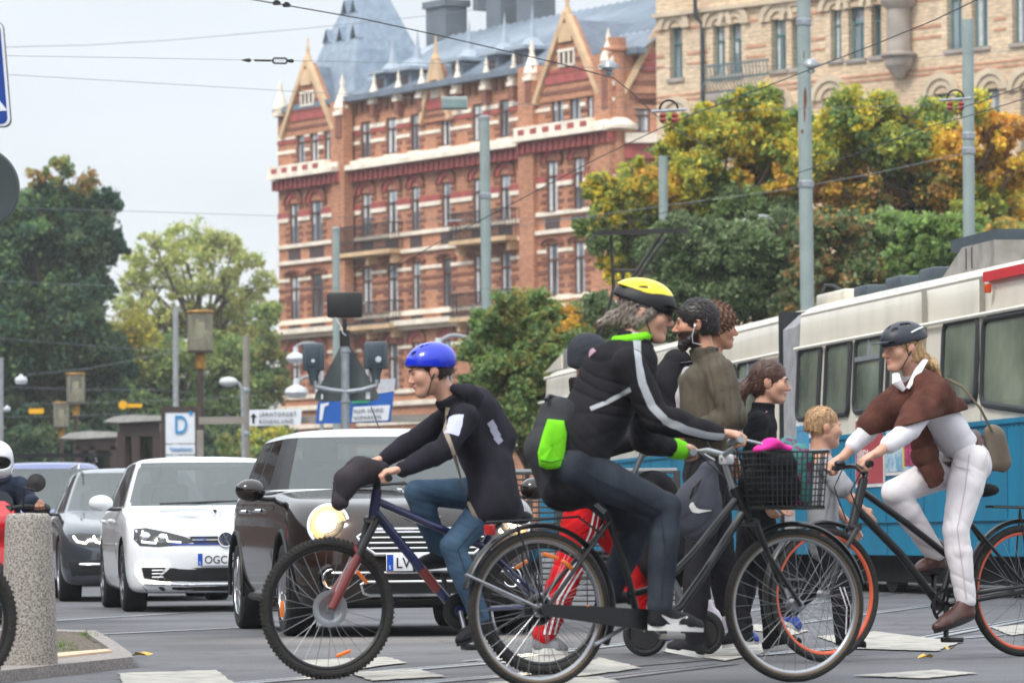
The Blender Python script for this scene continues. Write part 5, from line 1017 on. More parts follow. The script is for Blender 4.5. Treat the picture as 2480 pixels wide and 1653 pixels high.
gv = [V((x, y, .98)) for x, y in outline(.802, -.30, -3.1, .55, .3, 2.6)]; MB().tube([v + V((0, 0, .0)) for v in gv], .012, 6, closed=True).build('belt_trim', CHROME, root)
for s in (-1, 1):
    mb = MB(); mb.tube([V((s * .3, -.27 + .0, 1.0)), V((s * .05, -.3, 1.02)), V((-s * .25 + .2, -.34, 1.03))], .01, 6); mb.build('wiper', BLKT, root)
MB().tube([(.0, -1.15, 1.42), (.02, -1.4, 1.58)], .004, 5).build('antenna', BLKT, root)
# ---- white hatchback
WPAINT = M('white_paint', lin(232, 235, 238), .2, coat=.8, var=.03)
golf = dict(w=1.79, wb=2.63, R=.317, tw=.215, belt=.96, paint=WPAINT, spokes=5, dbl=True, rimm=M('dark_alloy', lin(90, 92, 98), .3, .8), wsx=.93,
    body=[(.68, .62, -3.2, .3, .3, 3.2, .17, .17, .2), (.83, .75, -3.28, .34, .3, 3.2, .19, .19, .22), (.88, .82, -3.36, .42, .3, 3, .29, .30, .33), (.893, .85, -3.4, .46, .33, 2.8, .45, .46, .5), (.894, .84, -3.4, .48, .35, 2.7, .60, .64, .68), (.885, .79, -3.36, .52, .35, 2.6, .715, .80, .84), (.855, .70, -3.3, .55, .35, 2.5, .785, .905, .93), (.79, .58, -3.25, .55, .35, 2.4, .82, .955, .96), (.55, .45, -3.1, .45, .3, 2.3, .84, .985, .97), (.3, .3, -2.9, .3, .3, 2.2, .85, 1.0, .98), (.02, .2, -2.7, .1, .1, 2, .855, 1.0, .98)],
    green=[(.82, -.22, -3.22, .5, .3, 2.8, .93, .93, .94), (.80, -.34, -3.2, .5, .3, 2.8, .985, .985, .985), (.73, -.68, -3.14, .45, .28, 2.7, 1.16, 1.16, 1.16), (.655, -1.03, -3.05, .4, .25, 2.7, 1.32, 1.33, 1.32), (.625, -1.16, -3.0, .36, .25, 2.7, 1.375, 1.395, 1.37), (.55, -1.24, -2.95, .34, .25, 2.5, 1.41, 1.435, 1.40), (.3, -1.4, -2.7, .25, .2, 2.2, 1.43, 1.455, 1.42), (.01, -1.8, -2.3, .1, .1, 2, 1.44, 1.46, 1.43)], gl=(3, 14))
root, body, bv = car('white_hatchback', 'white hatchback with blue trimmed grille between the dark grey and the brown car', golf, (-2.73, 40.05, 0), R(189.3))
HLB = M('lamp_housing', (.02, .02, .024), .15, spec=.7)
for s in (-1, 1):
    op = [(.80 * s, .755), (.70 * s, .765), (.52 * s, .725), (.36 * s, .68), (.27 * s, .635), (.42 * s, .605), (.6 * s, .59), (.76 * s, .60), (.81 * s, .66)]; hl = patch(bv, dense(op, 3), .004).build('headlamp', HLB, root)
    for cx, cz, rr_ in ((.71, .675, .05), (.56, .665, .045)): MB().lathe(front(bv, cx * s, cz, .0), (s * .2, 1, .1), [(rr_, .0), (rr_ * 1.05, .012), (rr_ * .6, .018), (0, .022)], 20).build('projector', REFL, hl)
    strip(bv, [(.73 * s, .735), (.74 * s, .635), (.62 * s, .625)], .01, .012).build('running_light', M('drl_soft', (.85, .92, 1), .3, emit=1.1, var=0), hl); strip(bv, [(.53 * s, .70), (.52 * s, .64), (.40 * s, .63)], .008, .012).build('running_light', MATS['drl_soft'], hl)
    dr = strip(bv, [(.52 * s, .425), (.79 * s, .43), (.795 * s, .36), (.74 * s, .275), (.5 * s, .262)], .012, .01, k=5).build('daytime_light', LAMPW, root); ip = patch(bv, dense([(.54 * s, .405), (.75 * s, .405), (.73 * s, .31), (.62 * s, .29)]), .005).build('side_intake', BLKT, root)
    for z in (.38, .35, .32): strip(bv, [(.56 * s, z), (.66 * s, z)], .006, .012).build('intake_fin', WPAINT, ip)
    mirror(root, bv, s, -.62, 1.0, .89, WPAINT, (.115, .075, .075), .13)
    for y in (-1.25, -2.2): handle(root, bv, y, .84, s, WPAINT)
    for pts in ([(-.5, .3), (-.52, .55), (-.48, .9)], [(-1.5, .3), (-1.5, .9)]): seam(root, bv, pts, x=(s,))
    mb = MB(); mb.tube([side(bv, y, .62, s, .0) for y in (-.5, -1.0, -1.5, -2.0, -2.3)], .008, 6); mb.build('crease', WPAINT, root)
    seam(root, bv, [(.80 * s, .77), (.62 * s, .80), (.45 * s, .83)], fn=lambda b_, a, z, o: front(b_, a, z, o))
gp = dense([(-.30, .69), (.30, .69), (.33, .655), (.28, .615), (-.28, .615), (-.33, .655)]); gr = patch(bv, gp, .005).build('grille', MESHB, root); strip(bv, [(-.5, .612), (.5, .612)], .006, .01, k=14).build('blue_strip', M('blue_strip', lin(46, 70, 168), .3), gr); strip(bv, [(-.34, .685), (.34, .685)], .006, .01, k=12).build('grille_bar', CHROME, gr); strip(bv, [(-.3, .65), (.3, .65)], .005, .012, k=12).build('grille_bar', CHROME, gr)
text('GTE', .05, front(bv, .27, .634, .014), (-1, 0, 0), (0, 0, 1), M('blue_letters', lin(70, 96, 190), .4), parent=gr, depth=.003)
c = front(bv, 0, .652, .018); ax = V((0, 1, .12)).normalized(); bd = MB().lathe(c, ax, [(.072, 0), (.072, .006), (0, .007)], 32).build('badge', M('badge_blue', lin(40, 52, 84), .3), root); MB().torus(c + ax * .008, ax, .066, .007, 36, 8).build('ring', CHROME, bd); mb = MB(); up = V((0, 0, 1)); ri_ = V((-1, 0, 0)); o_ = c + ax * .011
def vbar(a, b): mb.bar(o_ + ri_ * a[0] + up * a[1], o_ + ri_ * b[0] + up * b[1], .012, .006, up=ax)
for a, b in (((-.026, .056), (0, .006)), ((.026, .056), (0, .006)), ((-.054, .03), (-.03, -.05)), ((-.03, -.05), (0, .0)), ((.054, .03), (.03, -.05)), ((.03, -.05), (0, .0))): vbar(a, b)
mb.build('emblem', CHROME, bd, smooth=0)
patch(bv, dense([(-.5, .40), (.5, .40), (.62, .29), (.56, .275), (-.56, .275), (-.62, .29)]), .004).build('lower_grille', MESHB, root); strip(bv, [(-.72, .262), (-.4, .252), (.4, .252), (.72, .262)], .009, .008, k=6).build('chrome_strip', CHROME, root); patch(bv, dense([(-.74, .235), (.74, .235), (.7, .19), (-.7, .19)]), .002).build('front_lip', BLKT, root)
plate(root, bv, .475, 'OGC 72'); mb = MB(); mb.tube([(.5, -.28, .985), (.05, -.36, 1.0), (-.3, -.4, 1.01)], .01, 6); mb.build('wiper', BLKT, root)
# ---- dark grey estate car
GPAINT = M('dark_grey_paint', lin(78, 84, 92), .2, .6, coat=1.0, var=.05)
bmw = dict(w=1.868, wb=2.975, R=.335, tw=.24, belt=.98, paint=GPAINT, roof=M('grey_roof', lin(150, 156, 162), .3, .5, coat=.8, var=.04), spokes=7, wsx=.93,
    body=[(.7, .62, -3.95, .3, .3, 3.2, .17, .17, .2), (.86, .76, -4.0, .34, .3, 3.2, .19, .19, .22), (.92, .83, -4.06, .42, .3, 3, .29, .30, .33), (.933, .86, -4.1, .5, .33, 2.8, .45, .46, .5), (.934, .85, -4.1, .52, .35, 2.7, .60, .64, .68), (.92, .80, -4.06, .56, .35, 2.6, .715, .80, .84), (.885, .70, -4.0, .6, .35, 2.5, .785, .905, .93), (.82, .56, -3.95, .6, .35, 2.4, .825, .96, .97), (.55, .42, -3.8, .5, .3, 2.3, .85, .99, .98), (.3, .3, -3.6, .3, .3, 2.2, .86, 1.0, .99), (.02, .2, -3.4, .1, .1, 2, .865, 1.0, .99)],
    green=[(.84, -.35, -3.9, .5, .3, 2.8, .95, .95, .95), (.82, -.47, -3.88, .5, .3, 2.8, .995, .995, .995), (.74, -.9, -3.8, .45, .28, 2.7, 1.18, 1.18, 1.18), (.66, -1.28, -3.7, .4, .25, 2.7, 1.34, 1.35, 1.34), (.625, -1.42, -3.62, .36, .25, 2.7, 1.395, 1.42, 1.39), (.55, -1.5, -3.55, .34, .25, 2.5, 1.43, 1.46, 1.42), (.3, -1.7, -3.3, .25, .2, 2.2, 1.45, 1.48, 1.44), (.01, -2.1, -2.9, .1, .1, 2, 1.46, 1.485, 1.45)], gl=(3, 14))
root, body, bv = car('grey_estate_car', 'dark grey estate car with glowing angular headlamp behind the granite bollard', bmw, (-4.02, 47.2, 0), R(188.5))
for s in (-1, 1):
    op = [(.84 * s, .72), (.7 * s, .735), (.45 * s, .715), (.33 * s, .70), (.36 * s, .60), (.5 * s, .575), (.72 * s, .59), (.83 * s, .645)]; hl = patch(bv, dense(op, 3), .004).build('headlamp', HLB, root)
    strip(bv, [(.78 * s, .70), (.745 * s, .645), (.66 * s, .625), (.62 * s, .66)], .011, .014).build('running_light', LAMPW, hl); strip(bv, [(.57 * s, .70), (.55 * s, .64), (.46 * s, .62), (.36 * s, .645)], .011, .014).build('running_light', LAMPW, hl)
    patch(bv, dense([(.84 * s, .43), (.5 * s, .45), (.4 * s, .3), (.8 * s, .27)]), .005).build('side_intake', BLKT, root); strip(bv, [(.72 * s, .40), (.5 * s, .40)], .018, .012).build('fog_strip', REFL, root)
    mirror(root, bv, s, -.75, 1.0, .93, BLKT, (.1, .07, .075), .13)
    for y in (-1.5, -2.5): handle(root, bv, y, .86, s, GPAINT)
    MB().tube([(s * .62, -1.45, 1.44), (s * .6, -1.7, 1.5), (s * .6, -3.2, 1.5), (s * .6, -3.5, 1.45)], .018, 8).build('roof_rail', CHROME, root)
    patch(bv, dense([(.05 * s, .73), (.27 * s, .73), (.25 * s, .5), (.07 * s, .5)]), .012).build('kidney_grille', MESHB, root)
# ---- blue people carrier behind
BPAINT = M('blue_paint', lin(112, 122, 162), .25, .3, coat=.8, var=.04)
van = dict(w=1.9, wb=2.9, R=.335, tw=.22, belt=1.12, paint=BPAINT, spokes=5, wsx=.93,
    body=[(a, b, c - .7, d, e_, f, zf * 1.1, zm * 1.12, zr * 1.12) for a, b, c, d, e_, f, zf, zm, zr in golf['body']],
    green=[(.88, -.1, -4.1, .5, .3, 2.8, 1.06, 1.06, 1.06), (.86, -.22, -4.08, .5, .3, 2.8, 1.13, 1.13, 1.13), (.81, -.62, -4.05, .45, .28, 2.8, 1.38, 1.38, 1.38), (.765, -.98, -4.0, .4, .25, 2.8, 1.62, 1.62, 1.62), (.735, -1.12, -3.96, .36, .25, 2.8, 1.71, 1.72, 1.71), (.66, -1.2, -3.9, .34, .25, 2.6, 1.76, 1.79, 1.76), (.4, -1.4, -3.6, .25, .2, 2.3, 1.79, 1.82, 1.79), (.01, -1.8, -3.2, .1, .1, 2, 1.80, 1.83, 1.80)], gl=(3, 14), pillars=((25, 31), (32, 38), (39, 45)))
root, body, bv = car('blue_van', 'tall blue family van with roof rack bars behind the motorcycle rider', van, (-6.62, 62.6, 0), R(188))
for s in (-1, 1):
    mirror(root, bv, s, -.55, 1.2, .95, BPAINT, (.12, .08, .09), .15); MB().tube([(s * .7, -1.5, 1.79), (s * .69, -1.7, 1.87), (s * .69, -3.4, 1.87), (s * .7, -3.6, 1.79)], .02, 8).build('roof_rail', BLKT, root)
    patch(bv, dense([(.78 * s, .86), (.45 * s, .84), (.42 * s, .72), (.75 * s, .70)]), .005).build('headlamp', REFL, root)
for y in (-1.9, -3.1): MB().bar((-.95, y, 1.93), (.82, y, 1.93), .05, .04).build('rack_bar', BLKT, root); 
for s in (-1, 1):
    mb = MB(); mb.box((s * .69, -1.9, 1.89), (.09, .12, .09), bev=.02); mb.box((s * .69, -3.1, 1.89), (.09, .12, .09), bev=.02); mb.build('rack_foot', BLKT, root)
patch(bv, dense([(-.35, .82), (.35, .82), (.3, .7), (-.3, .7)]), .006).build('grille', MESHB, root)
# ------------------------------------------------------------------ articulated tram: cream above, blue below
CREAMT = M('tram_cream', lin(228, 222, 206), .38, coat=.3, var=.16, vs=1.6, det=8, col2=lin(204, 198, 184), stretch=(1.5, 1.5, .35), thr=(.45, .8)); BLUET = M('tram_blue', lin(6, 118, 154), .55, spec=.25, var=.25, vs=1.2, det=8, col2=lin(24, 100, 128), stretch=(2, 2, .25), thr=(.4, .75))
RUBB = M('window_rubber', lin(40, 44, 48), .7); TPANE = M('tram_pane', lin(134, 144, 126), .06, var=.6, vs=.9, spec=.4, ior=1.45, col2=lin(72, 84, 76)); BELL = M('bellows', lin(150, 152, 156), .75, var=.2); ROOFG = M('roof_grey', lin(120, 118, 112), .7, var=.2, vs=2); UNDER = M('underframe', lin(28, 28, 30), .9, var=.3)
TP1 = Fac(G(1925, 51.5).xy, G(2480, 42.2).xy); TP2 = Fac(G(1303, 71.5).xy, G(1906, 52.1).xy)
tram = thing('tram', 'cream and blue articulated tram passing behind the pedestrians, posters on its side', 'tram', G(2100, 50))
ZR = TP1.zu(1925, 745) + .08
def hull(pl, t0, t1, zb, zt, name='body', mat=CREAMT, round0=0.0):
    W_ = 2.55; r = .26; prof = [(0, zb), (0, zb + .5), (0, 1.2), (-.01, 2.2), (-.06, zt - r * 1.7)]
    prof += [(-.06 - r + r * math.cos(a), zt - r + r * math.sin(a) * .9 - r * .1) for a in (R(15), R(35), R(55), R(75), R(90))] + [(-W_ / 2, zt + .06)]
    prof = prof + [(-W_ - o, z) for o, z in reversed(prof[:-1])]; rings = []
    ts = [t0, t0 + .15, t0 + .45] if round0 else [t0]
    for k, t in enumerate(ts + [t1]):
        ins = [.5, .16, 0][k] * round0 if round0 and k < 3 else 0
        rings.append([pl.w(t, min(z, zt + .06 - (ins * .5 if z > 2 else 0)), -ins + o * (1 - ins * .6)) for o, z in prof])
    mb = MB().loft(rings); return mb.build(name, mat, tram, 30)
L1a, L1b = TP1.tu(1925, 800), TP1.tu(2480, 800) + 10; L2a, L2b = TP2.tu(1303, 900), TP2.tu(1890, 800)
hull(TP1, L1a, L1b, 1.0, ZR); hull(TP2, L2a, L2b, 1.0, ZR, round0=1.0)
for pl, a, b in ((TP1, L1a, L1b), (TP2, L2a + .1, L2b)):
    mb = MB(); zt = 1.72; zb = .42; W_ = 2.58
    pl.bx(mb, a, b, .78, zt, -W_, .016); pl.bx(mb, a, b, zb, .775, -W_, .006); mb.build('skirt', BLUET, tram, smooth=0)
    mb = MB(); pl.bx(mb, a, b, zt, zt + .05, -.02, .035); pl.bx(mb, a, b, .772, .79, 0, .03); mb.build('moulding', BLUET, tram, smooth=0); mb = MB(); pl.bx(mb, a + .3, b - .3, .12, .42, -2.3, -.25); mb.build('underframe', UNDER, tram, smooth=0)
    t = a + 1.5
    while t < b - 1:
        for dt in (0, 1.8): MB().lathe(pl.w(t + dt, .33, -.4), pl.n, [(.0, 0), (.33, 0), (.33, .12), (.2, .13), (.0, .13)], 24).build('wheel', UNDER, tram)
        t += 6.5
    mb = MB(); z = TP1.zu(2025, 827); mb.tube([pl.w(a, z, .0), pl.w(b, z, .0)], .025, 6); mb.tube([pl.w(a, ZR - .17, -.1), pl.w(b, ZR - .17, -.1)], .03, 6); mb.build('drip_rail', CREAMT, tram)
for t in (TP1.tu(2374, 800), TP1.tu(2233, 700)): m_ = MB(); TP1.bx(m_, t - .008, t + .008, 1.75, ZR - .2, -.05, .004); m_.build('panel_seam', M('seam_grey', lin(150, 146, 136), .8), tram, smooth=0)
def rrect(t0, t1, z0, z1, r, n=5):
    out = []
    for cx, cz, a0 in ((t1 - r, z1 - r, 0), (t0 + r, z1 - r, 90), (t0 + r, z0 + r, 180), (t1 - r, z0 + r, 270)):
        for k in range(n + 1): a = R(a0 + 90 * k / n); out.append((cx + r * math.cos(a), cz + r * math.sin(a)))
    return out
def twin(pl, t0, t1, z0, z1, vent=False, cut=0):
    lean = lambda z: -.005 - max(0, z - 2.2) * .06
    q = rrect(t0, t1, z0, z1, .11)
    if cut: q = [(t, z + cut * max(0, 1 - (z - z0) / .5) * (t - t0) / (t1 - t0) * -1) for t, z in q]
    fr = MB(); fr.tube([pl.w(t, z, lean(z) + .012) for t, z in q], .035, 8, closed=True); w = fr.build('window', RUBB, tram); MB().prism([pl.w(t, z, lean(z) + .004) for t, z in q], pl.n * .006).build('pane', TPANE, w, smooth=0)
    if vent: m = MB(); zz = z1 - (z1 - z0) * .28; m.bar(pl.w(t0, zz, lean(zz) + .02), pl.w(t1, zz, lean(zz) + .02), .03, .05); m.bar(pl.w((t0 + t1) / 2, zz, lean(zz) + .02), pl.w((t0 + t1) / 2, z1, lean(z1) + .02), .03, .03); m.build('vent_frame', STEEL, w, smooth=0)
zw0, zw1 = TP1.zu(2025, 1004), TP1.zu(2025, 830)
for u0, u1, vt in ((1932, 1983, 0), (1999, 2056, 0), (2070, 2134, 1), (2150, 2218, 0)): twin(TP1, TP1.tu(u0, 900), TP1.tu(u1, 900), zw0, zw1, vt)
twin(TP1, TP1.tu(2283, 900), TP1.tu(2366, 900), TP1.zu(2325, 972), TP1.zu(2325, 774)); twin(TP1, TP1.tu(2380, 900), TP1.tu(2500, 900), TP1.zu(2430, 972), TP1.zu(2430, 764), cut=.12)
for k in range(4): twin(TP1, TP1.tu(2500, 900) + .35 + 1.9 * k, TP1.tu(2500, 900) + 1.85 + 1.9 * k, zw0, zw1)
t = L2a + 1.0; k = 0
while t < L2b - 1.2: twin(TP2, t, t + 1.25, zw0, zw1, k % 3 == 1); t += 1.55; k += 1
# bellows between the two sections
bw = MB(); A, B = TP2.w(L2b + .06, 0, -.02), TP1.w(L1a - .02, 0, -.02); n = 9; rings = []
nb = (TP1.n + TP2.n).normalized()
for i in range(n * 2 + 1):
    f = i / (n * 2); o = -.04 * (i % 2); p = A.lerp(B, f); rings.append([p + nb * o + V((0, 0, .5)), p + nb * o + V((0, 0, ZR - .3)), p + nb * (o - .2) + V((0, 0, ZR - .12 + o)), p - nb * (2.2 + o) + V((0, 0, ZR - .12 + o)), p - nb * 2.3 + V((0, 0, .5))])
bw.loft(rings); bw.build('bellows', BELL, tram, smooth=0)
m_ = MB(); TP2.bx(m_, L2b - .02, L2b + .04, .5, ZR - .08, -2.4, .02); m_.build('end_frame', RUBB, tram, smooth=0)
for pl, L0, L1 in ((TP1, L1a, L1b), (TP2, L2a, L2b)):
    t = L0 + 1.1
    while t < L1 - .4:
        m_ = MB(); pl.bx(m_, t, t + .012, .44, .76, 0, .010); pl.bx(m_, t, t + .012, .80, 1.70, 0, .020); m_.build('skirt_seam', M('seam_blue', lin(10, 70, 100), .8), tram, smooth=0); t += 1.55
    m_ = MB(); t = L0 + .3
    while t < L1 - .2: m_.lathe(pl.w(t, 1.69, .016), pl.n, [(.012, 0), (.008, .006), (0, .007)], 6); t += .16
    m_.build('rivet_row', M('seam_blue', lin(10, 70, 100), .8), tram)
# roof gear
for u0, u1, v0, v1, mt, pl, o0, o1 in ((1976, 2043, 706, 735, CREAMT, TP1, -1.6, -.35), (2066, 2098, 692, 712, DGREY, TP1, -1.7, -.4), (2143, 2178, 670, 690, DGREY, TP1, -1.7, -.4), (2224, 2260, 649, 668, DGREY, TP1, -1.7, -.4), (1362, 1415, 838, 884, ROOFG, TP2, -1.7, -.3)):
    m = MB(); t0, t1 = pl.tu(u0, v0, o1), pl.tu(u1, v0, o1); z1 = pl.zu((u0 + u1) / 2, v0, o1); m.box(pl.w((t0 + t1) / 2, (z1 + ZR - .1) / 2, (o0 + o1) / 2), (t1 - t0, o1 - o0, z1 - ZR + .1), 0, (pl.d, pl.n, V((0, 0, 1))), .03); m.build('roof_box', mt, tram)
o1 = -.4; t0, t1, t2 = TP1.tu(2278, 640, o1), TP1.tu(2330, 600, o1), TP1.tu(2408, 600, o1); z1 = TP1.zu(2360, 592, o1); m = MB()
m.prism([TP1.w(t0, ZR - .05, o1), TP1.w(t2, ZR - .05, o1), TP1.w(t2, z1, o1), TP1.w(t1, z1, o1)], -TP1.n * 1.2); TP1.bx(m, t0 + .2, t2 - .1, ZR - .05, z1 - .05, -1.75, -1.62); rb = m.build('roof_unit', M('weathered_grey', lin(148, 144, 140), .7, var=.3, vs=4), tram, smooth=0)
m = MB(); TP1.bx(m, t0 + .05, t1 + .95, z1 + .0, z1 + .13, -1.5, -.5); m.build('lid', DGREY, rb, smooth=0); m = MB(); m.tube([TP1.w(t, ZR - .02, o1 + .01) for t in (0,)] + [TP1.w(0, ZR, o1 + .01)], .001, 3) if False else None
for f in (.62, .8): m = MB(); t = t1 + (t2 - t1) * (f - .5); TP1.bx(m, t, t + .025, ZR, z1 - .02, o1 - .01, o1 + .006); m.build('groove', RUBB, rb, smooth=0)
MB().tube([TP1.w(TP1.tu(1990, 700, -.6), TP1.zu(1990, 706, -.6), -.6), TP1.w(TP1.tu(1998, 690, -.6), TP1.zu(1998, 690, -.6), -.6), TP1.w(TP1.tu(2020, 690, -.6), TP1.zu(2020, 692, -.6), -.6), TP1.w(TP1.tu(2048, 704, -.6), TP1.zu(2048, 708, -.6), -.6)], .018, 8).build('hose', RUBB, tram)
pv_ = MB(); p = TP2.at(1318, 888, -.4); q = TP2.at(1360, 857, -.4); pv_.prism([V((p.x, p.y, ZR)), V((q.x, q.y, ZR)), q], -TP2.n * 1.2); pv_.build('roof_fairing', CREAMT, tram, smooth=0)
# red stripe, marker lamp, posters
REDS = M('red_stripe', lin(204, 38, 46), .45, var=.05); m = MB(); t0 = TP1.tu(2380, 665); TP1.bx(m, t0, L1b, TP1.zu(2430, 672), TP1.zu(2430, 648), -.1, .0); m.build('red_stripe', REDS, tram, smooth=0)
c = TP1.at(2392, 698, .01); MB().box(c, (.075, .06, .09), 0, (TP1.d, TP1.n, V((0, 0, 1))), .012).build('marker_lamp', M('marker_orange', lin(206, 74, 20), .3), tram)
def poster(u0, u1, v0, v1, mat, border):
    t0, t1 = TP1.tu(u0, 1100), TP1.tu(u1, 1100); z0, z1 = TP1.zu((u0 + u1) / 2, v1), TP1.zu((u0 + u1) / 2, v0); m = MB(); TP1.bx(m, t0 - .035, t1 + .035, z0 - .04, z1 + .04, .0, .03); o = m.build('poster', border, tram, smooth=0); m = MB(); TP1.bx(m, t0, t1, z0, z1, .03, .036); m.build('print', mat, o, smooth=0); return o, t0, t1, z0, z1
PRED = M('poster_red', lin(168, 64, 70), .5, var=.1); PWH = M('poster_white', lin(222, 218, 216), .5); PBL = M('poster_pale', lin(182, 202, 212), .5, var=.5, vs=7, col2=lin(110, 158, 186), thr=(.45, .6)); PMG = M('poster_magenta', lin(188, 50, 110), .5, var=.6, vs=20, col2=lin(70, 44, 40), thr=(.45, .6)); PYL = M('poster_yellow', lin(206, 190, 60), .5)
o, t0, t1, z0, z1 = poster(2080, 2145, 1016, 1170, PRED, PWH)
text('VANDA', .16, TP1.w(t0 + .07, z0 + (z1 - z0) * .38, .038), TP1.d, (0, 0, 1), PWH, parent=o, depth=.002, sx=.9); text('UNDEN', .16, TP1.w(t0 + .07, z0 + (z1 - z0) * .26, .038), TP1.d, (0, 0, 1), PWH, parent=o, depth=.002, sx=.9); text('ETYG.SE', .09, TP1.w(t0 + .25, z0 + (z1 - z0) * .1, .038), TP1.d, (0, 0, 1), PWH, parent=o, depth=.002, sx=.9)
o, t0, t1, z0, z1 = poster(2153, 2228, 1022, 1140, PBL, PWH); m = MB(); TP1.bx(m, t0 + .62 * (t1 - t0), t1 - .06, z0 + .05, z0 + .42, .037, .041); m.build('figure', PMG, o, smooth=0); m = MB(); TP1.bx(m, t0 + .62 * (t1 - t0) - .07, t0 + .62 * (t1 - t0) - .01, z0 + .02, z0 + .34, .037, .041); m.build('figure', PYL, o, smooth=0)
o, t0, t1, z0, z1 = poster(1936, 1966, 1030, 1100, M('poster_blue', lin(74, 150, 190), .5), PWH); m = MB(); TP1.bx(m, t0 + .08, t1 - .12, z0 + .28, z1 - .06, .037, .041); m.build('figure', PRED, o, smooth=0)
# pantograph
pm = MB(); tA, tB = TP2.tu(1436, 560, -1.3), TP2.tu(1664, 560, -1.3); zt = TP2.zu(1550, 556, -1.3); cT = (tA + tB) / 2
dirx = V((1, .0, 0)); a, b = TP2.w(TP2.tu(1436, 560, -1.3), 0, -1.3), None
P0 = P(1550, 558, TP2.w(cT, 0, -1.3).y); s_ = P0.y / FP
def pp(u, v, dy=0): return P(u, v, P0.y + dy)
pm.bar(pp(1436, 566), pp(1655, 560), .09, .05); pm.bar(pp(1446, 562, .35), pp(1665, 556, .35), .09, .05); pm.tube([pp(1440, 572), pp(1432, 580)], .02, 6); pm.tube([pp(1655, 560), pp(1672, 570)], .02, 6)
for p_, q_ in (((1480, 568, .15), (1486, 700, .15)), ((1606, 562, .15), (1528, 676, .15)), ((1612, 575, .3), (1540, 680, .3)), ((1486, 655, .15), (1545, 655, .15)), ((1510, 655, .15), (1508, 690, .15)), ((1486, 700, .15), (1440, 860, .15)), ((1528, 676, .15), (1500, 860, .15))): pm.tube([pp(*p_), pp(*q_)], .028, 8)
po = pm.build('pantograph', BLACKP, tram, smooth=40); MB().tube([pp(1614, 572, .2), pp(1616, 600, .2), pp(1590, 640, .2), pp(1548, 676, .2)], .008, 6).build('cable', RUBB, po)
# ---- steel guard fence with wire mesh behind the cyclists
FEN = M('fence_steel', lin(120, 124, 126), .5, .5); FND = M('fence_dark', lin(58, 56, 54), .7)
pl = Fac(G(1215, 33).xy, G(1640, 33).xy); fen = thing('guard_fence', 'dark mesh guard fence behind the cyclist with the yellow helmet', 'fence', G(1420, 33))
t1 = pl.tu(1640, 1200); zt = pl.zu(1500, 1140); m = MB(); m.tube([pl.w(0, zt, 0), pl.w(t1, zt, 0)], .022, 8); m.build('top_rail', FEN, fen)
for k in range(4): MB().box(pl.w(t1 * k / 3, zt / 2, 0), (.05, .05, zt)).build('post', FND, fen, smooth=0)
m = MB(); z = .12
while z < zt - .05: m.tube([pl.w(0, z, 0), pl.w(t1, z, 0)], .007, 5); z += .042
t = .05
while t < t1: m.tube([pl.w(t, .1, .01), pl.w(t, zt, .01)], .004, 4); t += .12
m.build('mesh_panel', FND, fen)
# ---- granite bollard
c = G(72, 21.0); c.z = .05; m = MB(); b_ = .735; m.lathe(c, (0, 0, 1), [(.136, -.05), (.134, .1), (.124, .4), (.112, b_ - .05), (.106, b_ - .015), (.092, b_), (.0, b_ + .003)], 40); tag(m.build('bollard', GRAN, smooth=50, loc=c), 'thick speckled granite bollard on the traffic island', 'bollard')
# ---- signs at the left picture edge
EDGE = M('sign_edge_grey', lin(140, 144, 146), .5, .3)
Y = 19.0; root = thing('crossing_sign', 'blue pedestrian crossing sign with white triangle cut by the left picture edge', 'sign', G(-160, Y)); s = Y / FP
q = [P(-280, 62, Y), P(6, 52, Y), P(26, 305, Y), P(-280, 318, Y)]; cq = sum(q, V()) / 4
def rq(q, r, n=4):
    out = []
    for i in range(4):
        p, a, d = q[i], q[i - 1], q[(i + 1) % 4]; u, w = (a - p).normalized(), (d - p).normalized()
        for k in range(n + 1): f = k / n; out.append(p + u * (r * (1 - f) ** 1.7) + w * (r * f ** 1.7))
    return out
MB().prism([p + V((0, .01, 0)) for p in rq([cq + (p - cq) * 1.012 for p in q], .03)], (0, .025, 0)).build('back_plate', EDGE, root, smooth=0); MB().prism(rq([cq + (p - cq) * .998 for p in q], .03), (0, .008, 0)).build('border', SWHITE, root, smooth=0)
MB().prism([p - V((0, .002, 0)) for p in rq([cq + (p - cq) * .955 for p in q], .025)], (0, .004, 0)).build('blue_face', M('crossing_blue', lin(22, 66, 150), .4), root, smooth=0); MB().prism([P(u, v, Y - .004) for u, v in ((-262, 282), (18, 268), (-130, 80))], (0, .003, 0)).build('triangle', SWHITE, root, smooth=0)
MB().tube([G(-150, Y + .06), P(-150, 40, Y + .06)], .03, 12).build('post', STEEL, root)
c = P(-55, 457, 19.4); root = thing('round_sign', 'grey back of a round road sign at the left picture edge', 'sign', G(-55, 19.4)); MB().lathe(c, (0, -1, 0), [(0, .012), (.182, .012), (.19, .006), (.19, -.006), (.186, -.012), (0, -.012)], 48).build('disc', SBACK, root); MB().tube([G(-60, 19.46), P(-60, 300, 19.46)], .03, 12).build('post', STEEL, root)
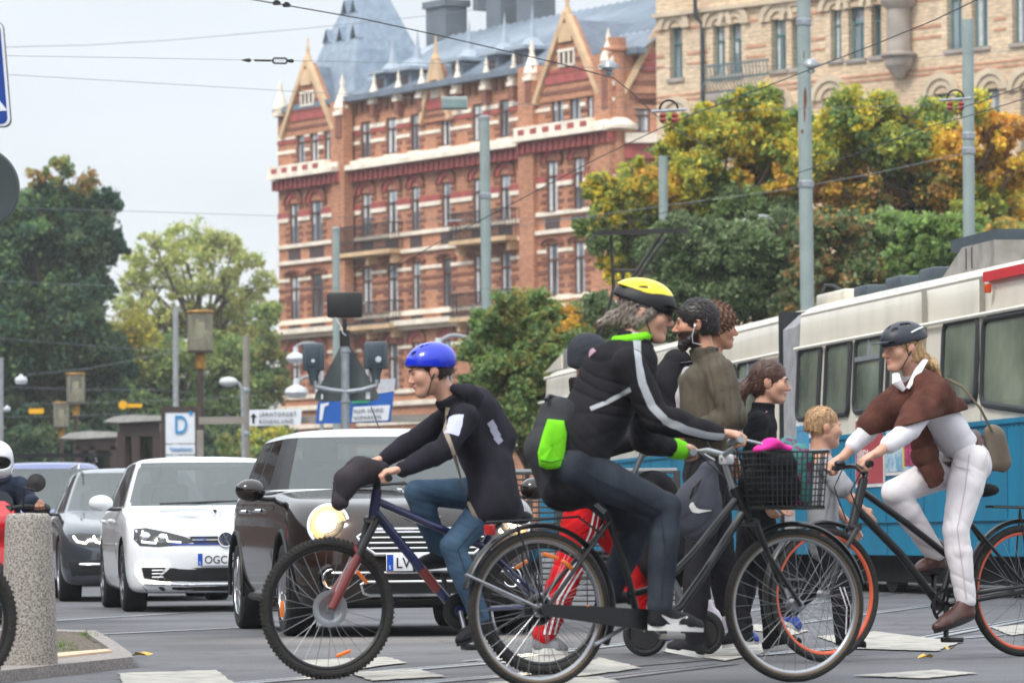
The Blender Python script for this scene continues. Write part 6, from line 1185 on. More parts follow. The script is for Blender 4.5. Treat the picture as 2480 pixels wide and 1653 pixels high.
# ------------------------------------------------------------------ people
SKIN = M('skin', lin(206, 158, 134), .5, var=.06, vs=30, attr=True, sss=.12, bump=.05, bs=200); SKIN2 = M('skin_tan', lin(190, 138, 110), .5, var=.06, vs=30, attr=True, sss=.12)
EYEW = M('eye_white', lin(222, 216, 210), .25, var=.02); EYED = M('iris', lin(52, 38, 30), .2)
def fabric(name, c, **k):
    a = dict(rough=.9, var=.22, vs=9, det=6, bump=.25, bs=260, spec=.2); a.update(k); return M(name, c, **a)
def unit(v): return V(v).normalized()
class Head:
    def __init__(s, c, f, u=(0, 0, 1), k=1.0):
        s.c = V(c); s.f = unit(f); u = V(u); s.u = (u - s.f * u.dot(s.f)).normalized(); s.r = s.f.cross(s.u); s.k = k
    def p(s, x, y, z): return s.c + (s.r * x + s.f * y + s.u * z) * s.k
    def ax(s): return (s.r, s.f, s.u)
    def skin(s, F, neck, fem=0.0, child=0.0):
        k = s.k; A = s.ax(); e = lambda c, r, kk=.015, op='+': F.ell(s.p(*c), tuple(q * k for q in r), A, kk, op); cp = lambda a, b, ra, rb, kk=.012: F.cap(s.p(*a), s.p(*b), ra * k, rb * k, kk)
        e((0, -.018, .036), (.073, .096, .082)); e((0, .03, -.03), (.06 + .004 * child, .06, .078), .03); j = .0285 - .004 * fem + .003 * child
        cp((0, .038, -.078), (0, .064, -.094), j, j * .82, .03)
        for q in (-1, 1): cp((q * .05, -.002, -.05), (q * .022, .052, -.092), .022 - .003 * fem, .018, .03); e((q * .043, .058, -.022), (.024, .026, .026), .03); e((q * .075, -.012, -.008), (.009, .024, .032), .006); e((q * .082, -.016, -.002), (.007, .019, .024), .004)
        cp((0, .089, .006), (0, .112 - .006 * child, -.028), .008, .0115, .012); e((0, .098, -.034), (.017, .014, .009), .008)
        cp((-.034, .083, .022), (.034, .083, .022), .009, .009, .02)
        for q in (-1, 1): e((q * .031, .102, .003), (.015, .016, .009), .012, '-')
        e((0, .089, -.057), (.024, .011, .006), .006); e((0, .086, -.068), (.021, .012, .007), .006); e((0, .105, -.0625), (.026, .01, .0014), .003, '-'); e((0, .076, -.096), (.02, .018, .016), .02)
        F.cap(s.p(0, -.028, -.05), neck, (.05 - .006 * fem) * k, (.058 - .006 * fem) * k, .03)
    def faceparts(s, root, brow=None, iris=EYED):
        for q in (-1, 1):
            c = s.p(q * .031, .0672, .003); m = MB(); m.ell(c, (.0135 * s.k,) * 3, s.ax(), 14, 10, 0); g = (s.f + s.r * q * .05).normalized(); m.lathe(c + g * .0128 * s.k, g, [(.0, .0016 * s.k), (.0058 * s.k, .0004 * s.k)], 12, 1); m.build('eye', [EYEW, iris], root)
            if brow: MB().tube([s.p(q * .014, .096, .022), s.p(q * .032, .094, .028), s.p(q * .048, .08, .023)], [.0028 * s.k, .0036 * s.k, .002 * s.k], 6).build('eyebrow', brow, root)
    def paint(s, beard=None, pink=1.0):
        lips = np.array(s.p(0, .095, -.0625)); ck = [np.array(s.p(q * .045, .075, -.028)) for q in (-1, 1)]; nose = np.array(s.p(0, .11, -.03)); bd = np.array(s.p(0, .055, -.085)); ears = [np.array(s.p(q * .082, -.014, -.004)) for q in (-1, 1)]; F_, U_ = np.array(s.f), np.array(s.u); c0 = np.array(s.c); k = s.k
        def f(v):
            c = np.ones((len(v), 3)); g = lambda p, r: np.exp(-(np.linalg.norm(v - p, axis=1) / (r * k)) ** 2)[:, None]
            c = c * (1 - g(lips, .02) * np.array([.12, .42, .38])); 
            for p in ck + [nose] + ears: c = c * (1 - .22 * g(p, .022) * np.array([.0, .5, .5]) * pink)
            for q in (-1, 1): c = c * (1 - .35 * g(np.array(s.p(q * .031, .09, .006)), .016))
            if beard is not None:
                d = v - c0; y, z = d @ F_, d @ U_; w = np.clip((-.03 * k - z) / (.012 * k), 0, 1) * np.clip((y + .03 * k) / (.02 * k), 0, 1) * np.clip((z + .16 * k) / (.02 * k), 0, 1); w = np.maximum(w, 0)[:, None]
                w = w * (1 - g(lips, .016)); c = c * (1 - w) + np.array(beard) * w
            return c
        return f
    def hair(s, root, mat, th=.012, back=.0, extra=None, line=.055, vox=.004, seed=1, curl=0.0, side=.02, name='hair', nape=-.06, strands=700, smat=None):
        F = Field(vox, .012); A = s.ax(); k = s.k; F.ell(s.p(0, -.02, .036), tuple(q * k for q in (.073 + th, .096 + th, .084 + th)), A); F.ell(s.p(0, -.05, -.02), tuple(q * k for q in (.066 + th * .6, .062 + th, .075)), A, .02)
        F.ell(s.p(0, .105, -.03), tuple(q * k for q in (.075, .085 - side * .3, .03 + line)), A, .01, '-'); F.ell(s.p(0, .05, -.075), tuple(q * k for q in (.12, .07, .06)), A, .01, '-'); F.half(s.p(0, 0, nape), -s.u - s.f * .25)
        if extra: extra(F, s)
        r = np.random.RandomState(seed); K = r.randn(3, 3) * 60 / k; fu = np.array(s.f); uu = np.array(s.u); rr = np.array(s.r); c0 = np.array(s.c)
        def wp(p):
            d = p - c0
            if curl: return curl * (np.sin(p @ (K[0] * 2) + 2 * np.sin(p @ K[1])) * np.sin(p @ (K[2] * 2) + 1) )
            a = np.arctan2(d @ rr, d @ uu + .02); return .0005 * np.sin(a * 46 + 2 * np.sin(d @ fu * 50)) + .0005 * np.sin(a * 19 + d @ fu * 40)
        o = F.build(name, mat, root, wp, 1 if curl > .004 else 2, keep=True); bv = o_bvh[o]; me = o.data; R0 = random.Random(seed); m = MB(); N_ = len(me.vertices); M0 = MW[o]
        for _ in range(strands):
            p = M0 @ me.vertices[R0.randrange(N_)].co; h = bv.find_nearest(p); nrm = h[1]
            if nrm.dot(p - s.c) < 0: nrm = -nrm
            d = p - s.c; fl = -s.u * (.45 + .8 * max(0, -d.dot(s.f) / .1)) - s.f * .8 + V((R0.gauss(0, .25), R0.gauss(0, .25), R0.gauss(0, .25))); q = [p]; L = R0.uniform(.022, .05) * k
            for i in range(3):
                t = (fl - nrm * fl.dot(nrm)).normalized() + V((R0.gauss(0, 1), R0.gauss(0, 1), R0.gauss(0, 1))) * (.9 if curl > .004 else .08); e = q[-1] + t.normalized() * L / 3; h2 = bv.find_nearest(e); q.append(e if h2[0] is None or i == 2 else h2[0] + nrm * .003)
            w_ = nrm.cross(q[-1] - q[0]).normalized() * .0022; n2 = nrm * .0035; m.add([q[0] - nrm * .002, q[1] - w_ + n2, q[1] + w_ + n2, q[2] - w_ + n2, q[2] + w_ + n2, q[3] + nrm * .002], [(0, 1, 2), (1, 3, 4, 2), (3, 5, 4)])
        if strands: m.build('hair_strand', smat or mat, o, 0, recalc=False)
        return o
def hand_grip(F, wrist, grip, g, side=1, s=1.0, up=(0, 0, 1)):
    wrist, grip, g = V(wrist), V(grip), unit(g); a = grip - wrist; a = (a - g * a.dot(g)).normalized(); n = g.cross(a); n = n if n.dot(V(up)) > 0 else -n; q = lambda x, y, z: grip + (g * x + a * y + n * z) * s
    K = q(0, -.006, .027); F.cap(wrist, K, .025 * s, .026 * s, .012, (tuple(n), .6)); F.ell((wrist * .35 + K * .65), (.04 * s, .042 * s, .016 * s), (g, a, n), .014)
    for i, (o, l) in enumerate(((-.032, .92), (-.011, 1.03), (.011, 1.0), (.031, .85))):
        o *= side; p = [q(o, .0, .027), q(o, .03 * l, .016), q(o, .03 * l, -.012), q(o, .008, -.025 * l)]; F.path(p, [.0098 * s, .0092 * s, .0085 * s, .0075 * s], .004)
    F.path([wrist * .5 + K * .5 + g * (-side * .026 * s), q(-side * .045, -.012, .008), q(-side * .04, .012, -.008), q(-side * .03, .02, -.02)], [.014 * s, .011 * s, .0095 * s, .008 * s], .006)
def hand_open(F, wrist, d, pn, side=1, s=1.0, curl=.5):
    wrist, d, pn = V(wrist), unit(d), V(pn); pn = (pn - d * pn.dot(d)).normalized(); l = d.cross(pn) * side
    F.cap(wrist, wrist + d * .05 * s, .022 * s, .028 * s, .012, (tuple(pn), .62)); F.ell(wrist + d * .055 * s, (.038 * s, .045 * s, .015 * s), (l, d, pn), .012)
    for o, L in ((-.029, .066), (-.010, .078), (.010, .074), (.028, .056)):
        p = [wrist + d * .088 * s + l * o * s]; dd = d
        for k in range(3):
            an = curl * (.45 + .25 * k); dd = (dd * math.cos(an) + pn * math.sin(an)).normalized(); p.append(p[-1] + dd * L * s * (.42, .32, .26)[k])
        F.path(p, [.0096 * s, .009 * s, .0082 * s, .0072 * s], .004)
    F.path([wrist + d * .022 * s - l * .022 * s, wrist + d * .05 * s - l * .05 * s + pn * .012 * s, wrist + d * .08 * s - l * .052 * s + pn * .026 * s], [.014 * s, .0105 * s, .0085 * s], .008)
def shoe(root, ankle, toe, heel_h, mat, sole, s=1.0, name='shoe', up=(0, 0, 1), high=0.0, accent=None):
    ankle, toe = V(ankle), V(toe); d = unit(toe - ankle); u = V(up); f = (toe - ankle); f = unit(f - u * f.dot(u)); F = Field(.005, .02)
    # frame along the foot from heel to toe
    heel = ankle - u * heel_h * s - f * .045 * s; ball = heel.lerp(toe, .66); dd = unit(toe - heel); n = (u - dd * u.dot(dd)).normalized(); lat = dd.cross(n)
    F.cap(heel + n * .032 * s + dd * .03 * s, ball + n * .026 * s, .036 * s, .042 * s, .02); F.cap(ball + n * .026 * s, toe + n * .02 * s - dd * .03 * s, .042 * s, .03 * s, .02); F.cap(heel + n * .035 * s + dd * .03 * s, ankle + u * (.0 + high) * s, .036 * s, .042 * s, .03); F.cap(ankle, heel.lerp(toe, .5) + n * .045 * s, .036 * s, .03 * s, .03); F.half(heel + n * .012 * s, -n)
    o = F.build(name, mat, root, None, 1); S = MB(); L = (toe - heel).length + .012 * s; ring = []
    for k in range(20):
        a = 2 * math.pi * k / 20; x = .5 + .5 * math.cos(a); w = .036 + .012 * math.sin(min(1, max(0, x)) * math.pi * .9 + .25); ring.append((x, math.sin(a) * w))
    base = [heel + dd * (x * L - .012 * s) + lat * (y * s) + n * .0 for x, y in ring]; S.loft([[p + n * .022 * s for p in base], [p - n * .006 * s for p in base]]); S.build('sole', sole, o, 40)
    if accent is not None:
        bv = BVHTree.FromPolygons([v.co for v in o.data.vertices], [tuple(p.vertices) for p in o.data.polygons]); Mi = MW[o].inverted(); sd = lat if lat.y < 0 else -lat; m = MB(); pts = [heel.lerp(toe, t) + n * z * s + sd * .08 for t, z in ((.12, .06), (.3, .035), (.42, .032), (.62, .058))]; wd = (.002, .012, .013, .003); vs = []
        for p, w in zip(pts, wd):
            for q in (-1, 1):
                h = bv.ray_cast(Mi @ (p + n * (w * q * s)), (Mi.to_3x3() @ -sd)); vs.append((MW[o] @ h[0] if h[0] is not None else p - sd * .04) + sd * .004)
        m.add(vs, [(2 * i, 2 * i + 1, 2 * i + 3, 2 * i + 2) for i in range(3)]); m.build('swoosh', accent, o, smooth=0)
    return o
def limb(F, a, b, c, r, k=.006):                                  # three joints, four radii with a slight muscle swell
    a, b, c = V(a), V(b), V(c); F.path([a, a.lerp(b, .35), b, b.lerp(c, .3), c], [r[0], r[0] * .98, r[1], r[1] * 1.02, r[2]], k)
class Body:
    """Joints are world points; n = the side nearer the camera, f = the far side."""
    def __init__(s, label, H, J, skin=SKIN, k=1.0, fem=0.0, child=0.0, beard=None, group=None, vox=.0048, torso=(.118, .135)):
        s.J = J; s.H = H; s.k = k; F = Field(vox, .03); lat = unit(J['sn'] - J['sf']); chest = (J['sn'] + J['sf']) / 2; pel = (J['hn'] + J['hf']) / 2; sp = unit(chest - pel); fr = unit(lat.cross(sp)); s.lat, s.fr, s.sp, s.chest, s.pel = lat, fr, sp, chest, pel; fl = (tuple(fr), .72)
        H.skin(F, J['neck'] - sp * .02, fem, child); F.cap(pel, pel.lerp(chest, .5), torso[0] * k, torso[0] * .92 * k, .04, fl); F.cap(pel.lerp(chest, .5), chest - sp * .06 * k, torso[0] * .92 * k, torso[1] * k, .04, fl); F.cap(J['sn'] - lat * .03 * k, J['sf'] + lat * .03 * k, .048 * k, .048 * k, .05); F.cap(J['neck'], chest, .048 * k, .06 * k, .04)
        for q in 'nf':
            limb(F, J['s' + q], J['e' + q], J['w' + q], (.042 * k, .035 * k, .025 * k), .01); limb(F, J['h' + q], J['k' + q], J['a' + q], (.07 * k, .046 * k, .033 * k), .01); F.cap(J['a' + q], J['a' + q].lerp(J['t' + q], .5), .028 * k, .02 * k); J['hand_' + q](F)
        base = V((pel.x, pel.y, 0)); s.o = F.build('person', skin, None, None, 1, paint=H.paint(beard), loc=base); tag(s.o, label, 'person', group)
    def torso(s, F, r0, r1, r2, bottom=0.0, flat=.74, k=.03):    # shirt / jacket trunk; bottom = how far below the hips it hangs
        fl = (tuple(s.fr), flat); a = s.pel - s.sp * bottom; m = s.pel.lerp(s.chest, .5); F.cap(a, m, r0, r1, k, fl); F.cap(m, s.chest - s.sp * .05, r1, r2, k, fl); F.cap(s.J['sn'] - s.lat * .02, s.J['sf'] + s.lat * .02, .062 * s.k, .062 * s.k, k); F.cap(s.chest, s.J['neck'] - s.sp * .01, .09 * s.k, .068 * s.k, k)
    def sleeve(s, F, q, r, end=1.0):
        J = s.J; c = J['e' + q].lerp(J['w' + q], end); limb(F, J['s' + q], J['e' + q], c, [x * .93 for x in r], .012)
    def collar(s, F, r=.07, h=.045, t=.012):
        n = unit(s.J['neck'] - s.chest + s.sp * .3); x, y = ortho(n); c = s.J['neck'] - n * h * .15
        for j in range(3):
            for i in range(18):
                a, b = 2 * math.pi * i / 18, 2 * math.pi * (i + 1) / 18; p = lambda t_: c + (x * math.cos(t_) + y * math.sin(t_)) * r * (.96 + .03 * j) + n * h * j / 2
                F.cap(p(a), p(b), t * .85, t * .85, .006)
    def legs(s, F, rh, rk, ra, end=1.0, drop=.0, waist=.12):
        J = s.J; fl = (tuple(s.fr), .85); F.cap(s.pel + s.sp * waist * .6, s.pel, .112 * s.k, .115 * s.k, .03, fl)
        for q in 'nf':
            e = J['k' + q].lerp(J['a' + q], end); F.cap(s.pel, J['h' + q], .1 * s.k, rh * .92, .03); limb(F, J['h' + q], J['k' + q], e, (rh * .92, rk * .92, ra * .92), .012)
            F.half(e + unit(e - J['k' + q]) * .015, unit(e - J['k' + q])) if False else None
def ribbon(o, pts, w, mat, name='stripe', off=.004, ray=None, parent=None):      # strip of cloth lying on a garment, points cast from the camera side
    bv = o_bvh[o]; cam_ = V((0, 0, EYE)); q = []
    for p in pts:
        d = (p - cam_).normalized(); h = bv.ray_cast(cam_, d)
        if h[0] is not None: q.append((h[0], h[1]))
    if len(q) < 2: return None
    m = MB(); vs = []
    for i, (p, n) in enumerate(q):
        t = (q[min(i + 1, len(q) - 1)][0] - q[max(i - 1, 0)][0]).normalized(); n = n if n.dot(p - cam_) < 0 else -n; s_ = t.cross(n).normalized(); ww = w[i] if isinstance(w, (list, tuple)) else w
        for k in (-.5, -.17, .17, .5):
            h = bv.find_nearest(p + s_ * k * ww); vs.append((h[0] if h[0] is not None else p) + n * off)
    for i in range(len(q) - 1):
        for k in range(3): vs_i = i * 4 + k; m.add([], []); m.f.append((vs_i, vs_i + 1, vs_i + 5, vs_i + 4)); m.m.append(0)
    m.v = [tuple(v) for v in vs]; return m.build(name, mat, parent or o, 60)
def interp(pts, n):
    out = []
    for i in range(len(pts) - 1):
        for k in range(n): f = k / n; out.append(tuple(a + (b - a) * f for a, b in zip(pts[i], pts[i + 1])))
    return out + [tuple(pts[-1])]
def helmet(root, H, mat, inner, vis=False, vents=3, k=1.0, tilt=.0, long=.0, name='helmet', band=None, cut=-.005, strap=True):
    A = H.ax(); K = H.k * k; F = Field(.0045, .01); e = lambda c, r, op='+', kk=.008: F.ell(H.p(*c), tuple(q * K for q in r), A, kk, op)
    e((0, -.018 - long * .4, .045), (.094, .124 + long, .094)); e((0, -.018 - long * .4, .03), (.084, .112 + long, .08), '-', .004); F.half(H.p(0, 0, .03 + cut), -(H.u + H.f * (.12 + tilt)))
    for i in range(vents):
        for x in ((-.045, 0, .045) if vents > 2 else (-.04, .04)):
            y = .07 - i * .075; z = .03 + .1 * math.sqrt(max(0.05, 1 - (y / .13) ** 2 - (x / .1) ** 2)); F.cap(H.p(x, y + .02, z), H.p(x * 1.1, y - .022, z - .004), .009 * K, .011 * K, .004, None, '-')
    o = F.build(name, mat, root, None, 1, keep=True); i2 = Field(.006, .01); i2.ell(H.p(0, -.018 - long * .4, .045), tuple(q * K for q in (.087, .116 + long, .087)), A); i2.ell(H.p(0, -.018 - long * .4, .03), tuple(q * K for q in (.08, .108 + long, .074)), A, .004, '-'); i2.half(H.p(0, 0, .026 + cut), -(H.u + H.f * (.12 + tilt))); i2.build('liner', inner, o)
    if vis: m = MB(); m.loft([[H.p(math.sin(a) * .082 * k, .075 + .028 * math.cos(a) + y, .046 + z) for a in [R(t) for t in range(-80, 81, 10)]] for y, z in ((-.01, .0), (.05, -.006), (.052, -.012), (-.01, -.01))], close=False, caps=False); m.build('visor', mat if vis is True else vis, o)
    if strap:
        m = MB()
        for q in (-1, 1): m.tube([H.p(q * .083, .02, .03), H.p(q * .08, .012, -.045), H.p(q * .05, .04, -.105), H.p(0, .05, -.118)], .005 * H.k, 6, sq=.5); m.tube([H.p(q * .083, -.05, .03), H.p(q * .08, .012, -.045)], .005 * H.k, 6)
        m.build('strap', inner, o)
    return o
# ------------------------------------------------------------------ bicycles
BBLK = M('bike_black', lin(26, 26, 28), .35, spec=.5, var=.1); BNAVY = M('bike_navy', lin(34, 40, 84), .3, .2, coat=.5, var=.1); BRED = M('bike_red', lin(112, 36, 34), .35, coat=.3); ALU = M('bike_alloy', lin(176, 178, 182), .3, .85, var=.1); SPOKE = M('spoke', lin(150, 152, 156), .3, .8); TYRB = M('bike_tyre', lin(44, 42, 40), .85, var=.25, vs=60, bump=.5, bs=120); TYRT = M('tan_tyre', lin(112, 96, 78), .8, var=.15)
ORANGE = M('orange_reflector', lin(236, 120, 32), .3, var=.1); ORIM = M('orange_rim', lin(224, 98, 62), .4); REDL = M('red_lamp', lin(176, 30, 30), .25); GRIPM = M('grip_rubber', lin(30, 30, 32), .9)
def bwheel(root, c, ax, Rw, tr=.018, tyre=TYRB, rim=ALU, rw=.014, ns=28, hub=.022, refl=None, tread=False, ph=0.0, wall=None):
    ax = unit(ax); x, y = ortho(ax); m = MB(); m.lathe(c - ax * .05, ax, [(.006, 0), (.008, .012), (hub, .016), (hub * .7, .03), (hub * .7, .07), (hub, .084), (.008, .088), (.006, .1)], 14); rr = Rw - tr * 2 - .004
    for i in range(ns):
        a = 2 * math.pi * i / ns + ph; b = a + (.42 if i % 2 else -.42); sd = ax * (.03 if i % 4 < 2 else -.03); m.tube([c + sd + (x * math.cos(b) + y * math.sin(b)) * hub, c + (x * math.cos(a) + y * math.sin(a)) * rr], .0013, 4, cap=False)
    w = m.build('wheel', SPOKE, root); t = MB(); t.torus(c, ax, Rw - tr, tr, 72, 12)
    if tread:
        for i in range(90):
            a = 2 * math.pi * i / 90; d = x * math.cos(a) + y * math.sin(a)
            for s_ in (-1, 0, 1): t.box(c + d * (Rw - .002 - .006 * abs(s_)) + ax * (s_ * tr * .6), (.012, .009, .012), 0, (ax, d.cross(ax), d))
    to = t.build('tyre', tyre, w, 60)
    if wall: m = MB(); m.torus(c, ax, Rw - tr * 1.5, tr * .75, 72, 8, sq=1.15); m.build('tyre_wall', wall, w, 60)
    MB().torus(c, ax, rr + rw * .2, rw, 72, 10, sq=.8).build('rim', rim, w, 60)
    if refl:
        for a in refl:
            d = x * math.cos(a) + y * math.sin(a); MB().box(c + d * rr * .8, (.02, .075, .016), 0, (ax, d.cross(ax), d), .004).build('reflector', ORANGE, w)
    return w
def mudguard(root, c, ax, Rm, a0, a1, mat, wd=.03, name='mudguard'):
    m = MB(); m.torus(c, ax, Rm, .012, 40, 8, sq=wd / .012 * .8, a0=a0, a1=a1, up=(0, 0, 1)); return m.build(name, mat, root, 60)
def pedal(root, bb, p, ax, mat=BBLK, arm=ALU):
    ax = unit(ax); m = MB(); e = V(p); m.bar(bb + ax * .05, e - ax * .05 + ax * .02, .02, .026, up=ax, bev=.005); o = m.build('crank', arm, root); MB().box(e + ax * .02, (.09, .085, .026), 0, (unit(V((ax.y, -ax.x, 0))), ax, V((0, 0, 1))), .006).build('pedal', mat, o)
def saddle(root, c, f, mat=GRIPM):
    F = Field(.006, .02); l = unit(V((f.y, -f.x, 0))); F.cap(c - f * .09 - l * .05, c - f * .09 + l * .05, .045, .045, .03, ((0, 0, 1), .6)); F.cap(c - f * .08, c + f * .14, .05, .02, .04, ((0, 0, 1), .6)); F.build('saddle', mat, root)
# ---- children's mountain bike
PB = Plane(G(793, 20.2), G(1316, 20.6)); AB = PB.n
b = lambda u, v, o=0.0: PB.at(u, v, o)
bike = thing('bicycle', 'navy and red mountain bike ridden by the child in the blue helmet', 'bicycle', b(1050, 1560))
fh, rh, bb = b(793, 1471), b(1316, 1464), b(1105, 1478); fh.z = rh.z = .327
for hub_, rf in ((fh, (R(180), R(40), R(-70))), (rh, (R(120), R(-10)))): bwheel(bike, hub_, AB, .327, .022, TYRB, BBLK, .014, 28, .024, rf, True)
MB().lathe(fh + AB * .035, AB, [(.085, 0), (.085, .003), (.06, .003), (.055, .0)], 28).build('brake_disc', ALU, bike); MB().lathe(rh - AB * .04, AB, [(.06, 0), (.06, .01), (.03, .02)], 24).build('sprocket', ALU, bike)
ht, hb = b(913, 1185), b(903, 1258); seat = b(1214, 1252); sc = b(1172, 1322)
m = MB(); m.tube([ht, hb], .024, 12); m.tube([b(910, 1240), b(1022, 1380), b(1105, 1478)], .023, 12); m.tube([b(912, 1212), b(1040, 1268), sc], .019, 10); m.tube([bb, sc, b(1184, 1296)], .018, 10); m.tube([bb - AB * .05, bb + AB * .05], .026, 12)
for s in (-1, 1): m.tube([sc + AB * s * .02, rh + AB * s * .06], .009, 8); m.tube([bb + AB * s * .03, rh + AB * s * .06], .011, 8)
fr = m.build('frame', BNAVY, bike); m = MB(); m.tube([b(1020, 1377), b(1060, 1427)], .0245, 12); m.build('red_decal', BRED, fr)
m = MB()
for s in (-1, 1): m.tube([hb + AB * s * .058, b(868, 1345, s * .058)], .017, 10); m.tube([b(868, 1345, s * .058), fh + AB * s * .058], .021, 10, 1)
m.tube([hb - AB * .07, hb + AB * .07], .022, 10); m.tube([b(868, 1340, -.06), b(858, 1335, 0) + V((0, 0, .03)), b(868, 1340, .06)], .012, 8, 1); m.build('fork', [BBLK, BRED], bike)
gN, gF = b(938, 1154, .2), b(905, 1130, -.24)
m = MB(); m.tube([ht, b(912, 1160), b(905, 1148)], .02, 10); m.tube([gF - unit(gN - gF) * .06, gF, b(912, 1146, -.03), b(925, 1150, .05), gN, gN + unit(gN - gF) * .05], .013, 10); hbar = m.build('handlebar', BBLK, bike)
for g_ in (gN, gF): d = unit(gN - gF); MB().tube([g_ - d * .06, g_ + d * .06], .017, 12).build('grip', GRIPM, hbar)
m = MB(); m.tube([b(1184, 1296), seat - V((0, 0, .03))], .014, 10); m.build('seat_post', ALU, bike); saddle(bike, seat, unit(b(793, 1300) - b(1316, 1300)))
MB().lathe(bb + AB * .045, AB, [(.085, 0), (.085, .004), (.05, .004), (.045, 0)], 30).build('chainring', BBLK, bike)
pN, pF = b(1140, 1566, .14), b(1066, 1390, -.14); pedal(bike, bb, pN, AB); pedal(bike, bb, pF, -AB, arm=BBLK)
mtb = bike
# ---- black step-through bike with basket
PY = Plane(G(1304, 18.65), G(1924, 19.25)); AY = PY.n; y = lambda u, v, o=0.0: PY.at(u, v, o)
bike = thing('bicycle', 'black step-through city bike with basket ridden by the cyclist in the yellow helmet', 'bicycle', y(1600, 1600))
rh, fh, bb = y(1304, 1480), y(1924, 1460), y(1545, 1499); rh.z = .338; fh.z = .338
bwheel(bike, rh, AY, .34, .019, TYRB, ALU, .013, 32, .03, (R(75), R(52)), wall=TYRT); bwheel(bike, fh, AY + PY.d * -.1, .34, .019, TYRB, ALU, .013, 32, .03, wall=TYRT)
mudguard(bike, rh, AY, .362, R(-115), R(75), BBLK); mudguard(bike, fh, AY, .36, R(-25) if False else R(-75), R(28), BBLK)
ht, hb = y(1775, 1180), y(1816, 1264)
m = MB(); m.tube([ht, hb], .022, 12); m.tube([y(1786, 1204), y(1680, 1338), y(1600, 1420), y(1522, 1440)], .016, 10); m.tube([y(1800, 1240), y(1702, 1392), y(1646, 1470), y(1596, 1496), bb], .018, 10); m.tube([bb, y(1522, 1400), y(1468, 1236)], .017, 10); m.tube([bb - AY * .05, bb + AY * .05], .026, 12)
for s in (-1, 1): m.tube([y(1476, 1262, s * .02), rh + AY * s * .065], .010, 8); m.tube([bb + AY * s * .03, rh + AY * s * .065], .010, 8)
m.build('frame', BBLK, bike); m = MB()
for s in (-1, 1): m.tube([hb + AY * s * .05, y(1862, 1345, s * .052), fh + AY * s * .055], [.014, .013, .009], 8)
m.tube([hb - AY * .06, hb + AY * .06], .018, 8); m.build('fork', BBLK, bike)
gN, gF = y(1782, 1066, .27), y(1668, 1098, -.27)
m = MB(); m.tube([ht, y(1762, 1140), y(1752, 1106)], .016, 10); m.tube([gF - unit(gN - gF) * .07, gF, y(1715, 1090, -.16), y(1752, 1100, -.03), y(1758, 1098, .05), y(1792, 1075, .16), gN + PY.d * .01, gN + unit(gN - gF) * .05], .012, 10); hbar = m.build('handlebar', ALU, bike)
for g_ in (gN, gF): d = unit(gN - gF); MB().tube([g_ - d * .06, g_ + d * .06], .016, 12).build('grip', M('grey_grip', lin(150, 154, 158), .7), hbar)
m = MB(); m.tube([gN + PY.d * .02, gN + PY.d * .06 + V((0, 0, -.0)), gN + PY.d * .13 - V((0, 0, .015))], .007, 6); m.tube([gF + PY.d * .03, gF + PY.d * .07, gF + PY.d * .13 - V((0, 0, .03))], .007, 6); m.build('brake_lever', ALU, hbar)
c = y(1750, 1112, .0); MB().box(c + PY.d * .02, (.05, .06, .045), 0, (PY.d, AY, V((0, 0, 1))), .01).build('lamp', WHITE, hbar)
m = MB()
for k, (pa, pb, pc) in enumerate((((1778, 1072, .2), (1800, 1130, .1), (1815, 1230, .04)), ((1690, 1096, -.2), (1760, 1160, -.06), (1812, 1240, -.02)))): m.tube([y(*pa), y(*pb), y(*pc)], .004, 5)
m.build('cable', BBLK, hbar)
seat = y(1392, 1184); m = MB(); m.tube([y(1468, 1240), y(1424, 1200)], .013, 10); m.build('seat_post', ALU, bike); saddle(bike, seat + V((0, 0, .015)), PY.d)
m = MB(); A_, B_ = rh + AY * .06, bb + AY * .06; ring = []
for a in range(90, 271, 20): ring.append(A_ + PY.d * (.026 * math.cos(R(a))) + V((0, 0, .026 * math.sin(R(a)))))
for a in range(-90, 91, 15): ring.append(B_ + PY.d * (.055 * math.cos(R(a))) + V((0, 0, .046 * math.sin(R(a)))))
m.prism(ring, AY * .018); m.build('chain_guard', BBLK, bike, 30)
pN, pF = y(1622, 1540, .15), y(1476, 1466, -.15); pedal(bike, bb, pN, AY, M('grey_pedal', lin(120, 120, 118), .6)); pedal(bike, bb, pF, -AY)
m = MB()
for s in (-.06, .06): m.tube([y(1176, 1264, s), y(1300, 1258, s), y(1404, 1250, s)], .006, 6); m.tube([y(1250, 1262, s), rh + AY * s], .005, 6); m.tube([y(1400, 1250, s), y(1466, 1300, s * .4)], .005, 6)
for u in (1180, 1240, 1300, 1360): m.tube([y(u, 1262, -.06), y(u, 1262, .06)], .004, 6)
m.build('rack', BBLK, bike); m = MB()
for s in (-1, 1): m.tube([y(1128, 1390, s * .03), rh + AY * s * .05], .006, 6)
m.build('mudguard_stay', ALU, bike); MB().box(y(1186, 1282, 0), (.03, .06, .045), 0, (PY.d, AY, V((0, 0, 1))), .008).build('rear_lamp', REDL, bike)
m = MB(); m.torus(rh + V((0, 0, 0)), AY, .05, .02, 20, 8); m.build('hub_gear', BBLK, bike); m = MB(); m.tube([bb - PY.d * .06 - V((0, 0, .03)), y(1440, 1560, .08)], .01, 8); m.build('kickstand', ALU, bike)
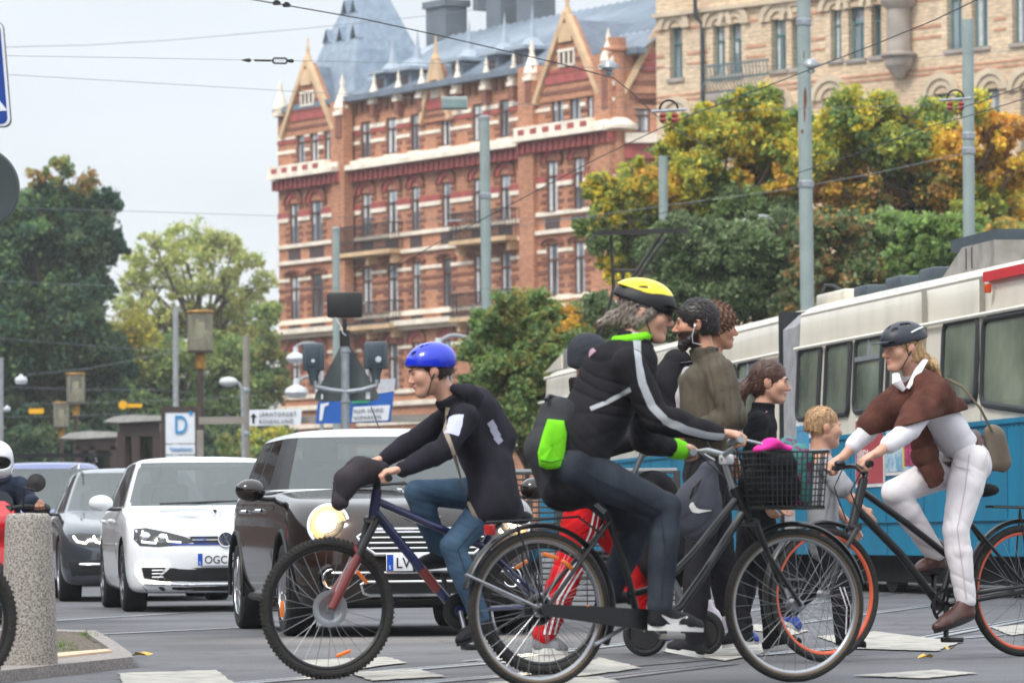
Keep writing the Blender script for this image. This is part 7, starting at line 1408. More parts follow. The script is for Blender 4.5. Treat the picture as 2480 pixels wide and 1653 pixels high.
# basket on the handlebar
q0, q1 = y(1808, 1095), y(1956, 1095); zt, zb = q0.z, y(1850, 1230).z; o = PY.o; t0, t1 = (q0 - o).dot(PY.d), (q1 - o).dot(PY.d); bk = MB()
def bp(t, w_, z): return o + PY.d * t + AY * w_ + V((0, 0, z))
MESH_ = M('basket_wire', lin(34, 36, 36), .6); nl = 9
for i in range(nl + 1):
    f = i / nl; z = zb + (zt - zb) * f; k = 1 - .1 * (1 - f); a, e, w_ = (t0 + t1) / 2 - (t1 - t0) / 2 * k, (t0 + t1) / 2 + (t1 - t0) / 2 * k, .17 * k; bk.tube([bp(a, -w_, z), bp(e, -w_, z), bp(e, w_, z), bp(a, w_, z)], .0035 if 0 < i < nl else .008, 6, closed=True)
for i in range(13):
    f = i / 12
    for s in (-1, 1):
        bk.tube([bp((t0 + t1) / 2 + (t1 - t0) / 2 * .9 * (2 * f - 1), s * .153, zb), bp((t0 + t1) / 2 + (t1 - t0) / 2 * (2 * f - 1), s * .17, zt)], .003, 5); ta = t0 if s < 0 else t1; bk.tube([bp((t0 + t1) / 2 + (ta - (t0 + t1) / 2) * .9, .153 * (2 * f - 1), zb), bp(ta, .17 * (2 * f - 1), zt)], .003, 5)
bk.tube([bp(t0 + .02, 0, zb), y(1815, 1250), y(1830, 1290)], .008, 6); bas = bk.build('basket', MESH_, bike); m = MB(); m.prism([bp(t0 + .012, -.15, zb + .005), bp(t1 - .012, -.15, zb + .005), bp(t1 - .012, .15, zb + .005), bp(t0 + .012, .15, zb + .005)], (0, 0, .006)); m.build('floor', BBLK, bas)
F = Field(.008, .03); mid = bp((t0 + t1) / 2, 0, 0); F.cap(bp(t0 + .085, -.06, zb + .1), bp(t1 - .1, -.06, zb + .1), .085, .085); F.cap(bp(t0 + .09, .06, zb + .09), bp((t0 + t1) / 2, .06, zb + .09), .085, .08); F.cap(bp(t0 + .09, .06, zb + .19), bp((t0 + t1) / 2 - .02, .06, zb + .19), .085, .075)
tag(F.build('black_bag', fabric('bag_black', lin(34, 34, 38)), None, folds(.012, 3), loc=bp((t0 + t1) / 2, 0, zb)), 'black bag lying in the bicycle basket under the pink cloth', 'bag')
F = Field(.007, .02); F.cap(bp(t1 - .09, .05, zb + .06), bp(t1 - .09, .06, zt - .03), .07, .07, .03); F.cap(bp(t1 - .08, -.04, zb + .1), bp(t1 - .07, -.05, zt + .03), .055, .045, .03)
tag(F.build('teal_cloth', fabric('teal_patterned', lin(70, 130, 124), col2=lin(120, 52, 96), vs=26, thr=(.5, .6)), None, folds(.014, 5, 40), loc=bp(t1 - .09, 0, zb)), 'teal and purple patterned cloth stuffed in the bicycle basket', 'cloth')
F = Field(.006, .02); F.path([bp(t0 + .0, .1, zt + .01), bp(t0 + .08, .08, zt + .035), bp(t0 + .17, .06, zt + .01), bp(t1 - .07, .02, zt + .015), bp(t1 - .03, -.04, zt - .01)], [.026, .04, .028, .024, .016], .02, ((0, 0, 1), .6))
tag(F.build('pink_cloth', fabric('pink', lin(236, 60, 160)), None, folds(.008, 6, 40), loc=bp(t0 + .1, .05, zt)), 'bright pink cloth lying on top of the bicycle basket', 'cloth')
# ---- black bike with orange rims
PW = Plane(G(1996, 22.2), G(2475, 22.9)); AW = PW.n; w = lambda u, v, o=0.0: PW.at(u, v, o)
bike = thing('bicycle', 'black bike with orange rims ridden by the cyclist in white trousers', 'bicycle', w(2240, 1600))
fh, rh, bb = w(1996, 1440), w(2475, 1422), w(2277, 1466); fh.z = rh.z = .345
for h_ in (fh, rh): bwheel(bike, h_, AW, .345, .02, TYRB, ORIM, .013, 28, .024); 
mudguard(bike, fh, AW, .368, R(-20) if False else R(-20), R(118), BBLK); mudguard(bike, rh, AW, .368, R(-80), R(100), BBLK)
ht, hb = w(2092, 1160), w(2064, 1276)
m = MB(); m.tube([ht, hb], .024, 12); m.tube([w(2090, 1190), w(2190, 1262), w(2306, 1352)], .018, 10); m.tube([w(2076, 1232), w(2180, 1340), bb], .022, 12); m.tube([bb, w(2306, 1352), w(2334, 1240)], .017, 10); m.tube([bb - AW * .05, bb + AW * .05], .026, 12)
for s in (-1, 1): m.tube([w(2334, 1246, s * .02), rh + AW * s * .065], .010, 8); m.tube([bb + AW * s * .03, rh + AW * s * .065], .011, 8)
m.build('frame', BBLK, bike); m = MB()
for s in (-1, 1): m.tube([hb + AW * s * .05, w(2034, 1352, s * .054), fh + AW * s * .056], [.014, .013, .009], 8)
m.tube([hb - AW * .06, hb + AW * .06], .018, 8); m.build('fork', BBLK, bike)
gN, gF = w(2098, 1124, .22), w(2018, 1134, -.26)
m = MB(); m.tube([ht, w(2096, 1146), w(2078, 1130)], .018, 10); m.tube([gF - unit(gN - gF) * .07, gF, w(2062, 1128, -.06), w(2080, 1130, .04), gN, gN + unit(gN - gF) * .07], .0125, 10); hbar = m.build('handlebar', BBLK, bike)
for g_ in (gN, gF): d = unit(gN - gF); MB().tube([g_ - d * .05, g_ + d * .07], .017, 12).build('grip', GRIPM, hbar)
m = MB()
for g_ in (gN, gF): m.tube([g_ - PW.d * .03 - unit(gN - gF) * .05, g_ - PW.d * .06, g_ - PW.d * .05 + unit(gN - gF) * .06 - V((0, 0, .02))], .006, 6)
m.build('brake_lever', BBLK, hbar); MB().ell(w(2034, 1122, -.12), (.03, .03, .02)).build('bell', BBLK, hbar); m = MB(); m.tube([w(2040, 1136, -.08), w(2020, 1180, 0), w(2050, 1260, .04)], .004, 5); m.tube([w(2092, 1130, .1), w(2060, 1190, .06), w(2080, 1240, .04)], .004, 5); m.build('cable', BBLK, hbar)
seat = w(2352, 1186); m = MB(); m.tube([w(2334, 1242), seat - V((0, 0, .03))], .013, 10); m.build('seat_post', ALU, bike); saddle(bike, seat, -PW.d)
MB().lathe(bb + AW * .045, AW, [(.092, 0), (.092, .005), (.074, .005), (.07, 0)], 30, closed=True).build('chainring', BBLK, bike); m = MB()
for a in range(5): d = PW.d * math.cos(a * 1.2566) + V((0, 0, math.sin(a * 1.2566))); m.bar(bb + AW * .047, bb + AW * .047 + d * .08, .012, .006, up=AW)
m.build('spider', BBLK, bike)
pN, pF = w(2300, 1548, .15), w(2252, 1388, -.15); pedal(bike, bb, pN, AW, arm=BBLK); pedal(bike, bb, pF, -AW, arm=BBLK)
m = MB(); m.bar(bb + AW * .07 + V((0, 0, .05)), rh + AW * .07 + V((0, 0, .03)), .02, .05, up=AW, bev=.008); m.build('chain_guard', BBLK, bike)
m = MB(); m.tube([w(2404, 1227, -.06), w(2570, 1232, -.06)], .006, 6); m.tube([w(2404, 1227, .06), w(2570, 1232, .06)], .006, 6); m.bar(w(2404, 1226), w(2570, 1231), .12, .012)
for s in (-.07, .07): m.tube([w(2470, 1230, s), rh + AW * s], .005, 6)
m.build('rack', BBLK, bike); m = MB(); m.tube([w(2360, 1400, .06), w(2400, 1412, .07), w(2430, 1404, .07), w(2475, 1418, .06)], .006, 6); m.build('cable', BBLK, bike)
# ---- bicycle at the left picture edge, only its rear wheel in view
rb = dup(mtb, None, 'bicycle at the left picture edge showing only its black rear wheel beside the bollard')
d0 = G(-142, 18.2) - V((PB.at(1316, 1464).x, PB.at(1316, 1464).y, 0)); rb.location = mtb.location + V((d0.x, d0.y, 0))
# ------------------------------------------------------------------ the three cyclists and the people walking behind
def grip(wr, gp, axis, side, s=1.0): return lambda F: hand_grip(F, wr, gp, axis, side, s)
def openh(wr, d, pn, side, s=1.0, curl=.5): return lambda F: hand_open(F, wr, d, pn, side, s, curl)
SOLEW = M('sole_white', lin(206, 206, 202), .7); SOLEK = M('sole_black', lin(30, 30, 32), .8); SHOEK = fabric('shoe_black', lin(34, 34, 38), rough=.6); LEATH = M('brown_leather', lin(78, 46, 40), .4, var=.25, vs=10, bump=.2, bs=120, coat=.2)
DENIM = fabric('blue_denim', lin(74, 100, 122), col2=lin(46, 64, 86), vs=5, thr=(.3, .7)); DENIMK = fabric('dark_jeans', lin(60, 66, 76), col2=lin(40, 44, 52), vs=5); BLACKC = fabric('black_cloth', lin(36, 35, 39)); NAVYK = fabric('navy_jacket', lin(44, 42, 52), col2=lin(34, 33, 40)); GREYS = M('reflective_grey', lin(168, 172, 176), .4, var=.1); WHITEC = fabric('white_cloth', lin(232, 229, 234), var=.08); WJEAN = fabric('white_jeans', lin(234, 228, 230), var=.08, vs=5); LIME = fabric('lime_cloth', lin(128, 226, 40), var=.1)
# ---- child with blue helmet
hd = Head(b(1040, 899), (-.965, -.16, -.24), (-.12, 0, 1), .93)
gN, gF = b(938, 1154, .2), b(905, 1130, -.24); ga = unit(gN - gF)
J = dict(neck=b(1092, 972), sn=b(1128, 1008, .15), sf=b(1102, 1000, -.15), en=b(1078, 1086, .2), ef=b(1004, 1066, -.21), wn=b(972, 1138, .2), wf=b(930, 1112, -.23), hn=b(1205, 1200, .075), hf=b(1200, 1196, -.075), kn=b(1096, 1322, .1), kf=b(1010, 1192, -.09), an=b(1164, 1500, .12), af=b(1068, 1340, -.12), tn=b(1104, 1560, .14), tf=b(1000, 1384, -.13))
J['hand_n'] = grip(J['wn'], gN, ga, 1, .9); J['hand_f'] = grip(J['wf'], gF, ga, -1, .9)
B = Body('child in bright blue helmet and dark hooded jacket riding the navy bike to the left', hd, J, SKIN, .84, child=.6); hd.faceparts(B.o, M('brow_dark', lin(58, 42, 34), .9)); HAIRD = M('dark_brown_hair', lin(52, 38, 32), .55, var=.5, vs=90, stretch=(1, 1, .25), bump=.2, bs=220)
hd.hair(B.o, HAIRD, .006, seed=2); helmet(B.o, hd, M('blue_helmet', lin(12, 44, 200), .28, coat=.6, var=.05), BLKT, k=1.06, vents=2, tilt=-.42, cut=-.012)
F = Field(.006, .03); B.torso(F, .125, .12, .125, .09); B.sleeve(F, 'n', (.066, .058, .042), .95); B.sleeve(F, 'f', (.064, .056, .042), .95); F.cap(b(1190, 1130, .05), b(1196, 1222, .09), .11, .125, .04); F.cap(b(1190, 1130, -.05), b(1200, 1222, -.07), .11, .12, .04); F.cap(b(1196, 1222, .09), b(1165, 1236, .1), .11, .07, .03); F.half(b(1190, 1268), (.1, 0, -1))
F.path([b(1100, 940, .07), b(1135, 952, .08), b(1180, 985, .06)], [.022, .04, .04], .03); F.path([b(1100, 940, -.07), b(1135, 952, -.08), b(1180, 985, -.06)], [.022, .04, .04], .03); F.path([b(1135, 962, .05), b(1178, 998, .0), b(1135, 962, -.05)], [.045, .055, .045], .03); F.cap(b(1150, 985), b(1200, 1060), .1, .1, .04); B.collar(F, .06, .025, .014); jk = F.build('hooded_jacket', NAVYK, B.o, folds(.011, 11, 20, (.6, 0, .8)), 2, keep=True)
ribbon(jk, [b(u, v, .3) for u, v in interp([(1085, 985), (1078, 1040), (1110, 1130), (1132, 1210), (1158, 1262)], 6)], .022, M('zip_beige', lin(150, 138, 122), .7), 'zip_edge'); ribbon(jk, [b(u, v, .3) for u, v in interp([(1106, 1004), (1092, 1050)], 6)], .085, M('patch_pale', lin(196, 200, 226), .7), 'sleeve_patch')
for i, (u0, v0, u1, v1) in enumerate(((1186, 1020, 1198, 1040), (1192, 1036, 1206, 1058), (1200, 1056, 1212, 1072))): ribbon(jk, [b(u, v, .3) for u, v in interp([(u0, v0), (u1, v1)], 4)], .035, M('print_grey', lin(150, 152, 170), .8), 'back_print')
F = Field(.006, .03); B.legs(F, .085, .064, .05, .97); je = F.build('jeans', DENIM, B.o, folds(.009, 12, 26), 2, keep=True); ribbon(je, [b(u, v, .3) for u, v in interp([(1160, 1270), (1108, 1330), (1140, 1420), (1168, 1495)], 8)], .006, M('denim_seam', lin(40, 54, 72), .9), 'seam')
shoe(B.o, J['an'], b(1106, 1562, .14), .075, SHOEK, SOLEK, .84); shoe(B.o, J['af'], b(1000, 1380, -.13), .07, SHOEK, SOLEK, .84)
F = Field(.006, .04); F.path([b(920, 1138, .08), b(880, 1140, .09), b(842, 1162, .1), b(826, 1212, .1)], [.045, .06, .055, .04], .03); F.path([b(905, 1136, -.1), b(870, 1134, -.09), b(836, 1164, -.09), b(820, 1218, -.07)], [.04, .056, .052, .036], .03)
tag(F.build('draped_jacket', fabric('charcoal_cloth', lin(58, 54, 58)), None, folds(.012, 15, 22, (1, 0, 0)), loc=b(870, 1150)), 'dark jacket draped over the handlebar of the navy mountain bike', 'jacket')
# ---- woman with yellow helmet
hd = Head(y(1566, 759), (.985, -.06, -.16), (.1, 0, 1), 1.02)
gN, gF = y(1782, 1066, .27), y(1668, 1098, -.27); ga = unit(gN - gF)
J = dict(neck=y(1532, 838), sn=y(1522, 880, .18), sf=y(1552, 872, -.18), en=y(1590, 1012, .23), ef=y(1560, 1064, -.23), wn=y(1736, 1050, .27), wf=y(1636, 1086, -.27), hn=y(1388, 1132, .09), hf=y(1388, 1132, -.09), kn=y(1612, 1228, .1), kf=y(1545, 1276, -.1), an=y(1598, 1468, .13), af=y(1472, 1434, -.12), tn=y(1694, 1534, .15), tf=y(1536, 1472, -.14))
J['hand_n'] = grip(J['wn'], gN, ga, -1); J['hand_f'] = grip(J['wf'], gF, ga, 1)
B = Body('cyclist in yellow helmet and black jacket with grey sleeve stripe riding to the right', hd, J, SKIN, 1.0, fem=.6); hd.faceparts(B.o, M('brow_grey', lin(120, 104, 92), .9)); HAIRG = M('grey_hair', lin(138, 126, 116), .6, var=.5, vs=90, stretch=(1, 1, .25), bump=.2, bs=220)
hd.hair(B.o, HAIRG, .012, extra=lambda F, s: (F.cap(s.p(0, -.09, -.03), s.p(0, -.14, -.045), .034, .036, .02), F.cap(s.p(0, -.13, -.04), s.p(.0, -.19, -.07), .036, .018, .02), F.cap(s.p(.07, .02, .0), s.p(.06, -.03, -.05), .022, .03, .02), F.cap(s.p(-.07, .02, .0), s.p(-.06, -.03, -.05), .022, .03, .02)), nape=-.13, curl=.003, seed=4)
hm = helmet(B.o, hd, BLKT, BLKT, M('visor_black', lin(26, 26, 30), .5), k=1.03, tilt=.12, long=.012); F = Field(.0045, .008); A = hd.ax(); F.ell(hd.p(0, -.03, .062), (.095, .142, .088), A); F.ell(hd.p(0, -.03, .05), (.09, .136, .078), A, .004, '-'); F.half(hd.p(0, -.02, .082), -(hd.u + hd.f * .2))
for i in range(3):
    for x in (-.052, 0, .052): F.cap(hd.p(x, .07 - i * .075, .16), hd.p(x * 1.15, .02 - i * .075, .155), .010, .013, .004, None, '-'); F.cap(hd.p(x * 1.5, .06 - i * .07, .11), hd.p(x * 1.6, .015 - i * .07, .108), .008, .010, .004, None, '-')
ys = F.build('yellow_shell', M('yellow_helmet', lin(238, 214, 20), .3, coat=.5, var=.05), hm, keep=True); ribbon(ys, [y(u, v, .3) for u, v in interp([(1490, 695), (1530, 700), (1578, 714)], 5)], .016, WHITE, 'white_band', .003)
m = MB()
for q in (-1, 1): m.tube([hd.p(q * .082, -.02, .005), hd.p(q * .07, .07, .006)], .0025, 6); m.torus(hd.p(q * .033, .105, .0), hd.f + hd.r * q * .2, .02, .0022, 20, 6)
m.build('glasses', BLKT, B.o)
F = Field(.006, .03); B.torso(F, .142, .138, .148, .06); B.sleeve(F, 'n', (.076, .066, .046), .97); B.sleeve(F, 'f', (.074, .064, .046), .92); F.cap(y(1395, 1070), y(1400, 1160), .14, .13, .05, (tuple(B.lat), 1.2)); F.cap(y(1480, 900), y(1440, 1010), .13, .14, .06); B.collar(F, .07, .035, .014)
jk = F.build('black_jacket', BLACKC, B.o, folds(.012, 21, 18, (.5, 0, .85)), 2, keep=True)
ribbon(jk, [y(u, v, .4) for u, v in interp([(1540, 806), (1545, 870), (1556, 930), (1580, 985), (1612, 1018), (1660, 1040), (1712, 1054), (1752, 1058)], 7)], .036, GREYS, 'reflective_stripe'); ribbon(jk, [y(u, v, .4) for u, v in interp([(1430, 990), (1468, 975), (1510, 952), (1528, 942)], 6)], .02, GREYS, 'reflective_piping'); ribbon(jk, [y(u, v, .4) for u, v in interp([(1428, 856), (1440, 846)], 5)], .05, M('pink_label', lin(176, 140, 156), .8), 'sleeve_label')
F = Field(.005, .015); n_ = unit(J['neck'] - B.chest); x_, z_ = ortho(n_); c_ = J['neck'] + n_ * .035
for i in range(14): a, e_ = 2 * math.pi * i / 14, 2 * math.pi * (i + 1) / 14; F.cap(c_ + (x_ * math.cos(a) + z_ * math.sin(a)) * .07, c_ + (x_ * math.cos(e_) + z_ * math.sin(e_)) * .07, .017, .017)
F.build('lime_collar', LIME, B.o); F = Field(.005, .01); d_ = unit(J['wf'] - J['ef']); F.cap(J['wf'] - d_ * .02, J['wf'] + d_ * .03, .047, .044); F.build('lime_cuff', LIME, B.o)
F = Field(.006, .03); B.legs(F, .1, .072, .06, .98); je = F.build('dark_jeans', DENIMK, B.o, folds(.009, 22, 24, (.5, 0, .9)), 2, keep=True); ribbon(je, [y(u, v, .4) for u, v in interp([(1420, 1150), (1520, 1195), (1600, 1240), (1610, 1320), (1602, 1450)], 8)], .006, M('dark_seam', lin(36, 40, 48), .9), 'seam')
F = Field(.005, .02); d_ = unit(J['an'] - J['kn']); F.cap(J['an'] - d_ * .02, J['an'] + d_ * .035, .048, .045); F.build('sock', WHITEC, B.o)
shoe(B.o, J['an'] + d_ * .02, y(1704, 1526, .15), .075, SHOEK, SOLEW, 1.0, accent=SOLEW); shoe(B.o, J['af'], y(1540, 1468, -.14), .075, SHOEK, SOLEW, 1.0)
# rucksack worn low on her back, lime pouch on its side
pk = thing('backpack', 'dark grey backpack with lime green side pouch on the yellow helmeted cyclist', 'backpack', y(1320, 1100)); F = Field(.007, .05); F.cap(y(1352, 1005), y(1332, 1090), .085, .105, .03); F.cap(y(1332, 1090), y(1352, 1180), .105, .085, .03); F.build('pack_body', fabric('pack_grey', lin(62, 62, 66)), pk, folds(.008, 31, 14)); 
pol = [(1326, 1014), (1366, 1018), (1374, 1050), (1368, 1110), (1360, 1134), (1324, 1136), (1306, 1128), (1302, 1096), (1314, 1050)]; cu = sum(q[0] for q in pol) / 9; cv = sum(q[1] for q in pol) / 9
q2 = [(pol[i][0] + (pol[(i + 1) % 9][0] - pol[i][0]) * j / 3, pol[i][1] + (pol[(i + 1) % 9][1] - pol[i][1]) * j / 3) for i in range(9) for j in range(3)]; r5 = random.Random(4)
m = MB(); m.loft([[y(cu + (u - cu) * k, cv + (v - cv) * k, o + r5.uniform(-.004, .004)) for u, v in q2] for k, o in ((.98, .06), (1, .1), (.97, .125), (.85, .14), (.5, .145), (.1, .146))]); sp_ = m.build('side_pouch', LIME, pk, 60); m = MB(); m.tube([y(1306, 1112, .14), y(1334, 1117, .152), y(1364, 1110, .135)], .005, 6); m.build('drawcord', M('lime_dark', lin(92, 176, 30), .8), sp_)
m = MB(); m.tube([y(1322, 968, .05), y(1330, 958, .0), y(1345, 962, -.03)], .009, 6); m.build('loop', BLKT, pk)
m = MB(); m.tube([y(1306, 975, .17), y(1352, 972, .185)], .012, 8); m.build('reflective_band', GREYS, pk) if False else None
# ---- woman with brown shawl
hd = Head(w(2184, 843), (-.88, -.42, -.1), (-.05, 0, 1), .98)
gN, gF = w(2098, 1124, .22), w(2018, 1134, -.26); ga = unit(gN - gF)
J = dict(neck=w(2212, 916), sn=w(2266, 950, .17), sf=w(2196, 950, -.16), en=w(2204, 1040, .22), ef=w(2112, 1030, -.21), wn=w(2122, 1098, .22), wf=w(2040, 1108, -.25), hn=w(2352, 1118, .09), hf=w(2346, 1112, -.09), kn=w(2314, 1284, .12), kf=w(2166, 1192, -.1), an=w(2340, 1455, .13), af=w(2268, 1344, -.12), tn=w(2274, 1534, .14), tf=w(2215, 1388, -.13))
J['hand_n'] = grip(J['wn'], gN, ga, 1); J['hand_f'] = grip(J['wf'], gF, ga, -1)
B = Body('cyclist in dark helmet, brown shawl and white trousers riding to the left', hd, J, SKIN, .98, fem=1.0); hd.faceparts(B.o, M('brow_light', lin(130, 92, 66), .9)); HAIRB = M('blond_hair', lin(214, 178, 128), .55, var=.5, vs=90, stretch=(1, 1, .25), bump=.2, bs=220)
hd.hair(B.o, HAIRB, .009, extra=lambda F, s: (F.path([s.p(0, -.095, -.05), s.p(-.005, -.13, -.075), s.p(-.01, -.17, -.105), s.p(-.01, -.21, -.165)], [.034, .03, .026, .008], .02),), nape=-.12, seed=6)
hm = helmet(B.o, hd, M('dark_helmet', lin(46, 50, 60), .45, var=.1), BLKT, True, k=1.03, long=.006); m = MB(); m.tube([hd.p(-.093, -.01, .075), hd.p(-.09, -.05, .088), hd.p(-.08, -.09, .098)], .010, 6, sq=.5); m.build('helmet_label', WHITE, hm)
F = Field(.006, .03); B.torso(F, .13, .125, .14, .0); B.sleeve(F, 'n', (.062, .056, .05), .62); B.sleeve(F, 'f', (.06, .055, .05), .6); F.build('white_shirt', WHITEC, B.o, folds(.009, 41, 22, (.4, 0, .9)), 2)
F = Field(.006, .03); F.cap(w(2240, 935, .1), w(2238, 935, -.09), .085, .085, .03); F.cap(w(2262, 975, .1), w(2256, 975, -.09), .125, .12, .04); F.cap(w(2306, 998, .07), w(2306, 998, -.07), .085, .08, .04); limb(F, J['sn'], J['sn'].lerp(J['en'], .5), J['en'], (.085, .09, .085), .03); limb(F, J['sf'], J['sf'].lerp(J['ef'], .5), J['ef'], (.08, .084, .08), .03); F.cap(w(2215, 925, .03), w(2180, 985, .0), .07, .07, .03)
F.half(w(2265, 1012), (.25, 0, -.97)); F.ell(hd.p(0, .03, -.11), (.07, .085, .075), None, .02, '-'); F.build('brown_shawl', fabric('brown_knit', lin(98, 62, 52), col2=lin(76, 46, 40), vs=12), B.o, folds(.010, 42, 26, (-.15, .2, 1)), 2)
for pa in (((2240, 872, .075), (2222, 900, .1), (2198, 940, .085)), ((2170, 905, .02), (2172, 925, .06), (2190, 944, .07))): m = MB(); m.tube([w(*q) for q in pa], [.02, .026, .012], 10, sq=.4); m.build('collar_flap', WHITEC, B.o)
F = Field(.006, .03); F.path([w(2225, 1040, .0), w(2240, 1100, -.02), w(2262, 1150, .02), w(2254, 1172, .03)], [.06, .075, .055, .02], .03, (tuple(AW), .6)); F.build('shawl_end', MATS['brown_knit'], B.o, folds(.012, 43, 24), 2)
m = MB(); n_ = B.sp; c_ = B.pel + n_ * .09; m.lathe(c_, n_, [(.135, -.018), (.14, -.016), (.14, .016), (.135, .018)], 36); m.v = [tuple(c_ + (V(p) - c_) - B.fr * ((V(p) - c_).dot(B.fr) * .1)) for p in m.v]; m.build('belt', LEATH, B.o)
F = Field(.006, .03); B.legs(F, .105, .074, .058, .98); je = F.build('white_trousers', WJEAN, B.o, folds(.008, 44, 24, (.3, 0, 1)), 2, keep=True); GS = M('pale_seam', lin(198, 192, 196), .9); ribbon(je, [w(u, v, .4) for u, v in interp([(2348, 1100), (2336, 1190), (2318, 1280), (2330, 1370), (2340, 1450)], 8)], .006, GS, 'seam'); ribbon(je, [w(u, v, .4) for u, v in interp([(2300, 1108), (2316, 1130), (2350, 1138)], 6)], .006, GS, 'pocket_seam')
for q, hz in (('n', .06), ('f', .05)):
    t_ = dict(n=w(2262, 1530, .14), f=w(2212, 1390, -.13))[q]; o = shoe(B.o, J['a' + q], t_, .085, LEATH, SOLEK, .98, 'ankle_boot', high=.05)
bgm = thing('shoulder_bag', 'olive shoulder bag hanging at the back of the cyclist in white trousers', 'bag', w(2415, 1090)); F = Field(.006, .03); F.cap(w(2412, 1060, .06), w(2428, 1118, .07), .06, .055, .03, (tuple(AW), .6)); F.cap(w(2400, 1050, .06), w(2400, 1120, .07), .045, .045, .03, (tuple(AW), .6)); F.build('bag_body', M('olive_leather', lin(104, 92, 76), .6, var=.25), bgm, folds(.005, 45, 20)); m = MB(); m.tube([w(2405, 1050, .08), w(2375, 990, .16), w(2330, 935, .1), w(2290, 915, .0)], .008, 6, sq=.4); m.build('strap', M('strap_olive', lin(128, 118, 98), .7), bgm)
# ---- people on foot
def stand(Y0, off=0.0): return lambda u, v, o=0.0: P(u, v, Y0 - o)
OLIVE = fabric('olive_jacket', lin(96, 88, 76), col2=lin(76, 70, 60), rough=.7); HAIRK = M('black_hair', lin(34, 28, 28), .45, var=.5, vs=90, stretch=(1, 1, .25), bump=.2, bs=220)
s_ = stand(23.2); hd = Head(s_(1683, 784), (-.99, .02, -.06), (0, 0, 1), 1.02)
J = dict(neck=s_(1706, 858), sn=s_(1744, 902, .21), sf=s_(1712, 900, -.2), en=s_(1776, 1012, .27), ef=s_(1740, 1010, -.24), wn=s_(1668, 1050, .16), wf=s_(1672, 1062, -.12), hn=s_(1722, 1145, .09), hf=s_(1716, 1145, -.09), kn=s_(1690, 1355, .1), kf=s_(1748, 1350, -.1), an=s_(1680, 1552, .1), af=s_(1800, 1520, -.1), tn=s_(1612, 1572, .1), tf=s_(1748, 1560, -.1))
J['hand_n'] = openh(J['wn'], (-1, .1, -.1), (.2, .9, -.3), 1, 1, .9); J['hand_f'] = openh(J['wf'], (-1, -.1, .05), (.2, -.9, -.3), -1, 1, .9)
B = Body('bearded man in olive bomber jacket with white earphones walking to the left', hd, J, SKIN2, 1.04, beard=(.06, .045, .04)); hd.faceparts(B.o, HAIRK); hd.hair(B.o, HAIRK, .014, seed=8, nape=-.075, strands=1100, smat=M('black_hair_sheen', lin(42, 35, 34), .4, var=.5, vs=120))
F = Field(.0045, .012); A = hd.ax(); F.path([hd.p(-.066, .0, -.05), hd.p(-.056, .035, -.085), hd.p(-.02, .07, -.112), hd.p(.02, .07, -.112), hd.p(.056, .035, -.085), hd.p(.066, .0, -.05)], [.014, .022, .026, .026, .022, .014]); F.cap(hd.p(-.03, .088, -.052), hd.p(.03, .088, -.052), .006, .006); F.build('beard', HAIRK, B.o, lambda p: .002 * np.sin(p @ np.array([300, 200, 260.])), 1)
m = MB(); m.tube([hd.p(-.088, .0, -.008), hd.p(-.094, .006, -.02)], .006, 8); m.tube([hd.p(-.094, .006, -.02), hd.p(-.09, .02, -.06), hd.p(-.07, .02, -.1), hd.p(-.06, -.02, -.112), hd.p(-.03, -.05, -.11)], .0025, 6); m.build('earphone', WHITE, B.o)
F = Field(.006, .03); B.torso(F, .14, .14, .15, .02); F.cap(s_(1690, 930, .03), s_(1698, 1060, .03), .1, .11, .02); F.cap(s_(1690, 930, -.08), s_(1700, 1060, -.08), .11, .12, .02); B.sleeve(F, 'n', (.088, .078, .05), .95); B.sleeve(F, 'f', (.084, .076, .05), .95); B.collar(F, .066, .03, .014); F.build('olive_jacket', OLIVE, B.o, folds(.014, 51, 18, (.3, 0, .9)), 2)
F = Field(.006, .02); F.path([s_(1665, 900, .0), s_(1655, 960, .0), s_(1652, 1020, .0)], [.03, .04, .03], .02); F.build('grey_shirt', fabric('shirt_grey', lin(176, 174, 176)), B.o)
F = Field(.007, .03); B.legs(F, .105, .078, .062, .98); F.build('black_trousers', BLACKC, B.o, folds(.008, 52, 20), 2); shoe(B.o, J['an'], s_(1612, 1574, .1), .08, SHOEK, SOLEW, 1.05); shoe(B.o, J['af'], s_(1748, 1566, -.1), .08, SHOEK, SOLEW, 1.05)
# curly haired person behind him
s_ = stand(24.6); hd = Head(s_(1738, 792), (.97, .2, -.08), (0, 0, 1), 1.0)
J = dict(neck=s_(1722, 862), sn=s_(1715, 905, .18), sf=s_(1705, 905, -.18), en=s_(1700, 1010, .22), ef=s_(1730, 1010, -.22), wn=s_(1740, 1100, .2), wf=s_(1760, 1100, -.2), hn=s_(1700, 1150, .09), hf=s_(1700, 1150, -.09), kn=s_(1672, 1330, .1), kf=s_(1735, 1340, -.1), an=s_(1706, 1462, .1), af=s_(1760, 1500, -.1), tn=s_(1742, 1508, .1), tf=s_(1822, 1530, -.1))
J['hand_n'] = openh(J['wn'], (.5, 0, -.8), (-.5, .8, -.3), -1); J['hand_f'] = openh(J['wf'], (.5, 0, -.8), (-.5, -.8, -.3), 1)
B = Body('person with curly brown hair mostly hidden behind the man in the olive jacket', hd, J, SKIN2, 1.0); hd.faceparts(B.o, HAIRD); hd.hair(B.o, M('curly_hair', lin(112, 82, 64), .7, var=.5, vs=70), .028, seed=9, curl=.010, line=.03, nape=-.06)
F = Field(.007, .03); B.torso(F, .14, .14, .145, .04); B.sleeve(F, 'n', (.075, .065, .05)); B.sleeve(F, 'f', (.075, .065, .05)); F.build('black_coat', BLACKC, B.o, folds(.01, 61, 18), 2); F = Field(.007, .03); B.legs(F, .1, .07, .055, .86); F.build('black_trousers', BLACKC, B.o, folds(.008, 62, 20), 2)
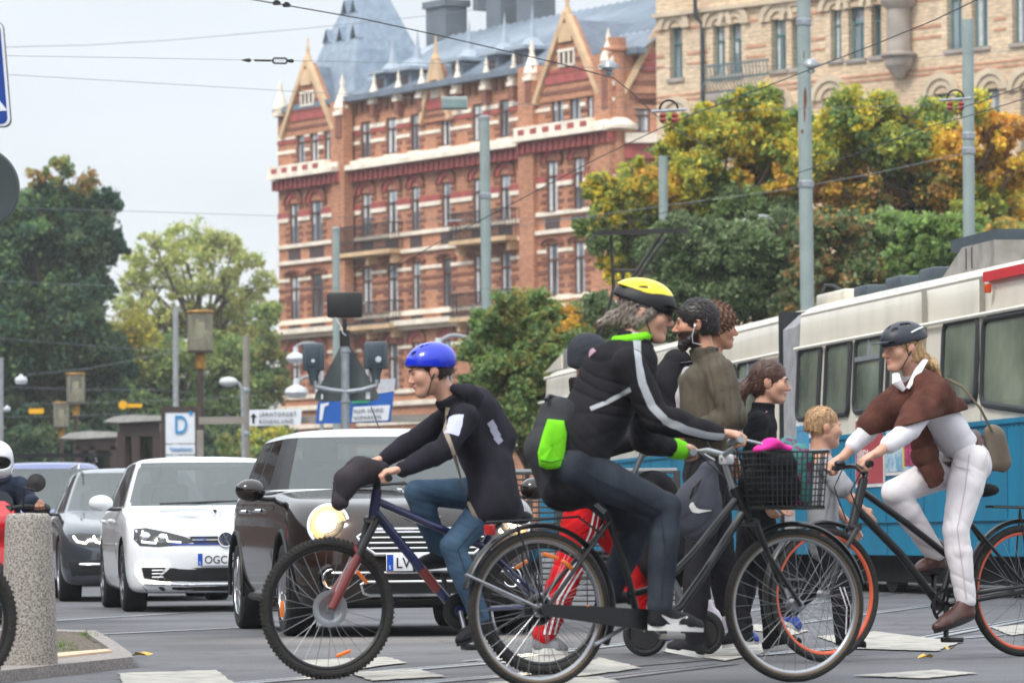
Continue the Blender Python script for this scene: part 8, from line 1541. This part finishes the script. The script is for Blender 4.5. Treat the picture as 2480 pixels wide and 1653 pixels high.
PINKW = M('pale_shoe', lin(204, 194, 204), .6); shoe(B.o, J['an'], s_(1744, 1512, .1), .07, PINKW, SOLEW, 1.0); shoe(B.o, J['af'], s_(1826, 1524, -.1), .07, PINKW, SOLEW, 1.0)
pk = thing('backpack', 'black backpack worn by the curly haired person, seen left of the olive jacket', 'backpack', s_(1625, 930)); F = Field(.008, .05); F.cap(s_(1640, 880), s_(1622, 930), .085, .11, .05); F.cap(s_(1622, 930), s_(1640, 1010), .11, .12, .05); F.build('pack_body', BLACKC, pk, folds(.01, 63, 14)); m = MB(); m.tube([s_(1650, 880, .1), s_(1700, 872, .16), s_(1735, 930, .16), s_(1700, 1010, .14)], .02, 8, sq=.4); m.build('shoulder_strap', BLKT, pk)
# girl with ponytail
s_ = stand(23.7); hd = Head(s_(1866, 925), (.985, -.1, -.1), (.02, 0, 1), .95); HAIRM = M('brown_hair', lin(86, 58, 48), .45, var=.5, vs=90, stretch=(1, 1, .25), bump=.2, bs=220)
J = dict(neck=s_(1848, 992), sn=s_(1838, 1022, .16), sf=s_(1846, 1022, -.16), en=s_(1822, 1120, .2), ef=s_(1840, 1120, -.2), wn=s_(1850, 1200, .2), wf=s_(1880, 1195, -.2), hn=s_(1832, 1228, .085), hf=s_(1832, 1228, -.085), kn=s_(1866, 1390, .09), kf=s_(1806, 1395, -.09), an=s_(1872, 1542, .09), af=s_(1784, 1518, -.09), tn=s_(1942, 1564, .09), tf=s_(1836, 1560, -.09))
J['hand_n'] = openh(J['wn'], (.4, 0, -.9), (.6, .6, 0), -1, .92); J['hand_f'] = openh(J['wf'], (.4, 0, -.9), (.6, -.6, 0), 1, .92)
B = Body('girl with long brown ponytail in black jacket walking to the right', hd, J, SKIN, .9, fem=1.0); hd.faceparts(B.o, HAIRD); hd.hair(B.o, HAIRM, .011, extra=lambda F, s: (F.cap(s.p(0, -.085, .0), s.p(0, -.125, -.02), .03, .026, .02), F.path([s.p(0, -.12, -.02), s.p(.01, -.165, -.07), s.p(.01, -.17, -.15), s.p(.0, -.19, -.21)], [.03, .04, .034, .014], .02)), nape=-.25, line=.05, seed=10)
F = Field(.006, .03); B.torso(F, .12, .115, .125, .05); B.sleeve(F, 'n', (.064, .055, .04)); B.sleeve(F, 'f', (.064, .055, .04)); B.collar(F, .054, .034, .011); F.build('black_jacket', fabric('black_fleece', lin(32, 33, 38)), B.o, folds(.007, 71, 16), 2); F = Field(.007, .03); B.legs(F, .098, .072, .058, .98); F.build('black_trousers', BLACKC, B.o, folds(.008, 72, 20), 2)
shoe(B.o, J['an'], s_(1944, 1560, .09), .08, SHOEK, SOLEW, .95); shoe(B.o, J['af'], s_(1838, 1558, -.09), .075, M('blue_shoe', lin(44, 74, 170), .6), SOLEW, .95)
# boy in grey shirt
s_ = stand(23.4); hd = Head(s_(1996, 1034), (.95, .3, -.05), (0, 0, 1), .9); HAIRS = M('short_blond_hair', lin(196, 158, 118), .6, var=.5, vs=90, stretch=(1, 1, .25), bump=.2, bs=220)
J = dict(neck=s_(1986, 1098), sn=s_(2002, 1128, .12), sf=s_(1976, 1122, -.12), en=s_(2054, 1196, .17), ef=s_(2000, 1200, -.16), wn=s_(2088, 1232, .16), wf=s_(2050, 1262, -.14), hn=s_(1994, 1285, .065), hf=s_(1994, 1285, -.065), kn=s_(2036, 1410, .07), kf=s_(1980, 1405, -.07), an=s_(2042, 1540, .07), af=s_(1908, 1482, -.07), tn=s_(2096, 1562, .07), tf=s_(1930, 1545, -.07))
J['hand_n'] = openh(J['wn'], (.6, .2, -.75), (-.2, .9, -.3), -1, .8, .4); J['hand_f'] = openh(J['wf'], (.6, 0, -.75), (-.2, -.9, -.3), 1, .8)
B = Body('small boy in grey t-shirt and black striped track trousers walking to the right', hd, J, SKIN, .72, child=1.0); hd.faceparts(B.o, HAIRS); hd.hair(B.o, HAIRS, .006, seed=12, line=.045, nape=-.05)
F = Field(.005, .03); B.torso(F, .115, .108, .108, .055); limb(F, J['sn'], J['sn'].lerp(J['en'], .4), J['sn'].lerp(J['en'], .78), (.055, .056, .058)); limb(F, J['sf'], J['sf'].lerp(J['ef'], .4), J['sf'].lerp(J['ef'], .78), (.055, .056, .058)); B.collar(F, .052, .02, .01); F.build('grey_t_shirt', fabric('heather_grey', lin(158, 160, 166), var=.14), B.o, folds(.008, 81, 18, (.5, 0, .8)), 2)
F = Field(.005, .03); B.legs(F, .075, .058, .05, .98); tk = F.build('track_trousers', BLACKC, B.o, folds(.01, 82, 30), 2, keep=True)
for d in (0, 9): ribbon(tk, [s_(u + d, v, .3) for u, v in interp([(2034, 1420), (2050, 1470), (2048, 1535)], 8)], .008, WHITEC, 'side_stripe')
shoe(B.o, J['an'], s_(2098, 1566, .07), .06, SHOEK, SOLEK, .72); shoe(B.o, J['af'], s_(1936, 1530, -.07), .06, M('blue_red_shoe', lin(56, 84, 180), .6), SOLEW, .75)
# person in red track trousers
s_ = stand(23.8); hd = Head(s_(1432, 868), (.97, .2, -.08), (0, 0, 1), 1.0)
J = dict(neck=s_(1420, 940), sn=s_(1424, 980, .18), sf=s_(1416, 980, -.18), en=s_(1450, 1080, .2), ef=s_(1440, 1085, -.2), wn=s_(1536, 1062, .16), wf=s_(1528, 1075, -.22), hn=s_(1420, 1215, .09), hf=s_(1426, 1215, -.09), kn=s_(1376, 1375, .1), kf=s_(1524, 1345, -.1), an=s_(1316, 1540, .1), af=s_(1550, 1520, -.1), tn=s_(1372, 1584, .1), tf=s_(1620, 1560, -.1))
gN, gF = s_(1558, 1088, .16), s_(1556, 1092, -.24); J['hand_n'] = grip(J['wn'], gN, (.2, -1, 0), -1); J['hand_f'] = grip(J['wf'], gF, (.2, -1, 0), 1)
B = Body('person in bright red track trousers with white stripes pushing a pushchair', hd, J, SKIN, 1.0); hd.faceparts(B.o, HAIRD); hd.hair(B.o, M('dark_cap', lin(44, 48, 56), .9), .02, seed=13, line=.02, nape=-.08, strands=0)
F = Field(.007, .03); B.torso(F, .14, .138, .145, .03); B.sleeve(F, 'n', (.074, .064, .046), .96); B.sleeve(F, 'f', (.074, .064, .046), .96); B.collar(F, .08, .05, .02); F.build('dark_jacket', BLACKC, B.o, folds(.009, 91, 16), 2)
F = Field(.006, .03); B.legs(F, .115, .09, .07, .98, waist=.06); REDT_ = fabric('red_tracksuit', lin(206, 26, 32), col2=lin(166, 16, 24)); tk = F.build('track_trousers', REDT_, B.o, folds(.014, 92, 20), 2, keep=True)
for d in (-12, 0, 12): ribbon(tk, [s_(u + d, v, .4) for u, v in interp([(1452, 1232), (1440, 1290), (1412, 1350), (1375, 1410), (1352, 1450), (1330, 1535)], 8)], .013, WHITEC, 'side_stripe')
shoe(B.o, J['an'], s_(1376, 1580, .1), .08, M('grey_shoe', lin(120, 120, 124), .8, var=.3), SOLEW, 1.05); shoe(B.o, J['af'], s_(1624, 1556, -.1), .08, M('blue_shoe2', lin(44, 70, 180), .6), SOLEW, 1.0)
pc = thing('pushchair', 'dark pushchair with grey tube handle pushed by the person in red trousers', 'pushchair', G(1640, 23.9)); m = MB(); cN, cF = s_(1560, 1090, .26), s_(1558, 1094, -.3)
m.tube([cN, cF], .022, 10)
for q, o in ((cN, .26), (cF, -.3)): m.tube([q, s_(1536, 1145, o), s_(1600, 1350, o), s_(1700, 1530, o)], .018, 10); m.tube([s_(1600, 1320, o), s_(1560, 1530, o)], .014, 8)
m.build('frame', M('tube_grey', lin(112, 118, 124), .4, .5), pc); F = Field(.009, .05); F.cap(s_(1580, 1200), s_(1620, 1340), .14, .17, .06); F.cap(s_(1620, 1340), s_(1690, 1370), .16, .12, .06); F.build('seat', BLACKC, pc, folds(.01, 95, 12))
for u, o in ((1560, .26), (1560, -.3), (1700, .2), (1700, -.24)): c = s_(u, 1300, o); c.z = .12; m = MB(); m.torus(c, (0, 1, 0), .1, .02, 28, 8); m.lathe(c - V((0, .012, 0)), (0, 1, 0), [(0, 0), (.08, 0), (.08, .024), (0, .024)], 20); m.build('wheel', TYRE, pc)
# drawstring bag with swoosh hanging from the pushchair handle side
bg_ = thing('drawstring_bag', 'black drawstring bag with white swoosh hanging between the cyclist and her basket', 'bag', P(1690, 1200, 21.8)); Yb = 21.8; F = Field(.006, .04); z_ = lambda u, v, o=0: P(u, v, Yb - o)
F.cap(z_(1716, 1140), z_(1690, 1220), .05, .11, .05, ((0, 1, 0), .7)); F.cap(z_(1690, 1220), z_(1690, 1265), .11, .1, .05, ((0, 1, 0), .7)); F.cap(z_(1655, 1250), z_(1722, 1255), .05, .05, .04, ((0, 1, 0), .8)); bo = F.build('bag_body', fabric('bag_slate', lin(62, 64, 74), rough=.6), bg_, folds(.012, 96, 16), 2, keep=True)
sw = [(1678, 1216, .012), (1676, 1224, .03), (1681, 1233, .03), (1692, 1237, .022), (1706, 1236, .012), (1722, 1235, .003)]; ribbon(bo, [z_(u, v, .3) for u, v in interp([(a, b_) for a, b_, c in sw], 4)], [q[0] for q in interp([(c,) for a, b_, c in sw], 4)], SOLEW, 'swoosh'); m = MB(); m.tube([z_(1716, 1135), z_(1730, 1100), z_(1712, 1070)], .006, 6); m.tube([z_(1655, 1255, .05), z_(1680, 1180, .09), z_(1716, 1140)], .006, 6); m.build('cord', BLKT, bg_)
# ---- scooter rider at the left edge
Y0 = 34.5; s_ = stand(Y0); sc = thing('scooter', 'red motor scooter with small grey windscreen behind the granite bollard', 'scooter', G(-8, Y0)); REDP = M('scooter_red', lin(196, 26, 34), .2, coat=.8, var=.05)
F = Field(.008, .05); F.cap(s_(-6, 1270, .25), s_(-8, 1400, .3), .16, .19, .06, ((0, 1, 0), .5)); F.cap(s_(-8, 1240, .2), s_(-6, 1270, .25), .12, .16, .06); F.cap(s_(-8, 1420, -.9), s_(-8, 1360, -.9), .15, .17, .06); F.build('body', REDP, sc); m = MB(); c = s_(-8, 1300, .35); c.z = .25; m.torus(c, (1, 0, 0), .19, .06, 36, 12); c2 = c + V((0, 1.3, 0)); m.torus(c2, (1, 0, 0), .19, .06, 36, 12); m.build('wheel', TYRE, sc)
m = MB(); m.tube([s_(-118, 1222, .1), s_(-60, 1226, .2), s_(-8, 1236, .22), s_(50, 1226, .2), s_(108, 1224, .1)], .018, 8); m.build('handlebar', BLACKP, sc)
for sg in (-1, 1): m = MB(); cx = -8 + sg * 96; m.tube([s_(-8 + sg * 64, 1226, .2), s_(-8 + sg * 66, 1180, .22), s_(cx, 1186, .22)], .01, 6); m.lathe(s_(cx, 1168, .2), (0, -1, .1), [(0, -.02), (.06, -.015), (.075, 0), (.07, .02), (0, .03)], 24); m.build('mirror', BLACKP, sc)
m = MB(); m.loft([[s_(u, v, .3 - .002 * abs(u + 8)) for u, v in r_] for r_ in ([(-52, 1236), (-30, 1240), (-8, 1241), (14, 1240), (36, 1236)], [(-44, 1205), (-26, 1204), (-8, 1203), (10, 1204), (30, 1207)], [(-30, 1190), (-20, 1188), (-8, 1187), (4, 1188), (18, 1192)])], close=False, caps=False); m.build('windscreen', M('smoked_screen', lin(70, 76, 82), .15), sc); MB().box(s_(-8, 1238, .25), (.26, .12, .1), bev=.03).build('headlight', GLOSSB, sc)
hd = Head(s_(-6, 1118), (.25, -.96, -.08), (0, 0, 1), 1.0); gN, gF = s_(96, 1223, .12), s_(-108, 1223, .12)
J = dict(neck=s_(-4, 1162), sn=s_(52, 1180, .0), sf=s_(-60, 1180, .0), en=s_(78, 1212, .1), ef=s_(-88, 1216, .1), wn=s_(82, 1218, .06), wf=s_(-96, 1220, .06), hn=s_(18, 1300, -.3), hf=s_(-34, 1300, -.3), kn=s_(40, 1310, .1), kf=s_(-56, 1310, .1), an=s_(36, 1440, .0), af=s_(-52, 1440, .0), tn=s_(38, 1465, .2), tf=s_(-54, 1465, .2))
J['sn'] = s_(46, 1178, -.05); J['en'] = s_(72, 1222, -.05); J['wn'] = s_(80, 1217, .1); J['hand_n'] = grip(J['wn'], gN, (1, 0, 0), 1); J['hand_f'] = grip(J['wf'], gF, (1, 0, 0), -1)
B = Body('scooter rider in white full face helmet and navy jacket at the left edge', hd, J, SKIN2, 1.0); hd.faceparts(B.o, HAIRD)
F = Field(.006, .02); A = hd.ax(); F.ell(hd.p(0, -.01, .03), (.128, .15, .14), A); F.ell(hd.p(0, .02, -.05), (.11, .13, .1), A, .05); F.ell(hd.p(0, -.01, .0), (.1, .118, .125), A, .004, '-'); F.ell(hd.p(0, .13, .0), (.1, .1, .048), A, .01, '-'); F.half(hd.p(0, 0, -.135), -hd.u); hm = F.build('helmet', M('white_helmet', lin(226, 228, 230), .2, coat=.7, var=.04), B.o)
F = Field(.006, .01); F.ell(hd.p(0, -.005, .005), (.122, .148, .12), A); F.ell(hd.p(0, -.005, .005), (.117, .143, .116), A, .004, '-'); F.half(hd.p(0, 0, .05), hd.u); F.half(hd.p(0, 0, -.05), -hd.u); F.half(hd.p(0, .0, 0), -hd.f); F.build('visor', glass_mat('visor_glass', (.5, .48, .46), .6, .05, (.02, .02, .02), 1.5, .5), hm)
F = Field(.007, .04); B.torso(F, .17, .17, .17, .0, k=.06); limb(F, J['sn'], J['en'], J['wn'] - V((.0, 0, -.0)), (.085, .078, .06)); limb(F, J['sf'], J['ef'], J['wf'], (.085, .078, .06)); B.collar(F, .085, .05, .018); F.build('navy_jacket', fabric('navy_cloth', lin(48, 56, 74)), B.o, folds(.01, 99, 16), 2); F = Field(.008, .03); B.legs(F, .1, .075, .06); F.build('dark_trousers', BLACKC, B.o, folds(.008, 98, 18), 2)
for q in 'nf': shoe(B.o, J['a' + q], J['t' + q], .08, SHOEK, SOLEK)
# ------------------------------------------------------------------ unseen houses added outside the picture, for paint and glass to reflect
def block(label, x0, x1, y0, y1, h, face, wallm):
    root = thing('reflection_house', label, 'building', ((x0 + x1) / 2, (y0 + y1) / 2, 0), 'unseen houses added for reflections'); MB().box(((x0 + x1) / 2, (y0 + y1) / 2, h / 2), (x1 - x0, y1 - y0, h)).build('wall', wallm, root, smooth=0)
    m = MB(); z = 3.0
    while z < h - 2:
        if face in '+x-x':
            x = x1 if face == '+x' else x0; t = y0 + 2
            while t < y1 - 2: m.box((x, t, z + .9), (.1, 1.2, 1.9)); t += 3.2
        else:
            y_ = y1; t = x0 + 2
            while t < x1 - 2: m.box((t, y_, z + .9), (1.2, .1, 1.9)); t += 3.2
        z += 3.8
    w = m.build('window_grid', WGLASS, root, smooth=0); m = MB(); m.box(((x0 + x1) / 2, (y0 + y1) / 2, h + .6), (x1 - x0 + .8, y1 - y0 + .8, 1.2)); m.build('roof', SLATE, root, smooth=0)
block('brown house added out of view on the left, reflected in the car paint', -62, -44, -30, 270, 21, '+x', brick_mat('umber_brick', lin(96, 70, 56), lin(70, 52, 44)))
block('sand coloured house added behind the viewpoint for paint and glass to reflect', -40, 60, -72, -54, 17, 'y', brick_mat('sand_brick', lin(168, 140, 112), lin(140, 116, 94)))
# ------------------------------------------------------------------ thin autumn haze over the whole street
hz = MB(); hz.box((0, 715, 31), (1260, 1630, 66)); hm_ = bpy.data.materials.new('haze'); hm_.use_nodes = True; nt = hm_.node_tree; nt.nodes.remove(nt.nodes['Principled BSDF']); pv2 = nt.nodes.new('ShaderNodeVolumePrincipled')
pv2.inputs['Color'].default_value = (.93, .95, .97, 1); pv2.inputs['Density'].default_value = .00032; nt.links.new(pv2.outputs[0], nt.nodes['Material Output'].inputs['Volume'])
tag(hz.build('haze', hm_, smooth=0), 'thin pale haze softening the far trees and buildings', kind='stuff')
